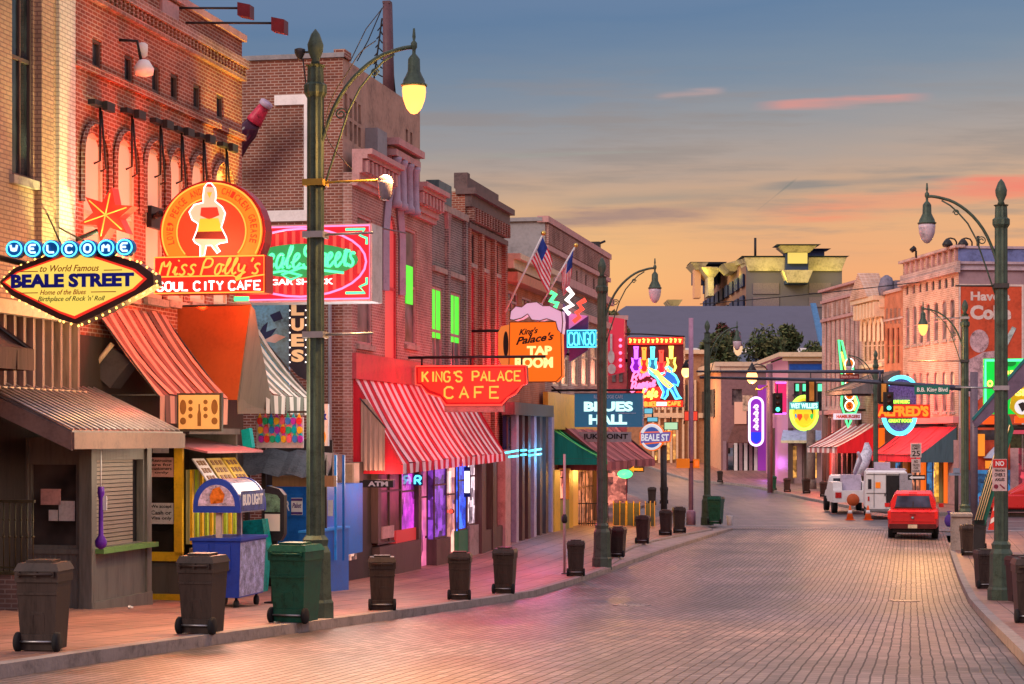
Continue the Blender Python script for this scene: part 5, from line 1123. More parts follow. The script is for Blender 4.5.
for i, (a, b) in enumerate(((yq + .0, yq + .62), (yq + .75, yq + 1.55), (yq + 1.65, yq + 2.4))):
    mb = MB(); z1 = zk + 2.75; mb.slab([(YT + .05, a, z1), (YT + .05, b, z1), (YT + .42, b, z1 - .52), (YT + .42, a, z1 - .52)], (.02, 0, .012)); f_ = obj('menu_flap', mb, [WP, mat('poster_tan', (.5, .36, .12), .6), mat('poster_yellow', (.62, .42, .06), .6)][i], t)
    mb = MB()
    for u in range(4):
        for v in range(3): x_ = YT + .10 + .1 * u - .005; zz = z1 - .07 - .14 * u + .03; mb.slab([(x_, a + .1 + v * (b - a - .15) / 3, zz), (x_, a + .1 + (v + .6) * (b - a - .15) / 3, zz), (x_ + .06, a + .1 + (v + .6) * (b - a - .15) / 3, zz - .085), (x_ + .06, a + .1 + v * (b - a - .15) / 3, zz - .085)], (.02, 0, .012))
    obj('printing', mb, mat('print_brown', (.22, .12, .06), .6), f_)
mb = MB(); P = [(YT + .42, yq - .15, zk + 2.86), (YT + .42, yq1 + .2, zk + 2.86), (YT - .9, yq1 + .2, zk + 3.12), (YT - .9, yq - .15, zk + 3.12)]; mb.hexa(P, [(a, b, c + .04) for a, b, c in P]); obj('roof', mb, mat('pink_roof', (.48, .2, .2), .6, var=.15), t)
s = SP(33.6, ref=200); t = s.thing('menu_board', 'square yellow poster board in a dark frame standing on the pink kiosk roof', 'sign', 200, 430)
mb = MB(); s.bx(mb, 177, 221.5, 393, 431.5, 0, .1); obj('frame', mb, DARKW, t)
mb = MB(); s.bx(mb, 179, 219.5, 395, 429, -.02, -.001); obj('panel', mb, emi('poster_lit', (.9, .4, .1), .15, (.62, .36, .14)), t)
mb = MB()
for cx in (183.5, 215): s.poly(mb, circ(cx, 407, 3.2, 7.5), -.03, -.021); s.poly(mb, circ(cx, 421, 3, 3.5), -.03, -.021)
for cx in (191, 206): 
    for yy in (402, 409, 416): s.poly(mb, circ(cx, yy, 2.2, 2.4, n=8), -.03, -.021)
s.poly(mb, [(198, 426), (198, 414), (199, 410), (199, 404), (200.5, 404), (200.5, 410), (201.5, 414), (201.5, 426)], -.03, -.021); obj('printing', mb, mat('poster_brown', (.20, .08, .02), .6), t)
# speaker under the awning
s = SP(33.9, ref=110); t = s.thing('loudspeaker', 'grey tilted loudspeaker cabinet under the salmon striped awning', 'speaker', 112, 366)
mb = MB(); s.poly(mb, [(112, 348), (131, 360), (110, 388), (93, 373)], 0, .5); obj('speaker_cabinet', mb, mat('speaker_grey', (.06, .055, .065), .6), t)
mb = MB(); s.line(mb, [(92, 370), (113, 344)], -.02, .05); obj('bracket', mb, CREAMT, t)

# beer cooler cart
cz = gz(-11.6, 34); q0 = 33.6; s = SP(q0, ref=225)
t = thing('cooler_cart', 'blue drinks cooler cart under a barrel canopy printed with beer artwork', 'cart', ST, s.x(228), q0, cz)
c0, c1 = s.x(193), s.x(240); cc = (c0 + c1) / 2; rr = (c1 - c0) / 2; L = 1.45
zb_ = s.z(516); 
def half(r, y0, y1, zl, m_, nm, par):
    mb = MB(); arc = [(cc + r * math.cos(math.pi * i / 16), zl + r * 1.12 * math.sin(math.pi * i / 16)) for i in range(17)]; arc = [(cc + r, zl - .12)] + arc + [(cc - r, zl - .12)]
    mb.slab([(a, y0, b) for a, b in arc][::-1], (0, y1 - y0, 0)); return obj(nm, mb, m_, par)
zl = s.z(506)
cn = half(rr, q0, q0 + .07, zl, NAVYP, 'canopy_end', t); half(rr, q0 + L - .07, q0 + L, zl, NAVYP, 'canopy_end', t)
half(rr - .015, q0 + .07, q0 + L - .07, zl, mat('canopy_silver', (.42, .46, .52), .3, .3, var=.3, scale=4), 'canopy_cover', t)
mb = MB(); arc = [(cc + rr * .78 * math.cos(math.pi * i / 16), q0 - .012, zl + .0 + rr * .86 * math.sin(math.pi * i / 16)) for i in range(17)]; mb.slab(arc[::-1], (0, .011, 0)); pn = obj('picture_panel', mb, mat('picture_ice', (.38, .30, .45), .4, var=1.2, scale=5), cn)
mb = MB(); mb.slab([(cc - .1, q0 - .022, zl + .03), (cc + .12, q0 - .022, zl + .06), (cc + .16, q0 - .022, zl + .2), (cc + .06, q0 - .022, zl + .34), (cc - .06, q0 - .022, zl + .30), (cc - .12, q0 - .022, zl + .16)][::1], (0, .009, 0)); obj('bottle_picture', mb, mat('bottle_amber', (.55, .14, .02), .3, var=.5, scale=12), pn)
mb = MB(); write(mb, 'BUD LIGHT', q0 + .15, q0 + L - .2, zl + .0, zl + .2, c1 + .004, bold=.03, depth=.01, plane='yz'); obj('lettering', mb, WHITEP, t)
mb = MB(); mb.box(c1 - .012, c1 + .001, q0 + .08, q0 + L - .08, zl - .10, zl + .26); obj('name_panel', mb, mat('panel_navy', (.05, .08, .25), .4, var=.6, scale=6), t)
mb = MB(); mb.box(cc - .05, cc + .05, q0 + .1, q0 + .18, cz + 1.0, zl - .1); mb.box(cc - .04, cc + .04, q0 + L - .25, q0 + L - .18, cz + 1.0, zl - .1); obj('canopy_post', mb, mat('post_pale', (.5, .4, .38), .5), t)
zt_ = s.z(541)
mb = MB(); mb.hexa([(c0 + .06, q0 + .05, cz + .22), (c1 - .04, q0 + .05, cz + .22), (c1 - .04, q0 + L - .05, cz + .22), (c0 + .06, q0 + L - .05, cz + .22)], [(c0 - .02, q0, zt_), (c1, q0, zt_), (c1, q0 + L, zt_), (c0 - .02, q0 + L, zt_)]); obj('cooler_box', mb, NAVYP, t)
mb = MB(); mb.box(c0 - .05, c1 + .03, q0 - .03, q0 + L + .03, zt_, zt_ + .05); mb.box(c0 + .02, c0 + .3, q0 - .04, q0 - .0, zt_ - .5, zt_ - .06); mb.box(c0 + .42, c0 + .7, q0 - .04, q0, zt_ - .5, zt_ - .06); obj('lid', mb, NAVYP, t)
mb = MB(); mb.add([(c1 + .004, q0 + .02, zt_ - .03), (c1 + .004, q0 + L - .02, zt_ - .03), (c1 - .035, q0 + L - .06, cz + .24), (c1 - .035, q0 + .06, cz + .24)], [(0, 1, 2, 3)]); obj('ice_picture', mb, mat('ice_art', (.3, .32, .5), .4, var=1.2, scale=5), t)
for (a, b) in ((c0 + .15, q0 + .15), (c1 - .12, q0 + .15), (c1 - .12, q0 + L - .2), (c0 + .15, q0 + L - .2)):
    mb = MB(); mb.lathe((a - .03, b, cz + .09), [(.085, 0), (.09, .01), (.09, .05), (.085, .06)], 12, axis='x'); mb.box(a - .02, a + .02, b - .02, b + .02, cz + .1, cz + .24); obj('wheel', mb, RUBBER, t)
# things behind the cart
s = SP(36.0, ref=273); z0 = gz(-12, 36); t = s.thing('lit_menu_display', 'black rounded display case with a pale menu behind the beer cart', 'display', 274, 560)
mb = MB(); s.poly(mb, [(263, 489), (268, 486), (279, 489), (284, 495), (284, 534), (280, 541), (263, 541)], 0, .18); s.poly(mb, [(268, 541), (276, 541), (274, 575), (270, 575)], .05, .12); mb.box(s.x(264), s.x(282), s.q, s.q + .3, z0, z0 + .06); mb.tube([(s.x(272), s.q + .1, z0), (s.x(272), s.q + .1, s.z(560))], .05, 6); obj('case', mb, BLACK, t)
mb = MB(); s.poly(mb, [(265, 493), (277, 495), (280, 499), (280, 512), (265, 512)], -.012, -.001); obj('picture', mb, mat('menu_green', (.10, .22, .14), .4, var=.8, scale=8), t)
mb = MB(); s.poly(mb, [(265, 514), (280, 514), (280, 531), (265, 531)], -.012, -.001); obj('menu', mb, emi('menu_lit', (.8, .7, .5), .15, (.5, .45, .38)), t)
s = SP(35.6, ref=252); z0 = gz(-12, 36); t = thing('teal_chair_cover', 'teal and green plastic cover draped behind the beer cart', 'cover', ST, s.x(252), s.q, z0)
mb = MB(); s.poly(mb, [(243, 521), (262, 519), (266, 545), (262, 592), (255, 590), (243, 560)], 0, .35); obj('sheet', mb, mat('teal_plastic', (.0, .28, .24), .5, var=.5, scale=3), t)
# blue booth
z0 = gz(-13, 44); s = SP(43.4, ref=320)
t = thing('blue_booth', 'bright blue painted serving booth with low blue counter behind the lamp post', 'booth', ST, s.x(300), s.q, z0)
mb = MB(); s.bx(mb, 266, 322, 486, 560, 0, 3.4); obj('wall', mb, BLUEP, t)
mb = MB(); mb.box(s.x(318), s.x(334), s.q - 1.4, s.q + 1.2, z0 - .1, s.z(530)); obj('counter', mb, BLUEP, t)
mb = MB(); mb.box(s.x(318) - .02, s.x(334) + .03, s.q - 1.43, s.q + 1.22, s.z(530), s.z(528)); mb.box(s.x(331), s.x(334) + .02, s.q - 1.42, s.q - 1.3, z0, s.z(530)); mb.box(s.x(318), s.x(334) + .015, s.q - 1.42, s.q - 1.4, z0, z0 + .1); obj('counter_top', mb, mat('blue_trim', (.03, .28, .75), .35), t)
for xx, c in ((313, BLUEP), (325, DARKW), (335, mat('blue_trim', (.03, .28, .75), .35)), (343, BLUEP)):
    mb = MB(); s.bx(mb, xx, xx + 2.2, 455, 560, -.06, 0); obj('post', mb, c, t)
mb = MB(); s.bx(mb, 319, 324, 476, 490, -.02, -.001); s.bx(mb, 328, 333, 500, 516, -.02, -.001); obj('notice', mb, WP, t)
mb = MB(); s.bx(mb, 283, 305, 495, 517, -.03, -.001); b_ = obj('sign_strip', mb, BLUEP, t)
mb = MB(); s.w(mb, 'ER', 283.5, 290, 501, 511, -.031, bold=.04); obj('lettering', mb, WHITEP, b_)
mb = MB(); s.bx(mb, 292, 303, 498, 515, -.05, -.031); obj('round_badge', mb, WHITEP, b_)
mb = MB(); s.bx(mb, 292, 303, 498.5, 501, -.058, -.051); s.bx(mb, 292, 303, 512, 514.5, -.058, -.051); s.w(mb, 'Pabst', 293, 302, 503, 508, -.052, shear=.3, bold=.02); obj('badge_print', mb, mat('badge_ink', (.1, .05, .2), .5), b_)
# tarp roof and counter shed behind
t = thing('tarp_shed', 'grey tarpaulin lean-to roof over a wooden counter next to the brick side wall', 'shed', ST, -13.0, 42.5, z0)
s = SP(42.2, ref=300)
P = [(s.x(240), s.q, s.z(448)), (s.x(322), s.q, s.z(452)), (s.x(318), s.q - .6, s.z(476)), (s.x(240), s.q - .6, s.z(473))]
mb = MB(); K = 10
for i in range(K):
    f = lambda u, e: tuple(P[0 if e == 0 else 3][j] + (P[1 if e == 0 else 2][j] - P[0 if e == 0 else 3][j]) * u + (.04 * math.sin(u * 19) if j == 2 else 0) for j in range(3))
    mb.quad(f(i / K, 0), f((i + 1) / K, 0), f((i + 1) / K, 1), f(i / K, 1))
mb.quad((s.x(322), s.q, s.z(452)), (ST.T(346, s.q + 7), s.q + 7, s.z(452) - .1), (ST.T(342, s.q + 6.4), s.q + 6.4, s.z(475) - .3), (s.x(318), s.q - .6, s.z(476)))
obj('roof', mb, TARP, t)
mb = MB(); s.bx(mb, 268, 330, 476, 487, .3, .5); obj('board', mb, mat('plank_tan', (.30, .17, .08), .7, streak=True), t)
mb = MB()
for xx in (243, 260, 315): s.bx(mb, xx, xx + 4, 440, 560, .1, .2)
obj('post', mb, DARKW, t)
mb = MB(); s.bx(mb, 226, 296, 440, 600, 2.8, 2.9); obj('back_wall', mb, DARKW, t)
# hanging masks stall
s = SP(41.0, ref=280); t = s.thing('mask_display', 'row of brightly coloured carnival masks and beads pinned on a white cloth', 'display', 280, 430)
mb = MB(); s.bx(mb, 256, 303, 417, 448, .03, .06); obj('backcloth', mb, mat('cloth_white', (.55, .5, .55), .8), t)
cs = [(.75, .05, .05), (.05, .25, .8), (.85, .5, .03), (.03, .5, .25), (.45, .04, .5), (.9, .15, .25), (.0, .5, .6)]
cm = [mat('mask_colour_%s' % 'abcdefg'[i], c, .4) for i, c in enumerate(cs)]
for row in range(3):
    mb = MB()
    for i in range(8):
        cx, cy = 260 + i * 5.6 + row * .7, 421 + row * 9; k = (i * 3 + row * 2) % 7
        s.poly(mb, circ(cx, cy, 2.7, 3.8, n=9), -.03 - .01 * (i % 2), .02, mi=k); s.poly(mb, [(cx - 2, cy - 3), (cx, cy - 8), (cx + 2, cy - 3)], -.02, .01, mi=(k + 2) % 7)
    obj('mask_row', mb, cm, t)
mb = MB(); s.bx(mb, 240, 312, 411, 413, 0, .05); obj('rail', mb, DARKW, t)
s = SP(38.9, ref=245); t = s.thing('hanging_teal_bag', 'teal cloth bag hanging at the corner of the yellow kiosk', 'bag', 246, 440)
mb = MB(); s.poly(mb, [(241, 430), (249, 428), (252, 447), (249, 451), (243, 449)], 0, .2); obj('bag', mb, mat('teal_cloth', (.0, .38, .36), .7), t)
# orange vertical sign on the lamp post's far side
s = SP(40.5, ref=320); t = s.thing('vertical_shop_sign', 'tall white and orange shop board just right of the near lamp post', 'sign', 322, 430)
mb = MB(); s.bx(mb, 313, 328, 404, 446, 0, .1); obj('board', mb, WHITEP, t)
mb = MB(); s.poly(mb, circ(318, 437, 8, 10), -.02, -.001); s.bx(mb, 313, 323.5, 428, 471, -.04, -.021); obj('orange_panel', mb, emi('orange_board', (1, .30, .02), .4, (.8, .3, .03)), t)
mb = MB(); s.w(mb, '&', 320, 327, 409, 420, -.002, bold=.04); obj('lettering', mb, INKB, t)
mb = MB(); mb.tube([(s.x(316), s.q + .05, s.z(471)), (s.x(316), s.q + .05, gz(-12, 41))], .03, 6); obj('post', mb, IRON, t)
# ATM sign
s = SP(49.6, ref=378); t = s.thing('atm_sign', 'small black box sign reading ATM under the red striped awning', 'sign', 378, 484)
mb = MB(); s.bx(mb, 363, 393, 480, 487.5, 0, .2); obj('cabinet', mb, BLACK, t)
mb = MB(); s.w(mb, 'ATM', 368, 388, 481.3, 486.3, -.001, bold=.04, depth=.02); obj('lettering', mb, mat('letter_pale', (.5, .5, .55), .5), t)
mb = MB(); mb.tube([(TL, s.q + .1, s.z(482)), (s.x(364), s.q + .1, s.z(482))], .03, 5); obj('bracket', mb, BLACK, t)
s = SP(48.9, ref=345); t = s.thing('meter_box', 'beige metal cabinet fixed on the brick side wall beside the blue booth', 'cabinet', 345, 475)
mb = MB(); s.bx(mb, 336, 354, 463, 485, 0, .5); obj('box', mb, CREAMT, t); mb = MB(); s.bx(mb, 337.5, 352.5, 464.5, 483.5, -.02, -.001); obj('door', mb, mat('tan_metal', (.42, .30, .18), .5), t)
# blue neon window sign and small lit signs in the palace cafe
def wsign(nm, lab, px, py, w, h, col, q, txt=None, cat='sign'):
    s = SP(q, ref=px); t = s.thing(nm, lab, cat, px, py)
    mb = MB(); s.bx(mb, px - w / 2, px + w / 2, py - h / 2, py + h / 2, 0, .08); obj('backing', mb, mat('backing_navy', (.01, .02, .12), .4), t)
    mb = MB(); s.nw(mb, txt or 'R', px - w * .32, px + w * .32, py - h * .36, py + h * .36, -.03, .03); obj('letter_tubing', mb, neon(col), t)
    return t
wsign('window_neon', 'small bright blue neon letter in the palace cafe doorway', 418, 480, 9, 11, 'cyan', ST.S(418, TL + .5), 'R')
wsign('window_neon', 'narrow white and blue neon strip at the yellow door side', 467, 482, 6, 30, 'white', ST.S(467, TL + .55), 'IIII')
s = SP(ST.S(452, TL + .4), ref=452); t = s.thing('red_exit_lamp', 'small glowing red lamp inside the cafe door', 'lamp', 451, 512)
mb = MB(); s.poly(mb, circ(450.5, 511.5, 1.8), 0, .1); obj('lens', mb, neon('red'), t); mb = MB(); s.poly(mb, circ(450.5, 511.5, 2.4), .1, .2); obj('housing', mb, BLACK, t)
t = thing('cyan_neon_strips', 'twin cyan neon lines across the navy doors under the fascia', 'neon strip', ST, TL + .35, ST.S(520, TL), zL(455, 520))
Mn = mapper(TL + .62, 's', -1); mb = MB()
for (a, b, y0, y1) in ((504, 518, 453, 450.5), (508, 518, 457, 456), (521, 526, 450.5, 450), (521, 526, 455, 454.5), (529, 541, 451, 449), (529, 541, 455.5, 454)):
    qa, qb = ST.S(a, TL + .62), ST.S(b, TL + .62); mb.tube([Mn(qa, ST.Z(y0, TL + .62, qa)), Mn(qb, ST.Z(y1, TL + .62, qb))], .04, 6)
obj('tube', mb, neon('cyan'), t)
# red notices in the cafe window
t = thing('window_notices', 'pair of red and pale notices low in the brown cafe window', 'notice', ST, TL + .4, ST.S(395, TL), zL(540, 395))
front(t, [(378, 390, 526, 538, 'pale_notice', PP, .12), (392, 412, 529, 542, 'red_notice', emi('red_notice', (.9, .06, .06), .4), .12)])
# planters and patio fence before the blues hall
for i, (a, b) in enumerate(((613, 626), (626.5, 640), (645, 655))):
    q = 86.2 + i * .5; s = SP(q, ref=a); t = thing('patio_screen', ['olive slatted patio screen with yellow edge, left of three', 'olive slatted patio screen with yellow edge, middle one behind the bin', 'olive slatted patio screen with orange edge, right of three at the corner'][i], 'fence panel', ST, s.x(a), q, .1)
    mb = MB(); s.bx(mb, a, b, 503, 526, 0, .06); obj('panel', mb, mat('olive_slats', (.11, .12, .06), .6), t)
    mb = MB()
    for xx in (a, (a + b) / 2, b - .8): s.bx(mb, xx, xx + .8, 501, 527, -.02, .08)
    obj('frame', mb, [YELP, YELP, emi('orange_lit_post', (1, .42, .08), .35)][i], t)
s = SP(84, ref=590); t = s.thing('iron_fence', 'black wrought iron fence across the juke joint porch', 'fence', 590, 525)
mb = MB(); s.bx(mb, 577, 608, 503, 504, 0, .04); s.bx(mb, 577, 608, 523, 524, 0, .04); a = 577
while a < 608: s.bx(mb, a, a + .5, 503, 526, 0, .03); a += 2.2
obj('railing', mb, BLACK, t)
for (px, py, c, lab) in ((551.5, 460, 'orange', 'round orange hanging lantern at the green awning corner'), (560, 459.5, 'blue', 'small blue lantern left of two under the green awning'), (569, 459.5, 'blue', 'small blue lantern right of two under the green awning'), (625, 474, 'green', 'green glowing lamp shade under the rose awning')):
    s = SP(84.5 if c != 'green' else 88, ref=px); t = s.thing('lantern', lab, 'lantern', px, py); mb = MB(); mb.ball(s.p(px, py), .13 if c != 'green' else .2, 8, sx=1 if c != 'green' else 1.7); obj('globe', mb, neon(c), t)
    mb = MB(); mb.tube([s.p(px, py - 2), s.p(px, py - 7)], .012, 4); obj('cord', mb, BLACK, t)
s = SP(88.5, ref=635); t = s.thing('arrow_sign', 'small orange framed arrow sign below the rose awning', 'sign', 637, 469)
mb = MB(); s.bx(mb, 629, 644, 466.5, 472, 0, .08); obj('board', mb, DARKW, t)
mb = MB(); s.poly(mb, [(629, 469.2), (634, 466), (634, 468), (643, 468), (643, 470.5), (634, 470.5), (634, 472.5)], -.02, -.001); obj('arrow', mb, emi('orange_board', (1, .30, .02), .4, (.8, .3, .03)), t)
mb = MB(); mb.tube([s.p(636, 466), s.p(636, 459)], .02, 4); obj('hanger', mb, BLACK, t)
# ------------------------------------------------------------------ right-hand far block
def HB_(px0, px1, py0, py1, arch=0): return H(FB, 0, px0, px1, py0, py1, arch)
e1 = FB.S(903, 0); zt = FB.Z(247, 0, 0); ez1 = FB.Z(262, 0, e1)
AW = []
for i, x in enumerate((907.5, 914.6, 921, 928, 936, 944.4, 952.4)):
    q = FB.S(x, 0); w = .42; yt = 307 - 8 * (x - 907) / 45; yb = 346 - 7 * (x - 907) / 45
    AW.append((q - w, q + w, FB.Z(yb, 0, q), FB.Z(yt, 0, q), .4))
    yt2, yb2 = 373 - 2 * (x - 907) / 45, 412; AW.append((q - w, q + w, FB.Z(yb2, 0, q), FB.Z(yt2, 0, q), .4))
for i in range(8):
    x = 907 + i * 6.5; q = FB.S(x, 0); y = 290 - 8 * (x - 907) / 45; z = FB.Z(y, 0, q); AW.append((q - .3, q + .3, z - .32, z + .32, .25))
r1, M = building('corner_building', 'three-storey peach brick corner building with arched windows and a painted advert on its side', FB, 0, 0, e1, zt, PEACHB, AW, inward=1, sidem=MAUVE, deep=22)
for i, k in enumerate(AW):
    window(r1, M, k, PINKT, GLASSW if k[3] - k[2] > 1 else GLASS, fw=.07 if k[3] - k[2] > 1 else .03, sill=STONE if k[3] - k[2] > 1 else None, mid=k[3] - k[2] > 1)
mb = MB(); zc = zt - (275 - 262) * .06
bar(mb, M, -.3, e1 + .1, zc - .75, zc - .45, -.35, .0); bar(mb, M, -.3, e1, zc - .45, zc - .05, -.2, 0); bar(mb, M, -.3, e1 + .1, zt - .05, zt + .12, -.3, .3); obj('cornice', mb, ROSE, r1)
dentils(r1, M, .1, e1, zc - .05, zt - .05, 1.1, .22, .18, PINKT, 'parapet_piers')
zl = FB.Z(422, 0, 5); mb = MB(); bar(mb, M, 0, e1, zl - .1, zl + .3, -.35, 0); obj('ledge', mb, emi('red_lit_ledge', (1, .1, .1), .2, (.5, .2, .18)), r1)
Cr = lambda a, z, d=0: (a, d, z)
s = SP(0, fr=FB, ref=958)
mb = MB(); s.bx(mb, 958, 1080, 248.5, 261.5, -.12, -.002); obj('upper_band', mb, mat('blue_band', (.13, .16, .34), .6, var=.35, scale=.8), r1)
mb = MB(); s.bx(mb, 957.5, 1080, 246, 248.5, -.2, .3); s.bx(mb, 957.5, 1080, 261.5, 264, -.22, -.001); s.bx(mb, 957.5, 1080, 268, 270, -.16, -.001); obj('side_cornice', mb, mat('mauve_trim', (.42, .32, .36), .6), r1)
mb = MB(); s.bx(mb, 958.6, 1080, 264, 268, -.04, -.002); obj('pale_band', mb, mat('pale_band', (.45, .38, .42), .6), r1)
mb = MB(); s.bx(mb, 960, 1022.5, 285, 470, -.03, -.002); ad = obj('advert_panel', mb, mat('advert_red', (.52, .075, .03), .65, var=.25, scale=.8), r1)
mb = MB(); s.bx(mb, 959, 1023.5, 284, 286, -.06, -.031); s.bx(mb, 1021.5, 1023.5, 286, 470, -.06, -.031); s.bx(mb, 959, 960.3, 286, 470, -.06, -.031); obj('advert_border', mb, mat('advert_cream', (.62, .5, .45), .6), ad)
mb = MB(); s.w(mb, 'Have a', 970.5, 1010, 291.5, 300.5, -.031, bold=.035, depth=.02); s.w(mb, 'Coke', 970, 1011, 305, 319.5, -.031, bold=.05, depth=.02); obj('advert_lettering', mb, mat('advert_cream', (.62, .5, .45), .6), ad)
mb = MB(); s.poly(mb, [(1004, 341), (1012, 326), (1016, 328), (1008, 344), (1003, 356), (996, 366), (990, 364), (997, 352)], -.06, -.031); obj('painted_bottle', mb, mat('painted_glass', (.40, .48, .45), .6, var=.5, scale=2), ad)
mb = MB(); s.poly(mb, [(968, 360), (983, 352), (1000, 350), (996, 368), (988, 392), (978, 400), (968, 396)], -.05, -.031); s.poly(mb, circ(979, 341, 9.5, 11.5), -.055, -.031); obj('painted_shape', mb, mat('painted_pink', (.46, .30, .32), .6, var=.7, scale=2), ad)
# ground floor of the corner building
zfl = -.05
fm = mapper(-.02, 's', 1)
def frontB(par, items, T=-.05):
    Mf = mapper(T, 's', 1)
    for (a, b, y0, y1, nm, m_, pr) in items:
        p, q = sorted((FB.S(a, T), FB.S(b, T))); c = (p + q) / 2
        z0 = -.2 if y1 > 900 else FB.Z(y1, T, c); mb = MB(); bar(mb, Mf, p, q, z0, FB.Z(y0, T, c), -pr, .1); o_ = obj(nm, mb, m_, par)
        if nm in ('shop_window', 'door_panel'): shopframe(o_, Mf, p, q, z0, FB.Z(y0, T, c), -pr)
frontB(r1, [(903, 957, 425, 999, 'shop_wall', DARKW, .0), (905, 910, 455, 999, 'pier', YM, .15), (912, 921, 460, 495, 'shop_window', emiv('dim_warm_pane', (.9, .3, .14), .4), .05), (923, 926, 455, 999, 'pier', ORP, .15), (928, 934, 460, 999, 'door_panel', CYW, .08), (936, 939, 455, 999, 'pier', YG, .14), (941, 944, 455, 999, 'pier', OLV, .14), (946, 949, 455, 999, 'pier', ORP, .15), (951, 957.5, 440, 999, 'pier', PINKT, .2)])
q = FB.S(957, -2.4)
awning('shop_awning', 'bright red awning with navy end under the peach corner building', FB, -.06, .2, e1 - .6, -2.3, FB.Z(427, 0, 0), FB.Z(455, -2.3, 0), [mat('lit_red_cloth', (.62, .03, .05), .7, var=.2), mat('lit_red_cloth', (.62, .03, .05), .7), FAB['tan']][:2], 12, val=.45, sidecol=FAB['slate'])
# side of the corner building at street level: small shop fronts facing us
s = SP(-.02, fr=FB, ref=980)
mb = MB(); s.bx(mb, 958.5, 968, 428, 520, -.14, -.0); obj('corner_pier', mb, MAUVE, r1)
for (a, b, y0, y1, nm, m_, d) in ((1010, 1060, 426, 434, 'fascia', emi('pink_lit_fascia', (1, .12, .18), .35), .1), (1010, 1060, 434, 448, 'shop_window', mat('foliage_window', (.05, .05, .02), .4, var=.8, scale=6), .04), (1010, 1018, 448, 520, 'pier', PINKT, .1), (1018, 1060, 448, 520, 'shop_window', emiv('dark_red_pane', (.6, .06, .10), .4), .04), (976, 982, 434, 456, 'vertical_board', emi('orange_board', (1, .30, .02), .4, (.8, .3, .03)), .5), (970, 1010, 470, 520, 'shop_window', CYW, .03), (970, 1010, 430, 440, 'transom', GLASS, .03)):
    mb = MB(); s.bx(mb, a, b, y0, y1, -d, -.001); obj(nm, mb, m_, r1)
th = s.thing('side_awning', 'pale blue awning with orange front on the side of the peach building', 'awning', 985, 455)
mb = MB(); s.poly(mb, [(982, 458), (994, 446), (994, 458)], -1.6, -.16); obj('cloth', mb, FAB['ltblue'], th)
mb = MB(); s.bx(mb, 976, 989, 460.5, 468, -1.7, -1.62); obj('front_panel', mb, emi('orange_board', (1, .30, .02), .4, (.8, .3, .03)), th)
# roof lamps on the corner building
for (px, lab, k) in ((947.5, 'swan-neck roof lamp on the peach building, left of the pair', -1), (963, 'swan-neck roof lamp on the peach building, right of the pair', -1)):
    s = SP(1.0, fr=FB, ref=px); t = s.thing('roof_lamp', lab, 'lamp', px + 8, 247, group='swan-neck lamps on the right roof')
    mb = MB(); s.line(mb, [(px + 9, 247), (px + 9, 242), (px + 7, 239), (px + 3, 238), (px + .5, 238.5), (px, 240.5)], 0, .05); obj('arm', mb, BLACK, t)
    mb = MB(); mb.lathe(s.p(px, 243.5), [(.28, -.2), (.34, -.05), (.22, .15), (.08, .3)], 10); obj('lamp_head', mb, BLACK, t)
s = SP(2.5, fr=FB, ref=915); t = s.thing('roof_camera', 'small dark camera on a stub mast at the left end of the peach building roof', 'camera', 916, 258)
mb = MB(); s.line(mb, [(916, 258), (916, 251), (913, 250)], 0, .07); s.line(mb, [(911, 251), (915, 247.5)], 0, .16); obj('camera_body', mb, BLACK, t)
s = SP(4, fr=FB, ref=978); t = s.thing('roof_mast', 'short thin mast on the roof right of the swan-neck lamps', 'mast', 978, 247)
mb = MB(); s.line(mb, [(978, 247), (978, 236)], 0, .1); obj('pole', mb, BLACK, t)

# orange middle building
e2 = FB.S(884.5, 0); zo = FB.Z(291, 0, (e1 + e2) / 2)
hh = [HB_(x - 1.4, x + 1.4, 328 - (x - 886) * .1, 364) for x in (888, 893, 898, 902)]
hh = [k for k in hh if k[0] > e1 + .1 and k[1] < e2]
r2, M = building('brick_building', 'narrow orange brick building with three tall dark windows in the far right row', FB, 0, e1 + .02, e2, zo, ORANGEB, hh, inward=1, deep=14)
for k in hh: window(r2, M, k, ORANGEB, glass('maroon_glass', (.06, .008, .006), .1), fw=.05)
mb = MB(); bar(mb, M, e1 + .02, e2, zo - .1, zo + .1, -.15, .3); bar(mb, M, e1 + .02, e2, FB.Z(322, 0, e2), FB.Z(320, 0, e2), -.08, 0); obj('cornice', mb, ROSE, r2)
for x in (887, 891, 895.5, 899.5):
    mb = MB(); q = FB.S(x, 0); z = FB.Z(316, 0, q); bar(mb, M, q - .22, q + .22, z - .5, z + .5, -.02, .0); obj('panel', mb, DRED, r2)
frontB(r2, [(885, 903, 400, 999, 'shop_wall', DARKW, .0), (886, 890, 462, 999, 'pier', ORP, .1), (896, 900, 462, 999, 'shop_window', CYW, .05)])
s = SP(e1 + 2, fr=FB, ref=880)
awning('high_awning', 'dark grey sloped canopy high on the orange building', FB, -.06, e1 + .5, e2 + 3, -3.3, FB.Z(370, 0, e1), FB.Z(390, -3.3, e1 + 3), [mat('canopy_grey', (.12, .10, .10), .7), mat('canopy_grey', (.12, .10, .10), .7)], 6, val=.3, sidecol=FAB['slate'])
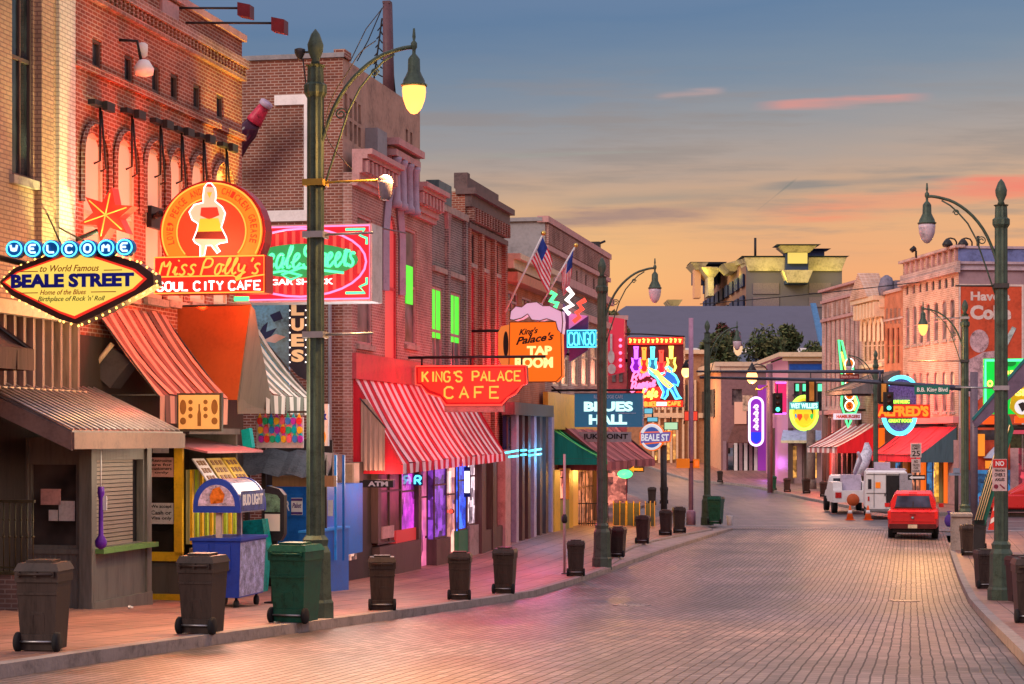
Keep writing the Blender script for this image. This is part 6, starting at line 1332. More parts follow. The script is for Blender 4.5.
# ornate pedimented building
e3 = FB.S(861.5, 0); zq = FB.Z(300, 0, e2)
hh = [HB_(x - 1.6, x + 1.6, 330, 360 + (885 - x) * .1) for x in (865, 869.5, 874, 878.5, 882.5)]
r3, M = building('ornate_building', 'gold-brown building with bracketed pediment between the pink and orange fronts', FB, 0, e2 + .02, e3, zq, PEACHB, hh, inward=1, deep=14)
for k in hh: window(r3, M, k, CREAMT, glass('amber_glass', (.09, .05, .03), .15), fw=.06)
mb = MB(); bar(mb, M, e2, e3 + .1, zq + .0, zq + .3, -.8, .3); bar(mb, M, e2, e3 + .1, zq - .5, zq, -.35, 0); obj('cornice', mb, CREAMT, r3)
dentils(r3, M, e2 + .1, e3, zq - 1.1, zq - .1, .8, .34, .7, CREAMT, 'bracket_row')
mq = (e2 + e3) / 2 + .6; mb = MB(); mb.add([(-.9, mq - 2.3, zq + .3), (-.9, mq + 2.3, zq + .3), (-.9, mq, zq + 2.1), (.6, mq - 2.3, zq + .3), (.6, mq + 2.3, zq + .3), (.6, mq, zq + 2.1)], [(0, 1, 2), (3, 5, 4), (0, 3, 4, 1), (1, 4, 5, 2), (2, 5, 3, 0)]); obj('pediment', mb, PEACHB, r3)
mb = MB(); mb.box(.6, 12, e2 - .5, e3 - 1.5, zq - .5, zq + 1.3); mb.lathe((.2, e2 + .2, 0), [(.5, zq + .3), (.62, zq + .8), (.4, zq + 1.5), (.1, zq + 1.7)], 10); obj('parapet', mb, mat('slate_parapet', (.16, .15, .2), .6, var=.3), r3)
for x in (865, 869.5, 874, 878.5, 882.5):
    q = FB.S(x, 0); mb = MB(); z = FB.Z(328, 0, q); mb.tube([(-.12, q - .55, z - .9), (-.12, q - .5, z + .2), (-.12, q, z + .85), (-.12, q + .5, z + .2), (-.12, q + .55, z - .9)], .12, 4, smooth=False); obj('hood_mould', mb, CREAMT, r3)
mb = MB(); zz = FB.Z(364, 0, e2); bar(mb, M, e2, e3, zz - .15, zz + .1, -.2, 0); obj('string_course', mb, CREAMT, r3)
frontB(r3, [(862, 884, 425, 999, 'shop_wall', DARKW, .0), (880, 884, 428, 470, 'pier', ORP, .1), (865, 869, 430, 999, 'pier', DKBROWN, .15)])
# pink building
e4 = FB.S(822, 0); zr = FB.Z(281, 0, e3)
hh = [HB_(x - 1.25, x + 1.25, 316 + (860 - x) * .1, 408) for x in (826, 830.5, 835, 839.5, 844.5, 849.5, 854, 858.3)]
r4, M = building('pink_building', 'pale pink brick building with very tall narrow windows behind the vertical letter sign', FB, 0, e3 + .02, e4, zr, ROSE, hh, inward=1, deep=14)
for k in hh: window(r4, M, k, PINKT, GLASSW, fw=.12)
mb = MB(); bar(mb, M, e3, e4 + .1, zr - .05, zr + .12, -.3, .3); bar(mb, M, e3, e4, zr - .9, zr - .7, -.15, 0); bar(mb, M, e3, e4, zr - 2.3, zr - 2.1, -.15, 0); z4 = FB.Z(411, 0, e4); bar(mb, M, e3, e4, z4 - .3, z4, -.3, 0); obj('cornice', mb, PINKT, r4)
dentils(r4, M, e3 + .3, e4 - .3, zr - 2.0, zr - 1.0, 1.3, .5, .08, PINKB)
frontB(r4, [(823, 861, 420, 999, 'shop_wall', DARKW, .0), (829, 833, 440, 480, 'lit_panel', emi('red_bar_panel', (1, .06, .04), .7), .05)] + [(x, x + 1.4, 418, 999, 'pier', DKBROWN if i % 2 else MAUVE, .2) for i, x in enumerate(range(824, 860, 5))])
awning('shop_awning', 'red and white striped awning on the ornate gold-brown building', FB, -.06, e2 + 1, e3 + 3.5, -3.0, FB.Z(424, 0, e3), FB.Z(447, -3.0, e3), [FAB['rose'], FAB['white']], 12, val=.4, sidecol=FAB['red'])

# buildings facing us further down
def cross_building(name, lab, fr_pt, px0, px1, y0, ytop, Y, m, left_px, leftY, leftm, holes, zb=0):
    """a building whose front faces the camera: front between px0 and px1 at distance Y, left flank running back to left_px"""
    xa, xb = (px0 - 512) / FPX * Y, (px1 - 512) / FPX * Y; xl = (left_px - 512) / FPX * leftY
    zt = EYE - (ytop - 440) * Y / FPX; t = thing(name, lab, 'building', WF, xa, Y, zb)
    mb = MB(); wall_holes(mb, mapper(Y, 't', 1), xa, xb, -.5, zt, [(( h[0] - 512) / FPX * Y, (h[1] - 512) / FPX * Y, EYE - (h[3] - 440) * Y / FPX, EYE - (h[2] - 440) * Y / FPX) for h in holes], .3)
    mb.quad((xa, Y, -.5), (xl, leftY, -.5), (xl, leftY, zt), (xa, Y, zt), mi=1); mb.quad((xb, Y, -.5), (xb + 1, leftY, -.5), (xb + 1, leftY, zt), (xb, Y, zt)); mb.quad((xa, Y, zt - .4), (xb, Y, zt - .4), (xb + 1, leftY, zt - .4), (xl, leftY, zt - .4))
    obj('wall', mb, [m, leftm], t); return t, xa, xb, xl, zt
def cx_(px, Y): return (px - 512) / FPX * Y
def cz_(py, Y): return EYE - (py - 440) * Y / FPX
Y1 = 168
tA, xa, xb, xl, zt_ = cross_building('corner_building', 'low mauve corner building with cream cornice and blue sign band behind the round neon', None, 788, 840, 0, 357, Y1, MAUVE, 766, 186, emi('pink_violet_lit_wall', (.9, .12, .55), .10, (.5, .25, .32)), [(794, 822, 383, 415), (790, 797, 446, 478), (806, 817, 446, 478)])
mb = MB(); mb.box(xa - .8, xb, Y1 - .8, Y1 - .001, cz_(357, Y1), cz_(352.5, Y1)); mb.box(xa - .5, xb, Y1 - .5, Y1 - .002, cz_(361, Y1), cz_(357.2, Y1)); mb.slab([(xa - .85, Y1 - .7, cz_(356.8, Y1)), (xl - .85, 186, cz_(356.8, Y1)), (xl - .85, 186, cz_(352.7, Y1)), (xa - .85, Y1 - .7, cz_(352.7, Y1))], (.5, 0, 0)); obj('cornice', mb, CREAMT, tA)
mb = MB(); mb.box(xa + .1, xb, Y1 - .1, Y1 - .001, cz_(371, Y1), cz_(364, Y1)); obj('blue_band', mb, mat('band_blue', (.01, .07, .36), .5), tA)
mb = MB(); mb.box(cx_(794, Y1), cx_(822, Y1), Y1 + .2, Y1 + .25, cz_(415, Y1), cz_(383, Y1)); w_ = obj('window', mb, GLASS, tA)
mb = MB()
for a in (799, 808, 815): mb.box(cx_(a, Y1), cx_(a, Y1) + .25, Y1 + .05, Y1 + .18, cz_(415, Y1), cz_(383, Y1))
obj('frame', mb, DKBROWN, w_)
mb = MB()
for a in (796, 803, 818): mb.box(cx_(a, Y1), cx_(a, Y1) + .45, Y1 + .08, Y1 + .12, cz_(391, Y1), cz_(384, Y1))
obj('neon_strip', mb, neon('mint'), w_)
mb = MB(); mb.box(cx_(790, Y1), cx_(822, Y1), Y1 + .3, Y1 + .4, 0, cz_(446, Y1)); obj('shop_window', mb, emiv('amber_shop', (1, .5, .12), .8, 1.2), tA)
for a in (770, 788, 797, 804, 817, 822):
    mb = MB(); mb.box(cx_(a, Y1), cx_(a, Y1) + .4, Y1 - .12 - .003 * (a % 5), Y1 + .1, -.2, cz_(428, Y1)); obj('pier', mb, MAUVE if a % 2 else DKBROWN, tA)
t = thing('pale_awning', 'pale blue flat awning below the round green and yellow neon', 'awning', WF, cx_(800, Y1), Y1 - 1, cz_(440, Y1))
mb = MB(); K = 8
for i in range(K):
    a, b = cx_(783 + 42 * i / K, Y1), cx_(783 + 42 * (i + 1) / K, Y1); o = -cx_(783, Y1) + cx_(777, Y1); mb.quad((a, Y1 - .01, cz_(430, Y1)), (b, Y1 - .01, cz_(430, Y1)), (b + o * (1 - (i + 1) / K), Y1 - 2.4, cz_(440.5, Y1)), (a + o * (1 - i / K), Y1 - 2.4, cz_(440.5, Y1)), mi=0)
obj('canopy_cloth', mb, FAB['ltblue'], t)
mb = MB(); mb.box(cx_(777, Y1), cx_(825, Y1), Y1 - 2.45, Y1 - 2.4, cz_(443, Y1), cz_(440.4, Y1)); obj('valance', mb, FAB['cream'], t)

Y2 = 190
tB, xa, xb, xl, zt_ = cross_building('corner_building', 'low brown-mauve building with cream parapet and brown awning behind the purple oval sign', None, 721, 770, 0, 370, Y2, mat('plum_wall', (.24, .13, .13), .7), 699, 210, mat('tan_lit_wall', (.52, .30, .19), .7), [(732, 742, 389, 405), (728, 740, 448, 470)])
mb = MB(); mb.box(xa - .6, xb, Y2 - .5, Y2 - .001, cz_(366.5, Y2), cz_(362, Y2)); mb.box(xa - .3, xb, Y2 - .3, Y2 - .002, cz_(371, Y2), cz_(366.7, Y2)); mb.slab([(xa - .65, Y2 - .4, cz_(370.8, Y2)), (xl - .65, 210, cz_(370.8, Y2)), (xl - .65, 210, cz_(362.2, Y2)), (xa - .65, Y2 - .4, cz_(362.2, Y2))], (.5, 0, 0)); obj('cornice', mb, CREAMT, tB)
mb = MB(); mb.box(cx_(732, Y2), cx_(742, Y2), Y2 + .2, Y2 + .25, cz_(405, Y2), cz_(389, Y2)); obj('window', mb, GLASSW, tB)
for i in range(3):
    f = .25 + .22 * i; mb = MB(); x0, y0_ = xa + (xl - xa) * f, Y2 + (210 - Y2) * f; mb.slab([(x0 - .05, y0_, cz_(416, Y2)), (x0 - .25, y0_ + 1.6, cz_(416, Y2)), (x0 - .25, y0_ + 1.6, cz_(388, Y2)), (x0 - .05, y0_, cz_(388, Y2))], (-.06, 0, 0)); obj('window', mb, GLASS, tB)
for i, a in enumerate((723, 734, 739, 744, 749, 754, 760, 766)):
    mb = MB(); mb.box(cx_(a, Y2), cx_(a, Y2) + .3, Y2 - .2, Y2 + .1, 0, cz_(441, Y2)); obj('pier', mb, WHITEP if i % 2 else MAUVE, tB)
mb = MB(); mb.box(cx_(733, Y2), cx_(757, Y2), Y2 + .0 - .02, Y2 + .0 - .01, 0, cz_(445, Y2)); obj('dark_gate', mb, BLACK, tB)
mb = MB(); mb.box(cx_(757.5, Y2), cx_(770, Y2), Y2 - .34, Y2 - .22, .4, cz_(385, Y2)); obj('violet_lit_panel', mb, emi('violet_wall', (.6, .08, .75), .3), tB)
mb = MB(); mb.box(cx_(734, Y2), cx_(746, Y2), Y2 - .4, Y2 - .25, cz_(424, Y2), cz_(402, Y2)); obj('poster_board', mb, emi('poster_orange', (1, .3, .15), .3, (.6, .4, .3)), tB)
mb = MB(); mb.box(cx_(742, Y2), cx_(752, Y2), Y2 - .45, Y2 - .401, cz_(411, Y2), cz_(395.5, Y2)); obj('picture_board', mb, mat('picture_cream', (.6, .42, .28), .6, var=.6, scale=3), tB)
t = thing('brown_shop_awning', 'plain brown sloped awning left of the purple oval sign', 'awning', WF, cx_(740, Y2), Y2 - 1, cz_(440, Y2))
mb = MB(); mb.slab([(cx_(735, Y2), Y2 - .05, cz_(424, Y2)), (cx_(757, Y2), Y2 - .05, cz_(424, Y2)), (cx_(749, Y2), Y2 - 2.6, cz_(443, Y2)), (cx_(724, Y2), Y2 - 2.6, cz_(443, Y2))], (0, 0, .06)); obj('canopy_cloth', mb, FAB['brown'], t)

# left far block: brown building with columns behind the guitar sign
Y3 = 205
t3 = thing('columned_building', 'tan far building with tall columns behind the pink pole and guitar neon', 'building', WF, cx_(670, Y3), Y3, 1.3)
mb = MB(); mb.box(cx_(600, Y3), cx_(704, Y3), Y3, Y3 + 12, 0, cz_(352, Y3)); obj('wall', mb, mat('tan_brown_wall', (.30, .16, .09), .7, var=.25), t3)
for i, a in enumerate(range(652, 700, 6)):
    mb = MB(); mb.box(cx_(a, Y3), cx_(a + 2, Y3), Y3 - .35, Y3 - .002, cz_(464, Y3), cz_(380, Y3)); obj('pilaster', mb, CREAMT, t3)
mb = MB(); mb.box(cx_(600, Y3), cx_(705, Y3), Y3 - .6, Y3 - .003, cz_(354, Y3), cz_(350, Y3)); mb.box(cx_(600, Y3), cx_(705, Y3), Y3 - .5, Y3 - .36, cz_(418, Y3), cz_(413, Y3)); obj('cornice', mb, CREAMT, t3)
for i, a in enumerate((655, 661, 667, 673, 679, 685, 691)):
    mb = MB(); mb.box(cx_(a, Y3), cx_(a + 2.6, Y3), Y3 - .1, Y3 - .004, cz_(410, Y3), cz_(385, Y3)); obj('window', mb, GLASS, t3)
    if i < 4: mb = MB(); mb.box(cx_(a, Y3), cx_(a + 2.6, Y3), Y3 - .1, Y3 - .004, cz_(460, Y3), cz_(425, Y3)); obj('shop_window', mb, emiv('amber_shop', (1, .5, .12), .8, 1.2), t3)
# near-far corner block that carries the guitar sign (left across the crossing)
Y4 = 118
t4 = thing('red_building', 'red-lit brick building across the crossing behind the lamp post', 'building', WF, cx_(614, Y4), Y4, 0)
mb = MB(); mb.box(cx_(540, Y4), cx_(627, Y4), Y4, Y4 + 12, -.4, cz_(318, Y4)); obj('wall', mb, brick('crimson_brick', (.42, .05, .06), (.36, .04, .05), (.3, .1, .1)), t4)
mb = MB(); mb.box(cx_(540, Y4), cx_(628, Y4), Y4 - .2, Y4 - .002, cz_(320, Y4), cz_(315.5, Y4)); obj('cornice', mb, PINKT, t4)
mb = MB(); mb.box(cx_(608, Y4), cx_(626, Y4), Y4 - .1, Y4 - .003, cz_(398, Y4), cz_(386, Y4)); obj('fascia', mb, mat('red_fascia', (.38, .06, .07), .5), t4)
for a in (612, 619): mb = MB(); mb.box(cx_(a, Y4), cx_(a + 3.5, Y4), Y4 - .06, Y4 - .004, cz_(382, Y4), cz_(332, Y4)); obj('window', mb, GLASSW, t4)
mb = MB(); mb.box(cx_(606, Y4), cx_(626, Y4), Y4 - .09, Y4 - .003, 0, cz_(470, Y4)); obj('shop_window', mb, emiv('pink_lit_pane', (1, .3, .22), .6), t4)

# big guitar neon
s = SP(104.5, ref=655); t = s.thing('guitar_neon_sign', 'large neon billboard with five coloured guitars above a blue guitar player', 'sign', 655, 375)
mb = MB(); s.bx(mb, 627.5, 683.5, 337, 407, 0, .8); obj('cabinet', mb, mat('cabinet_maroon', (.10, .015, .02), .4), t)
mb = MB(); s.bx(mb, 628, 683, 337.5, 344.5, -.12, -.001); s.bx(mb, 644, 683, 400.5, 407, -.12, -.001); obj('red_band', mb, SRED, t)
mb = MB(); s.poly(mb, [(640, 397), (636, 392), (646, 386), (660, 387), (663, 393), (660, 400), (642, 400)], -.1, -.001); obj('red_patch', mb, SRED, t)
mb = MB()
for i in range(12): s.line(mb, [(630 + i * 4.5 - .4, 339 + (i % 3) * .5), (631.4 + i * 4.5, 339.6), (630.4 + i * 4.5, 342.8)], -.16, .05)
obj('top_tubing', mb, neon('yellow'), t)
mb = MB(); s.nw(mb, 'BLUES', 645, 656, 402, 406, -.16, .045, rnd=False); s.nw(mb, 'CAFE', 668, 681, 402, 405.5, -.16, .045, rnd=False); obj('lower_tubing', mb, neon('orange'), t)
mb = MB(); s.bx(mb, 657, 667, 402, 406, -.2, -.13); obj('pale_panel', mb, emi('pale_cyan_letter', (.55, 1, .95), 1.5), t)
for (cx, ytop, c, fc, sc) in ((636.5, 347, 'purple', (.25, .01, .45), 1), (644.5, 348, 'orange', (.8, .03, .03), .9), (653, 347.5, 'cyan', (.03, .2, .4), .9), (661.7, 351, 'red', (.7, .02, .06), .85), (671.5, 347, 'yellow', (.3, .12, .02), 1)):
    yb = ytop + 24
    body = [(cx - 1, yb - 12), (cx - 4 * sc, yb - 13), (cx - 3 * sc, yb - 8), (cx - 4.8 * sc, yb - 4), (cx - 3 * sc, yb), (cx, yb + 1), (cx + 3 * sc, yb), (cx + 4.8 * sc, yb - 4), (cx + 3 * sc, yb - 8), (cx + 4 * sc, yb - 13), (cx + 1, yb - 12)]
    mb = MB(); s.poly(mb, body[::-1], -.1, -.001); g_ = obj('guitar_body', mb, emi('guitar_fill_' + c, fc, .8), t)
    mb = MB(); s.line(mb, body + [(cx + 1, ytop + 3), (cx + 1.8, ytop), (cx - 1.8, ytop), (cx - 1, ytop + 3)], -.16, .065, close=True); obj('outline_tube', mb, neon(c), g_)
mb = MB(); s.nw(mb, 'Rum', 632, 650, 373.5, 382, -.16, .06, shear=.3, rise=.3); s.nw(mb, 'Boogie', 631.5, 656, 382.5, 392, -.16, .06, shear=.3, rise=.3); obj('name_tubing', mb, neon('pink'), t)
mb = MB(); s.nw(mb, 'Cafe', 643, 658, 389, 397, -.16, .06, shear=.2); obj('lower_name_tubing', mb, neon('yellow'), t)
fig = [(666, 368), (669, 367), (672, 369.5), (672, 373), (676, 376), (679, 382), (678, 386), (674, 384), (676, 390), (679, 396), (682, 398), (676, 399), (673, 393), (669, 387), (668, 391), (668, 395), (665, 399), (662, 398), (664, 392), (662, 388), (659, 383), (657, 377), (661, 374), (665, 373)]
mb = MB(); s.poly(mb, fig, -.12, -.001); f_ = obj('guitar_player_figure', mb, emi('figure_blue', (.0, .18, .75), .9), t)
mb = MB(); s.line(mb, fig, -.18, .06, close=True); s.line(mb, [(657, 378), (650, 373), (649, 369)], -.18, .06); obj('outline_tube', mb, neon('cyan'), f_)
mb = MB(); s.line(mb, [(650, 368), (658, 372), (663, 378), (669, 383), (673, 386), (670, 388), (664, 383), (658, 375)], -.24, .07, close=True); obj('guitar_tube', mb, neon('yellow'), f_)
mb = MB(); mb.tube([(s.x(600), s.q + .3, s.z(333)), (s.x(640), s.q + .3, s.z(333.5)), (s.x(684), s.q + .3, s.z(336.5))], .04, 5); mb.tube([(s.x(606), s.q + .4, s.z(360)), (s.x(628), s.q + .4, s.z(360))], .1, 5); obj('bracket', mb, BLACK, t)
# round BEALE ST sign
s = SP(98, ref=655); t = s.thing('round_street_sign', 'round blue, white and orange sign with BEALE ST across it beside the rose awning', 'sign', 655, 438)
mb = MB(); s.poly(mb, circ(652, 437, 12.5, 14), 0, .3); s.poly(mb, [(640, 432), (672, 431), (670, 442), (640, 445)], -.08, .28); obj('cabinet', mb, SORG, t)
mb = MB(); s.poly(mb, circ(652, 437, 11, 12.5), -.05, -.001); obj('blue_disc', mb, emi('disc_blue_lit', (.06, .12, .45), .7), t)
mb = MB(); s.line(mb, circ(652, 437, 10.4, 11.8, 20, 160, 14), -.07, .09); s.line(mb, circ(652, 437, 10.4, 11.8, 210, 330, 14), -.07, .06); obj('white_arc', mb, emi('letter_white_lit', (.85, .85, .9), .8), t)
mb = MB(); s.poly(mb, [(641, 433), (671, 432), (669.5, 441), (641, 443.5)], -.10, -.081); obj('name_band', mb, emi('band_violet_lit', (.2, .15, .5), .6), t)
mb = MB(); s.w(mb, 'BEALE ST', 641.5, 669, 434, 441, -.101, bold=.03, depth=.03); obj('lettering', mb, emi('letter_white_lit', (.85, .85, .9), .8), t)
mb = MB(); mb.tube([(s.x(663), s.q + .2, s.z(445)), (s.x(663.5), s.q + .2, -.1)], .16, 8); obj('post', mb, IRON, t)
for (x0, x1, y0, y1, c, lab) in ((664, 678, 422, 430, 'mint', 'small pale mint lit sign above the round sign'), (644, 653, 408, 414, 'cyan', 'tiny cyan and white lit sign under the guitar billboard'), (684, 698, 411, 421, 'red', 'small red lit sign behind the pink pole'), (647, 658, 417, 422, 'cyan', 'slanted cyan script tube left of the mint sign')):
    s = SP(130, ref=x0); t = s.thing('lit_sign', lab, 'sign', (x0 + x1) / 2, (y0 + y1) / 2); mb = MB(); s.bx(mb, x0, x1, y0, y1, 0, .3); obj('cabinet', mb, BLACK, t)
    mb = MB(); s.bx(mb, x0 + .6, x1 - .6, y0 + .6, y1 - .6, -.04, -.001); obj('face_panel', mb, emi('lit_face_' + c, {'mint': (.6, 1, .6), 'cyan': (.2, .7, .9), 'red': (1, .08, .04)}[c], .8), t)
    mb = MB(); mb.tube([s.p((x0 + x1) / 2, y0), s.p((x0 + x1) / 2, y0 - 5)], .05, 4); mb.tube([s.p(x0, y1), s.p(x0, y1 + 3)], .04, 4); obj('bracket', mb, BLACK, t)

# purple oval sign
s = SP(178, ref=755); s = SP(0, fr=Fr(0, 176, 0), ref=756); t = s.thing('oval_neon_sign', 'tall purple oval neon sign with a white ring on the far corner', 'sign', 756, 422)
def cap(cx, cy, rx, ry): return [(cx + rx * math.cos(rad(a)), cy - (ry - rx) - rx * math.sin(rad(a))) for a in range(0, 181, 15)] + [(cx - rx * math.cos(rad(a)), cy + (ry - rx) + rx * math.sin(rad(a))) for a in range(0, 181, 15)]
mb = MB(); s.poly(mb, cap(756, 421.5, 7.2, 24.5), 0, .5); obj('cabinet', mb, emi('purple_lit', (.32, .03, .62), .7), t)
mb = MB(); s.line(mb, cap(756, 421.5, 6.8, 24), -.1, .11, close=True); obj('ring_tube', mb, emi('neon_pale_violet', (.85, .6, 1), 2.2), t)
mb = MB(); s.poly(mb, [(751, 432), (761, 432), (761, 440), (756, 444), (751, 440)], -.05, -.001); obj('blue_panel', mb, emi('panel_blue_lit', (.02, .05, .9), .9), t)
mb = MB()
for i in range(4): y_ = 405 + i * 6.6; s.line(mb, smooth_path([(753.5, y_ + 3), (756, y_ - .5), (758.5, y_ + 1.5), (755, y_ + 4), (758, y_ + 5)]), -.08, .09)
obj('lettering', mb, emi('letter_white_lit2', (1, .8, .85), 1.2), t)
mb = MB(); mb.tube([s.p(762, 415, .2), s.p(768, 415, 10)], .12, 5); mb.tube([s.p(762, 434, .2), s.p(768, 434, 10)], .12, 5); obj('bracket', mb, BLACK, t)
light('POINT', WF, cx_(765, 178), 177, 1.8, 90, (.6, .15, 1), .6)
# pink tube frame
s = SP(0, fr=Fr(0, 166, 0), ref=780); t = s.thing('pink_neon_board', 'magenta neon board with violet edges behind the left traffic signal', 'sign', 781, 398)
mb = MB(); s.bx(mb, 775, 786.5, 383, 413.5, 0, .3); obj('board', mb, emi('magenta_board', (1, .03, .2), .6), t)
mb = MB(); s.bx(mb, 776, 786, 382, 383.6, -.1, .1); s.bx(mb, 775, 786, 412.5, 414.3, -.1, .1); obj('edge_tube', mb, neon('purple'), t)
mb = MB(); mb.tube([s.p(784, 398, .2), s.p(789, 398, 2.2)], .08, 5); obj('bracket', mb, BLACK, t)
# round green/yellow neon
s = SP(0, fr=Fr(0, 164, 0), ref=803); t = s.thing('round_cocktail_neon', 'round green and yellow neon with coloured drops under a pale cyan name strip', 'sign', 803, 412)
mb = MB(); s.poly(mb, circ(804, 413, 13.5, 17), 0, .4); obj('disc', mb, mat('disc_dark', (.03, .05, .04), .4), t)
mb = MB(); s.line(mb, circ(804, 413, 13, 16.5), -.1, .16, close=True); obj('outer_tube', mb, neon('lime'), t)
mb = MB(); s.poly(mb, circ(803.5, 416, 9, 11), -.05, -.001); s.line(mb, circ(804, 413, 10.3, 13.2), -.1, .1, close=True); obj('yellow_face', mb, emi('yellow_face', (1, .7, .03), .9), t)
for (cx, c) in ((794, (.02, .25, .8)), (799.5, (.8, .05, .02)), (806, (1, .35, .02)), (812.5, (.05, .6, .1))):
    mb = MB(); s.poly(mb, [(cx - 2.2, 414), (cx + 2.2, 414), (cx + 2.6, 417), (cx, 421), (cx - 2.6, 417)], -.14, -.06); obj('drop', mb, emi('drop_%d' % int(cx), c, 1.0), t)
mb = MB(); s.bx(mb, 789, 818, 402, 409.5, -.3, -.16); n_ = obj('name_strip', mb, emi('name_teal', (.05, .4, .42), .8), t)
mb = MB(); s.w(mb, "WET WILLIE'S", 790, 817, 403, 408.5, -.301, bold=.05, depth=.03); obj('lettering', mb, emi('pale_cyan_letter', (.55, 1, .95), 1.5), n_)
mb = MB(); mb.tube([s.p(800, 400, .2), s.p(800, 394, 4.0)], .08, 5); mb.tube([s.p(810, 400, .2), s.p(810, 394, 4.0)], .08, 5); obj('bracket', mb, BLACK, t)
# vertical letter discs sign on the pink building
s = SP(e3 - 1.2, fr=FB, ref=848); t = s.thing('vertical_disc_sign', 'tall green-edged neon sign with orange letter discs reading DYERS', 'sign', 848, 385)
body = [(838.5, 340), (841.5, 341), (846, 360), (852, 360), (854, 392), (858.5, 404), (855, 413), (844, 414), (841, 405), (842.5, 385)]
mb = MB(); s.poly(mb, body, 0, .4); obj('cabinet', mb, mat('cabinet_olive', (.08, .09, .05), .4), t)
mb = MB(); s.line(mb, body, -.08, .08, close=True); obj('edge_tube', mb, neon('green'), t)
mb = MB(); s.line(mb, [(851, 389), (856, 403), (853, 410)], -.1, .1); s.line(mb, [(841, 352), (846, 372)], -.1, .07); obj('yellow_tube', mb, neon('yellow'), t)
for i, ch in enumerate('DYERS'):
    cy = 363.5 + i * 10.6; mb = MB(); s.poly(mb, circ(848.8, cy, 4.2, 4.6, n=18), -.16, -.05); d = obj('letter_disc', mb, emi('disc_orange', (1, .22, .01), .9), t)
    mb = MB(); s.line(mb, circ(848.8, cy, 4.4, 4.9, n=18), -.18, .04, close=True); obj('ring_tube', mb, neon('white'), d)
    mb = MB(); s.w(mb, ch, 847, 850.6, cy - 2.6, cy + 2.6, -.165, bold=.04, depth=.03); obj('letter', mb, INKR, d)
mb = MB(); s.bx(mb, 834, 860, 413.5, 419.5, -.25, .2); n_ = obj('name_strip', mb, emi('strip_white', (.8, .75, .9), .8), t)
mb = MB(); s.w(mb, 'HAMBURGERS', 835.5, 859, 414.8, 418.4, -.251, bold=.05, depth=.03); obj('lettering', mb, mat('advert_red', (.52, .075, .03), .65), n_)
mb = MB(); s.line(mb, [(846, 420), (848, 427), (851, 420)], 0, .09); obj('arrow_tube', mb, neon('green'), t)
mb = MB(); mb.tube([(s.x(854), s.q + .2, s.z(370)), (0, s.q + .2, s.z(370))], .08, 5); mb.tube([(s.x(856), s.q + .2, s.z(410)), (0, s.q + .2, s.z(410))], .08, 5); obj('bracket', mb, BLACK, t)
# round cafe sign with red name
s = SP(2.5, fr=FB, ref=900); t = s.thing('round_cafe_neon', "big round blue-edged neon reading ALFRED'S in red under the street name board", 'sign', 901, 405)
mb = MB(); s.poly(mb, [(888, 385), (893, 379), (904, 376), (913, 379), (916, 386), (916, 402), (913, 428), (906, 436), (896, 434), (888, 426), (884, 412), (887, 404)], 0, .5); obj('board', mb, mat('speckled_violet', (.14, .10, .32), .5, var=1.0, scale=9), t)
mb = MB(); s.line(mb, circ(901, 388, 14, 11, 15, 165, 14), -.08, .12); s.line(mb, circ(899, 413, 16, 21, 185, 355, 20), -.08, .14); obj('blue_tube', mb, neon('cyan'), t)
mb = MB(); s.bx(mb, 874, 928.5, 404.5, 418, -.3, -.01); nb = obj('name_board', mb, emi('name_red', (.8, .03, .01), .5, (.5, .03, .02)), t)
mb = MB(); s.w(mb, "ALFRED'S", 876, 927, 405.8, 416.6, -.301, bold=.05, depth=.06); obj('lettering', mb, emi('letter_orange_lit', (1, .24, .02), 1.5), nb)
mb = MB(); s.w(mb, 'LIVE MUSIC', 893, 909, 400, 403.5, -.12, bold=.04, depth=.05); s.w(mb, 'GREAT FOOD', 888, 912, 419, 422.5, -.12, bold=.04, depth=.05); obj('small_lettering', mb, neon('lime'), t)
mb = MB(); mb.tube([(s.x(916), s.q + .2, s.z(392)), (-.05, s.q + .2, s.z(392))], .08, 5); mb.tube([(s.x(913), s.q + .2, s.z(425)), (-.05, s.q + .2, s.z(425))], .08, 5); obj('bracket', mb, BLACK, t)

# near right hanging neon (its building is out of the picture)
s = SP(70, ref=1004); t = s.thing('green_neon_sign', 'large green lit box sign with yellow letters at the right edge', 'sign', 1004, 386)
mb = MB(); s.bx(mb, 983.5, 1090, 358.5, 414, 0, .5); obj('cabinet', mb, emi('green_sign_face', (.0, .75, .07), .8), t)
mb = MB(); s.line(mb, [(985.5, 413), (985.5, 360.5), (1060, 360.5)], -.06, .055); obj('edge_tube', mb, neon('mint'), t)
mb = MB(); s.w(mb, 'O', 987, 993, 380, 387, -.001, bold=.06, depth=.08); s.w(mb, 'P', 1004.5, 1009, 370.5, 377.5, -.001, bold=.06, depth=.08); s.w(mb, 'E', 1010, 1014, 370.5, 377.5, -.001, bold=.06, depth=.08); obj('lettering', mb, neon('yellow'), t)
mb = MB(); s.poly(mb, circ(1010, 363, 6, 3.5), -.05, -.001); obj('leaf_shape', mb, emi('sign_leaf', (.0, .3, .04), .5), t)
mb = MB(); s.bx(mb, 983, 996, 416, 424, 0, .4); s.bx(mb, 1015, 1040, 416, 423, 0, .4); obj('lower_panel', mb, emi('orange_red_panel', (1, .10, .01), .9), t)
mb = MB(); mb.tube([(s.x(1010), s.q + .25, s.z(428)), (s.x(1110), s.q + .25, s.z(428))], .08, 6); mb.tube([(s.x(975), s.q + .25, s.z(426)), (s.x(1110), s.q + .25, s.z(426))], .06, 6); obj('bracket', mb, BLACK, t)
s = SP(64, ref=1015); t = s.thing('yellow_neon_sign', 'yellow sign with a round pale disc hanging before the green neon at the right edge', 'sign', 1016, 400)
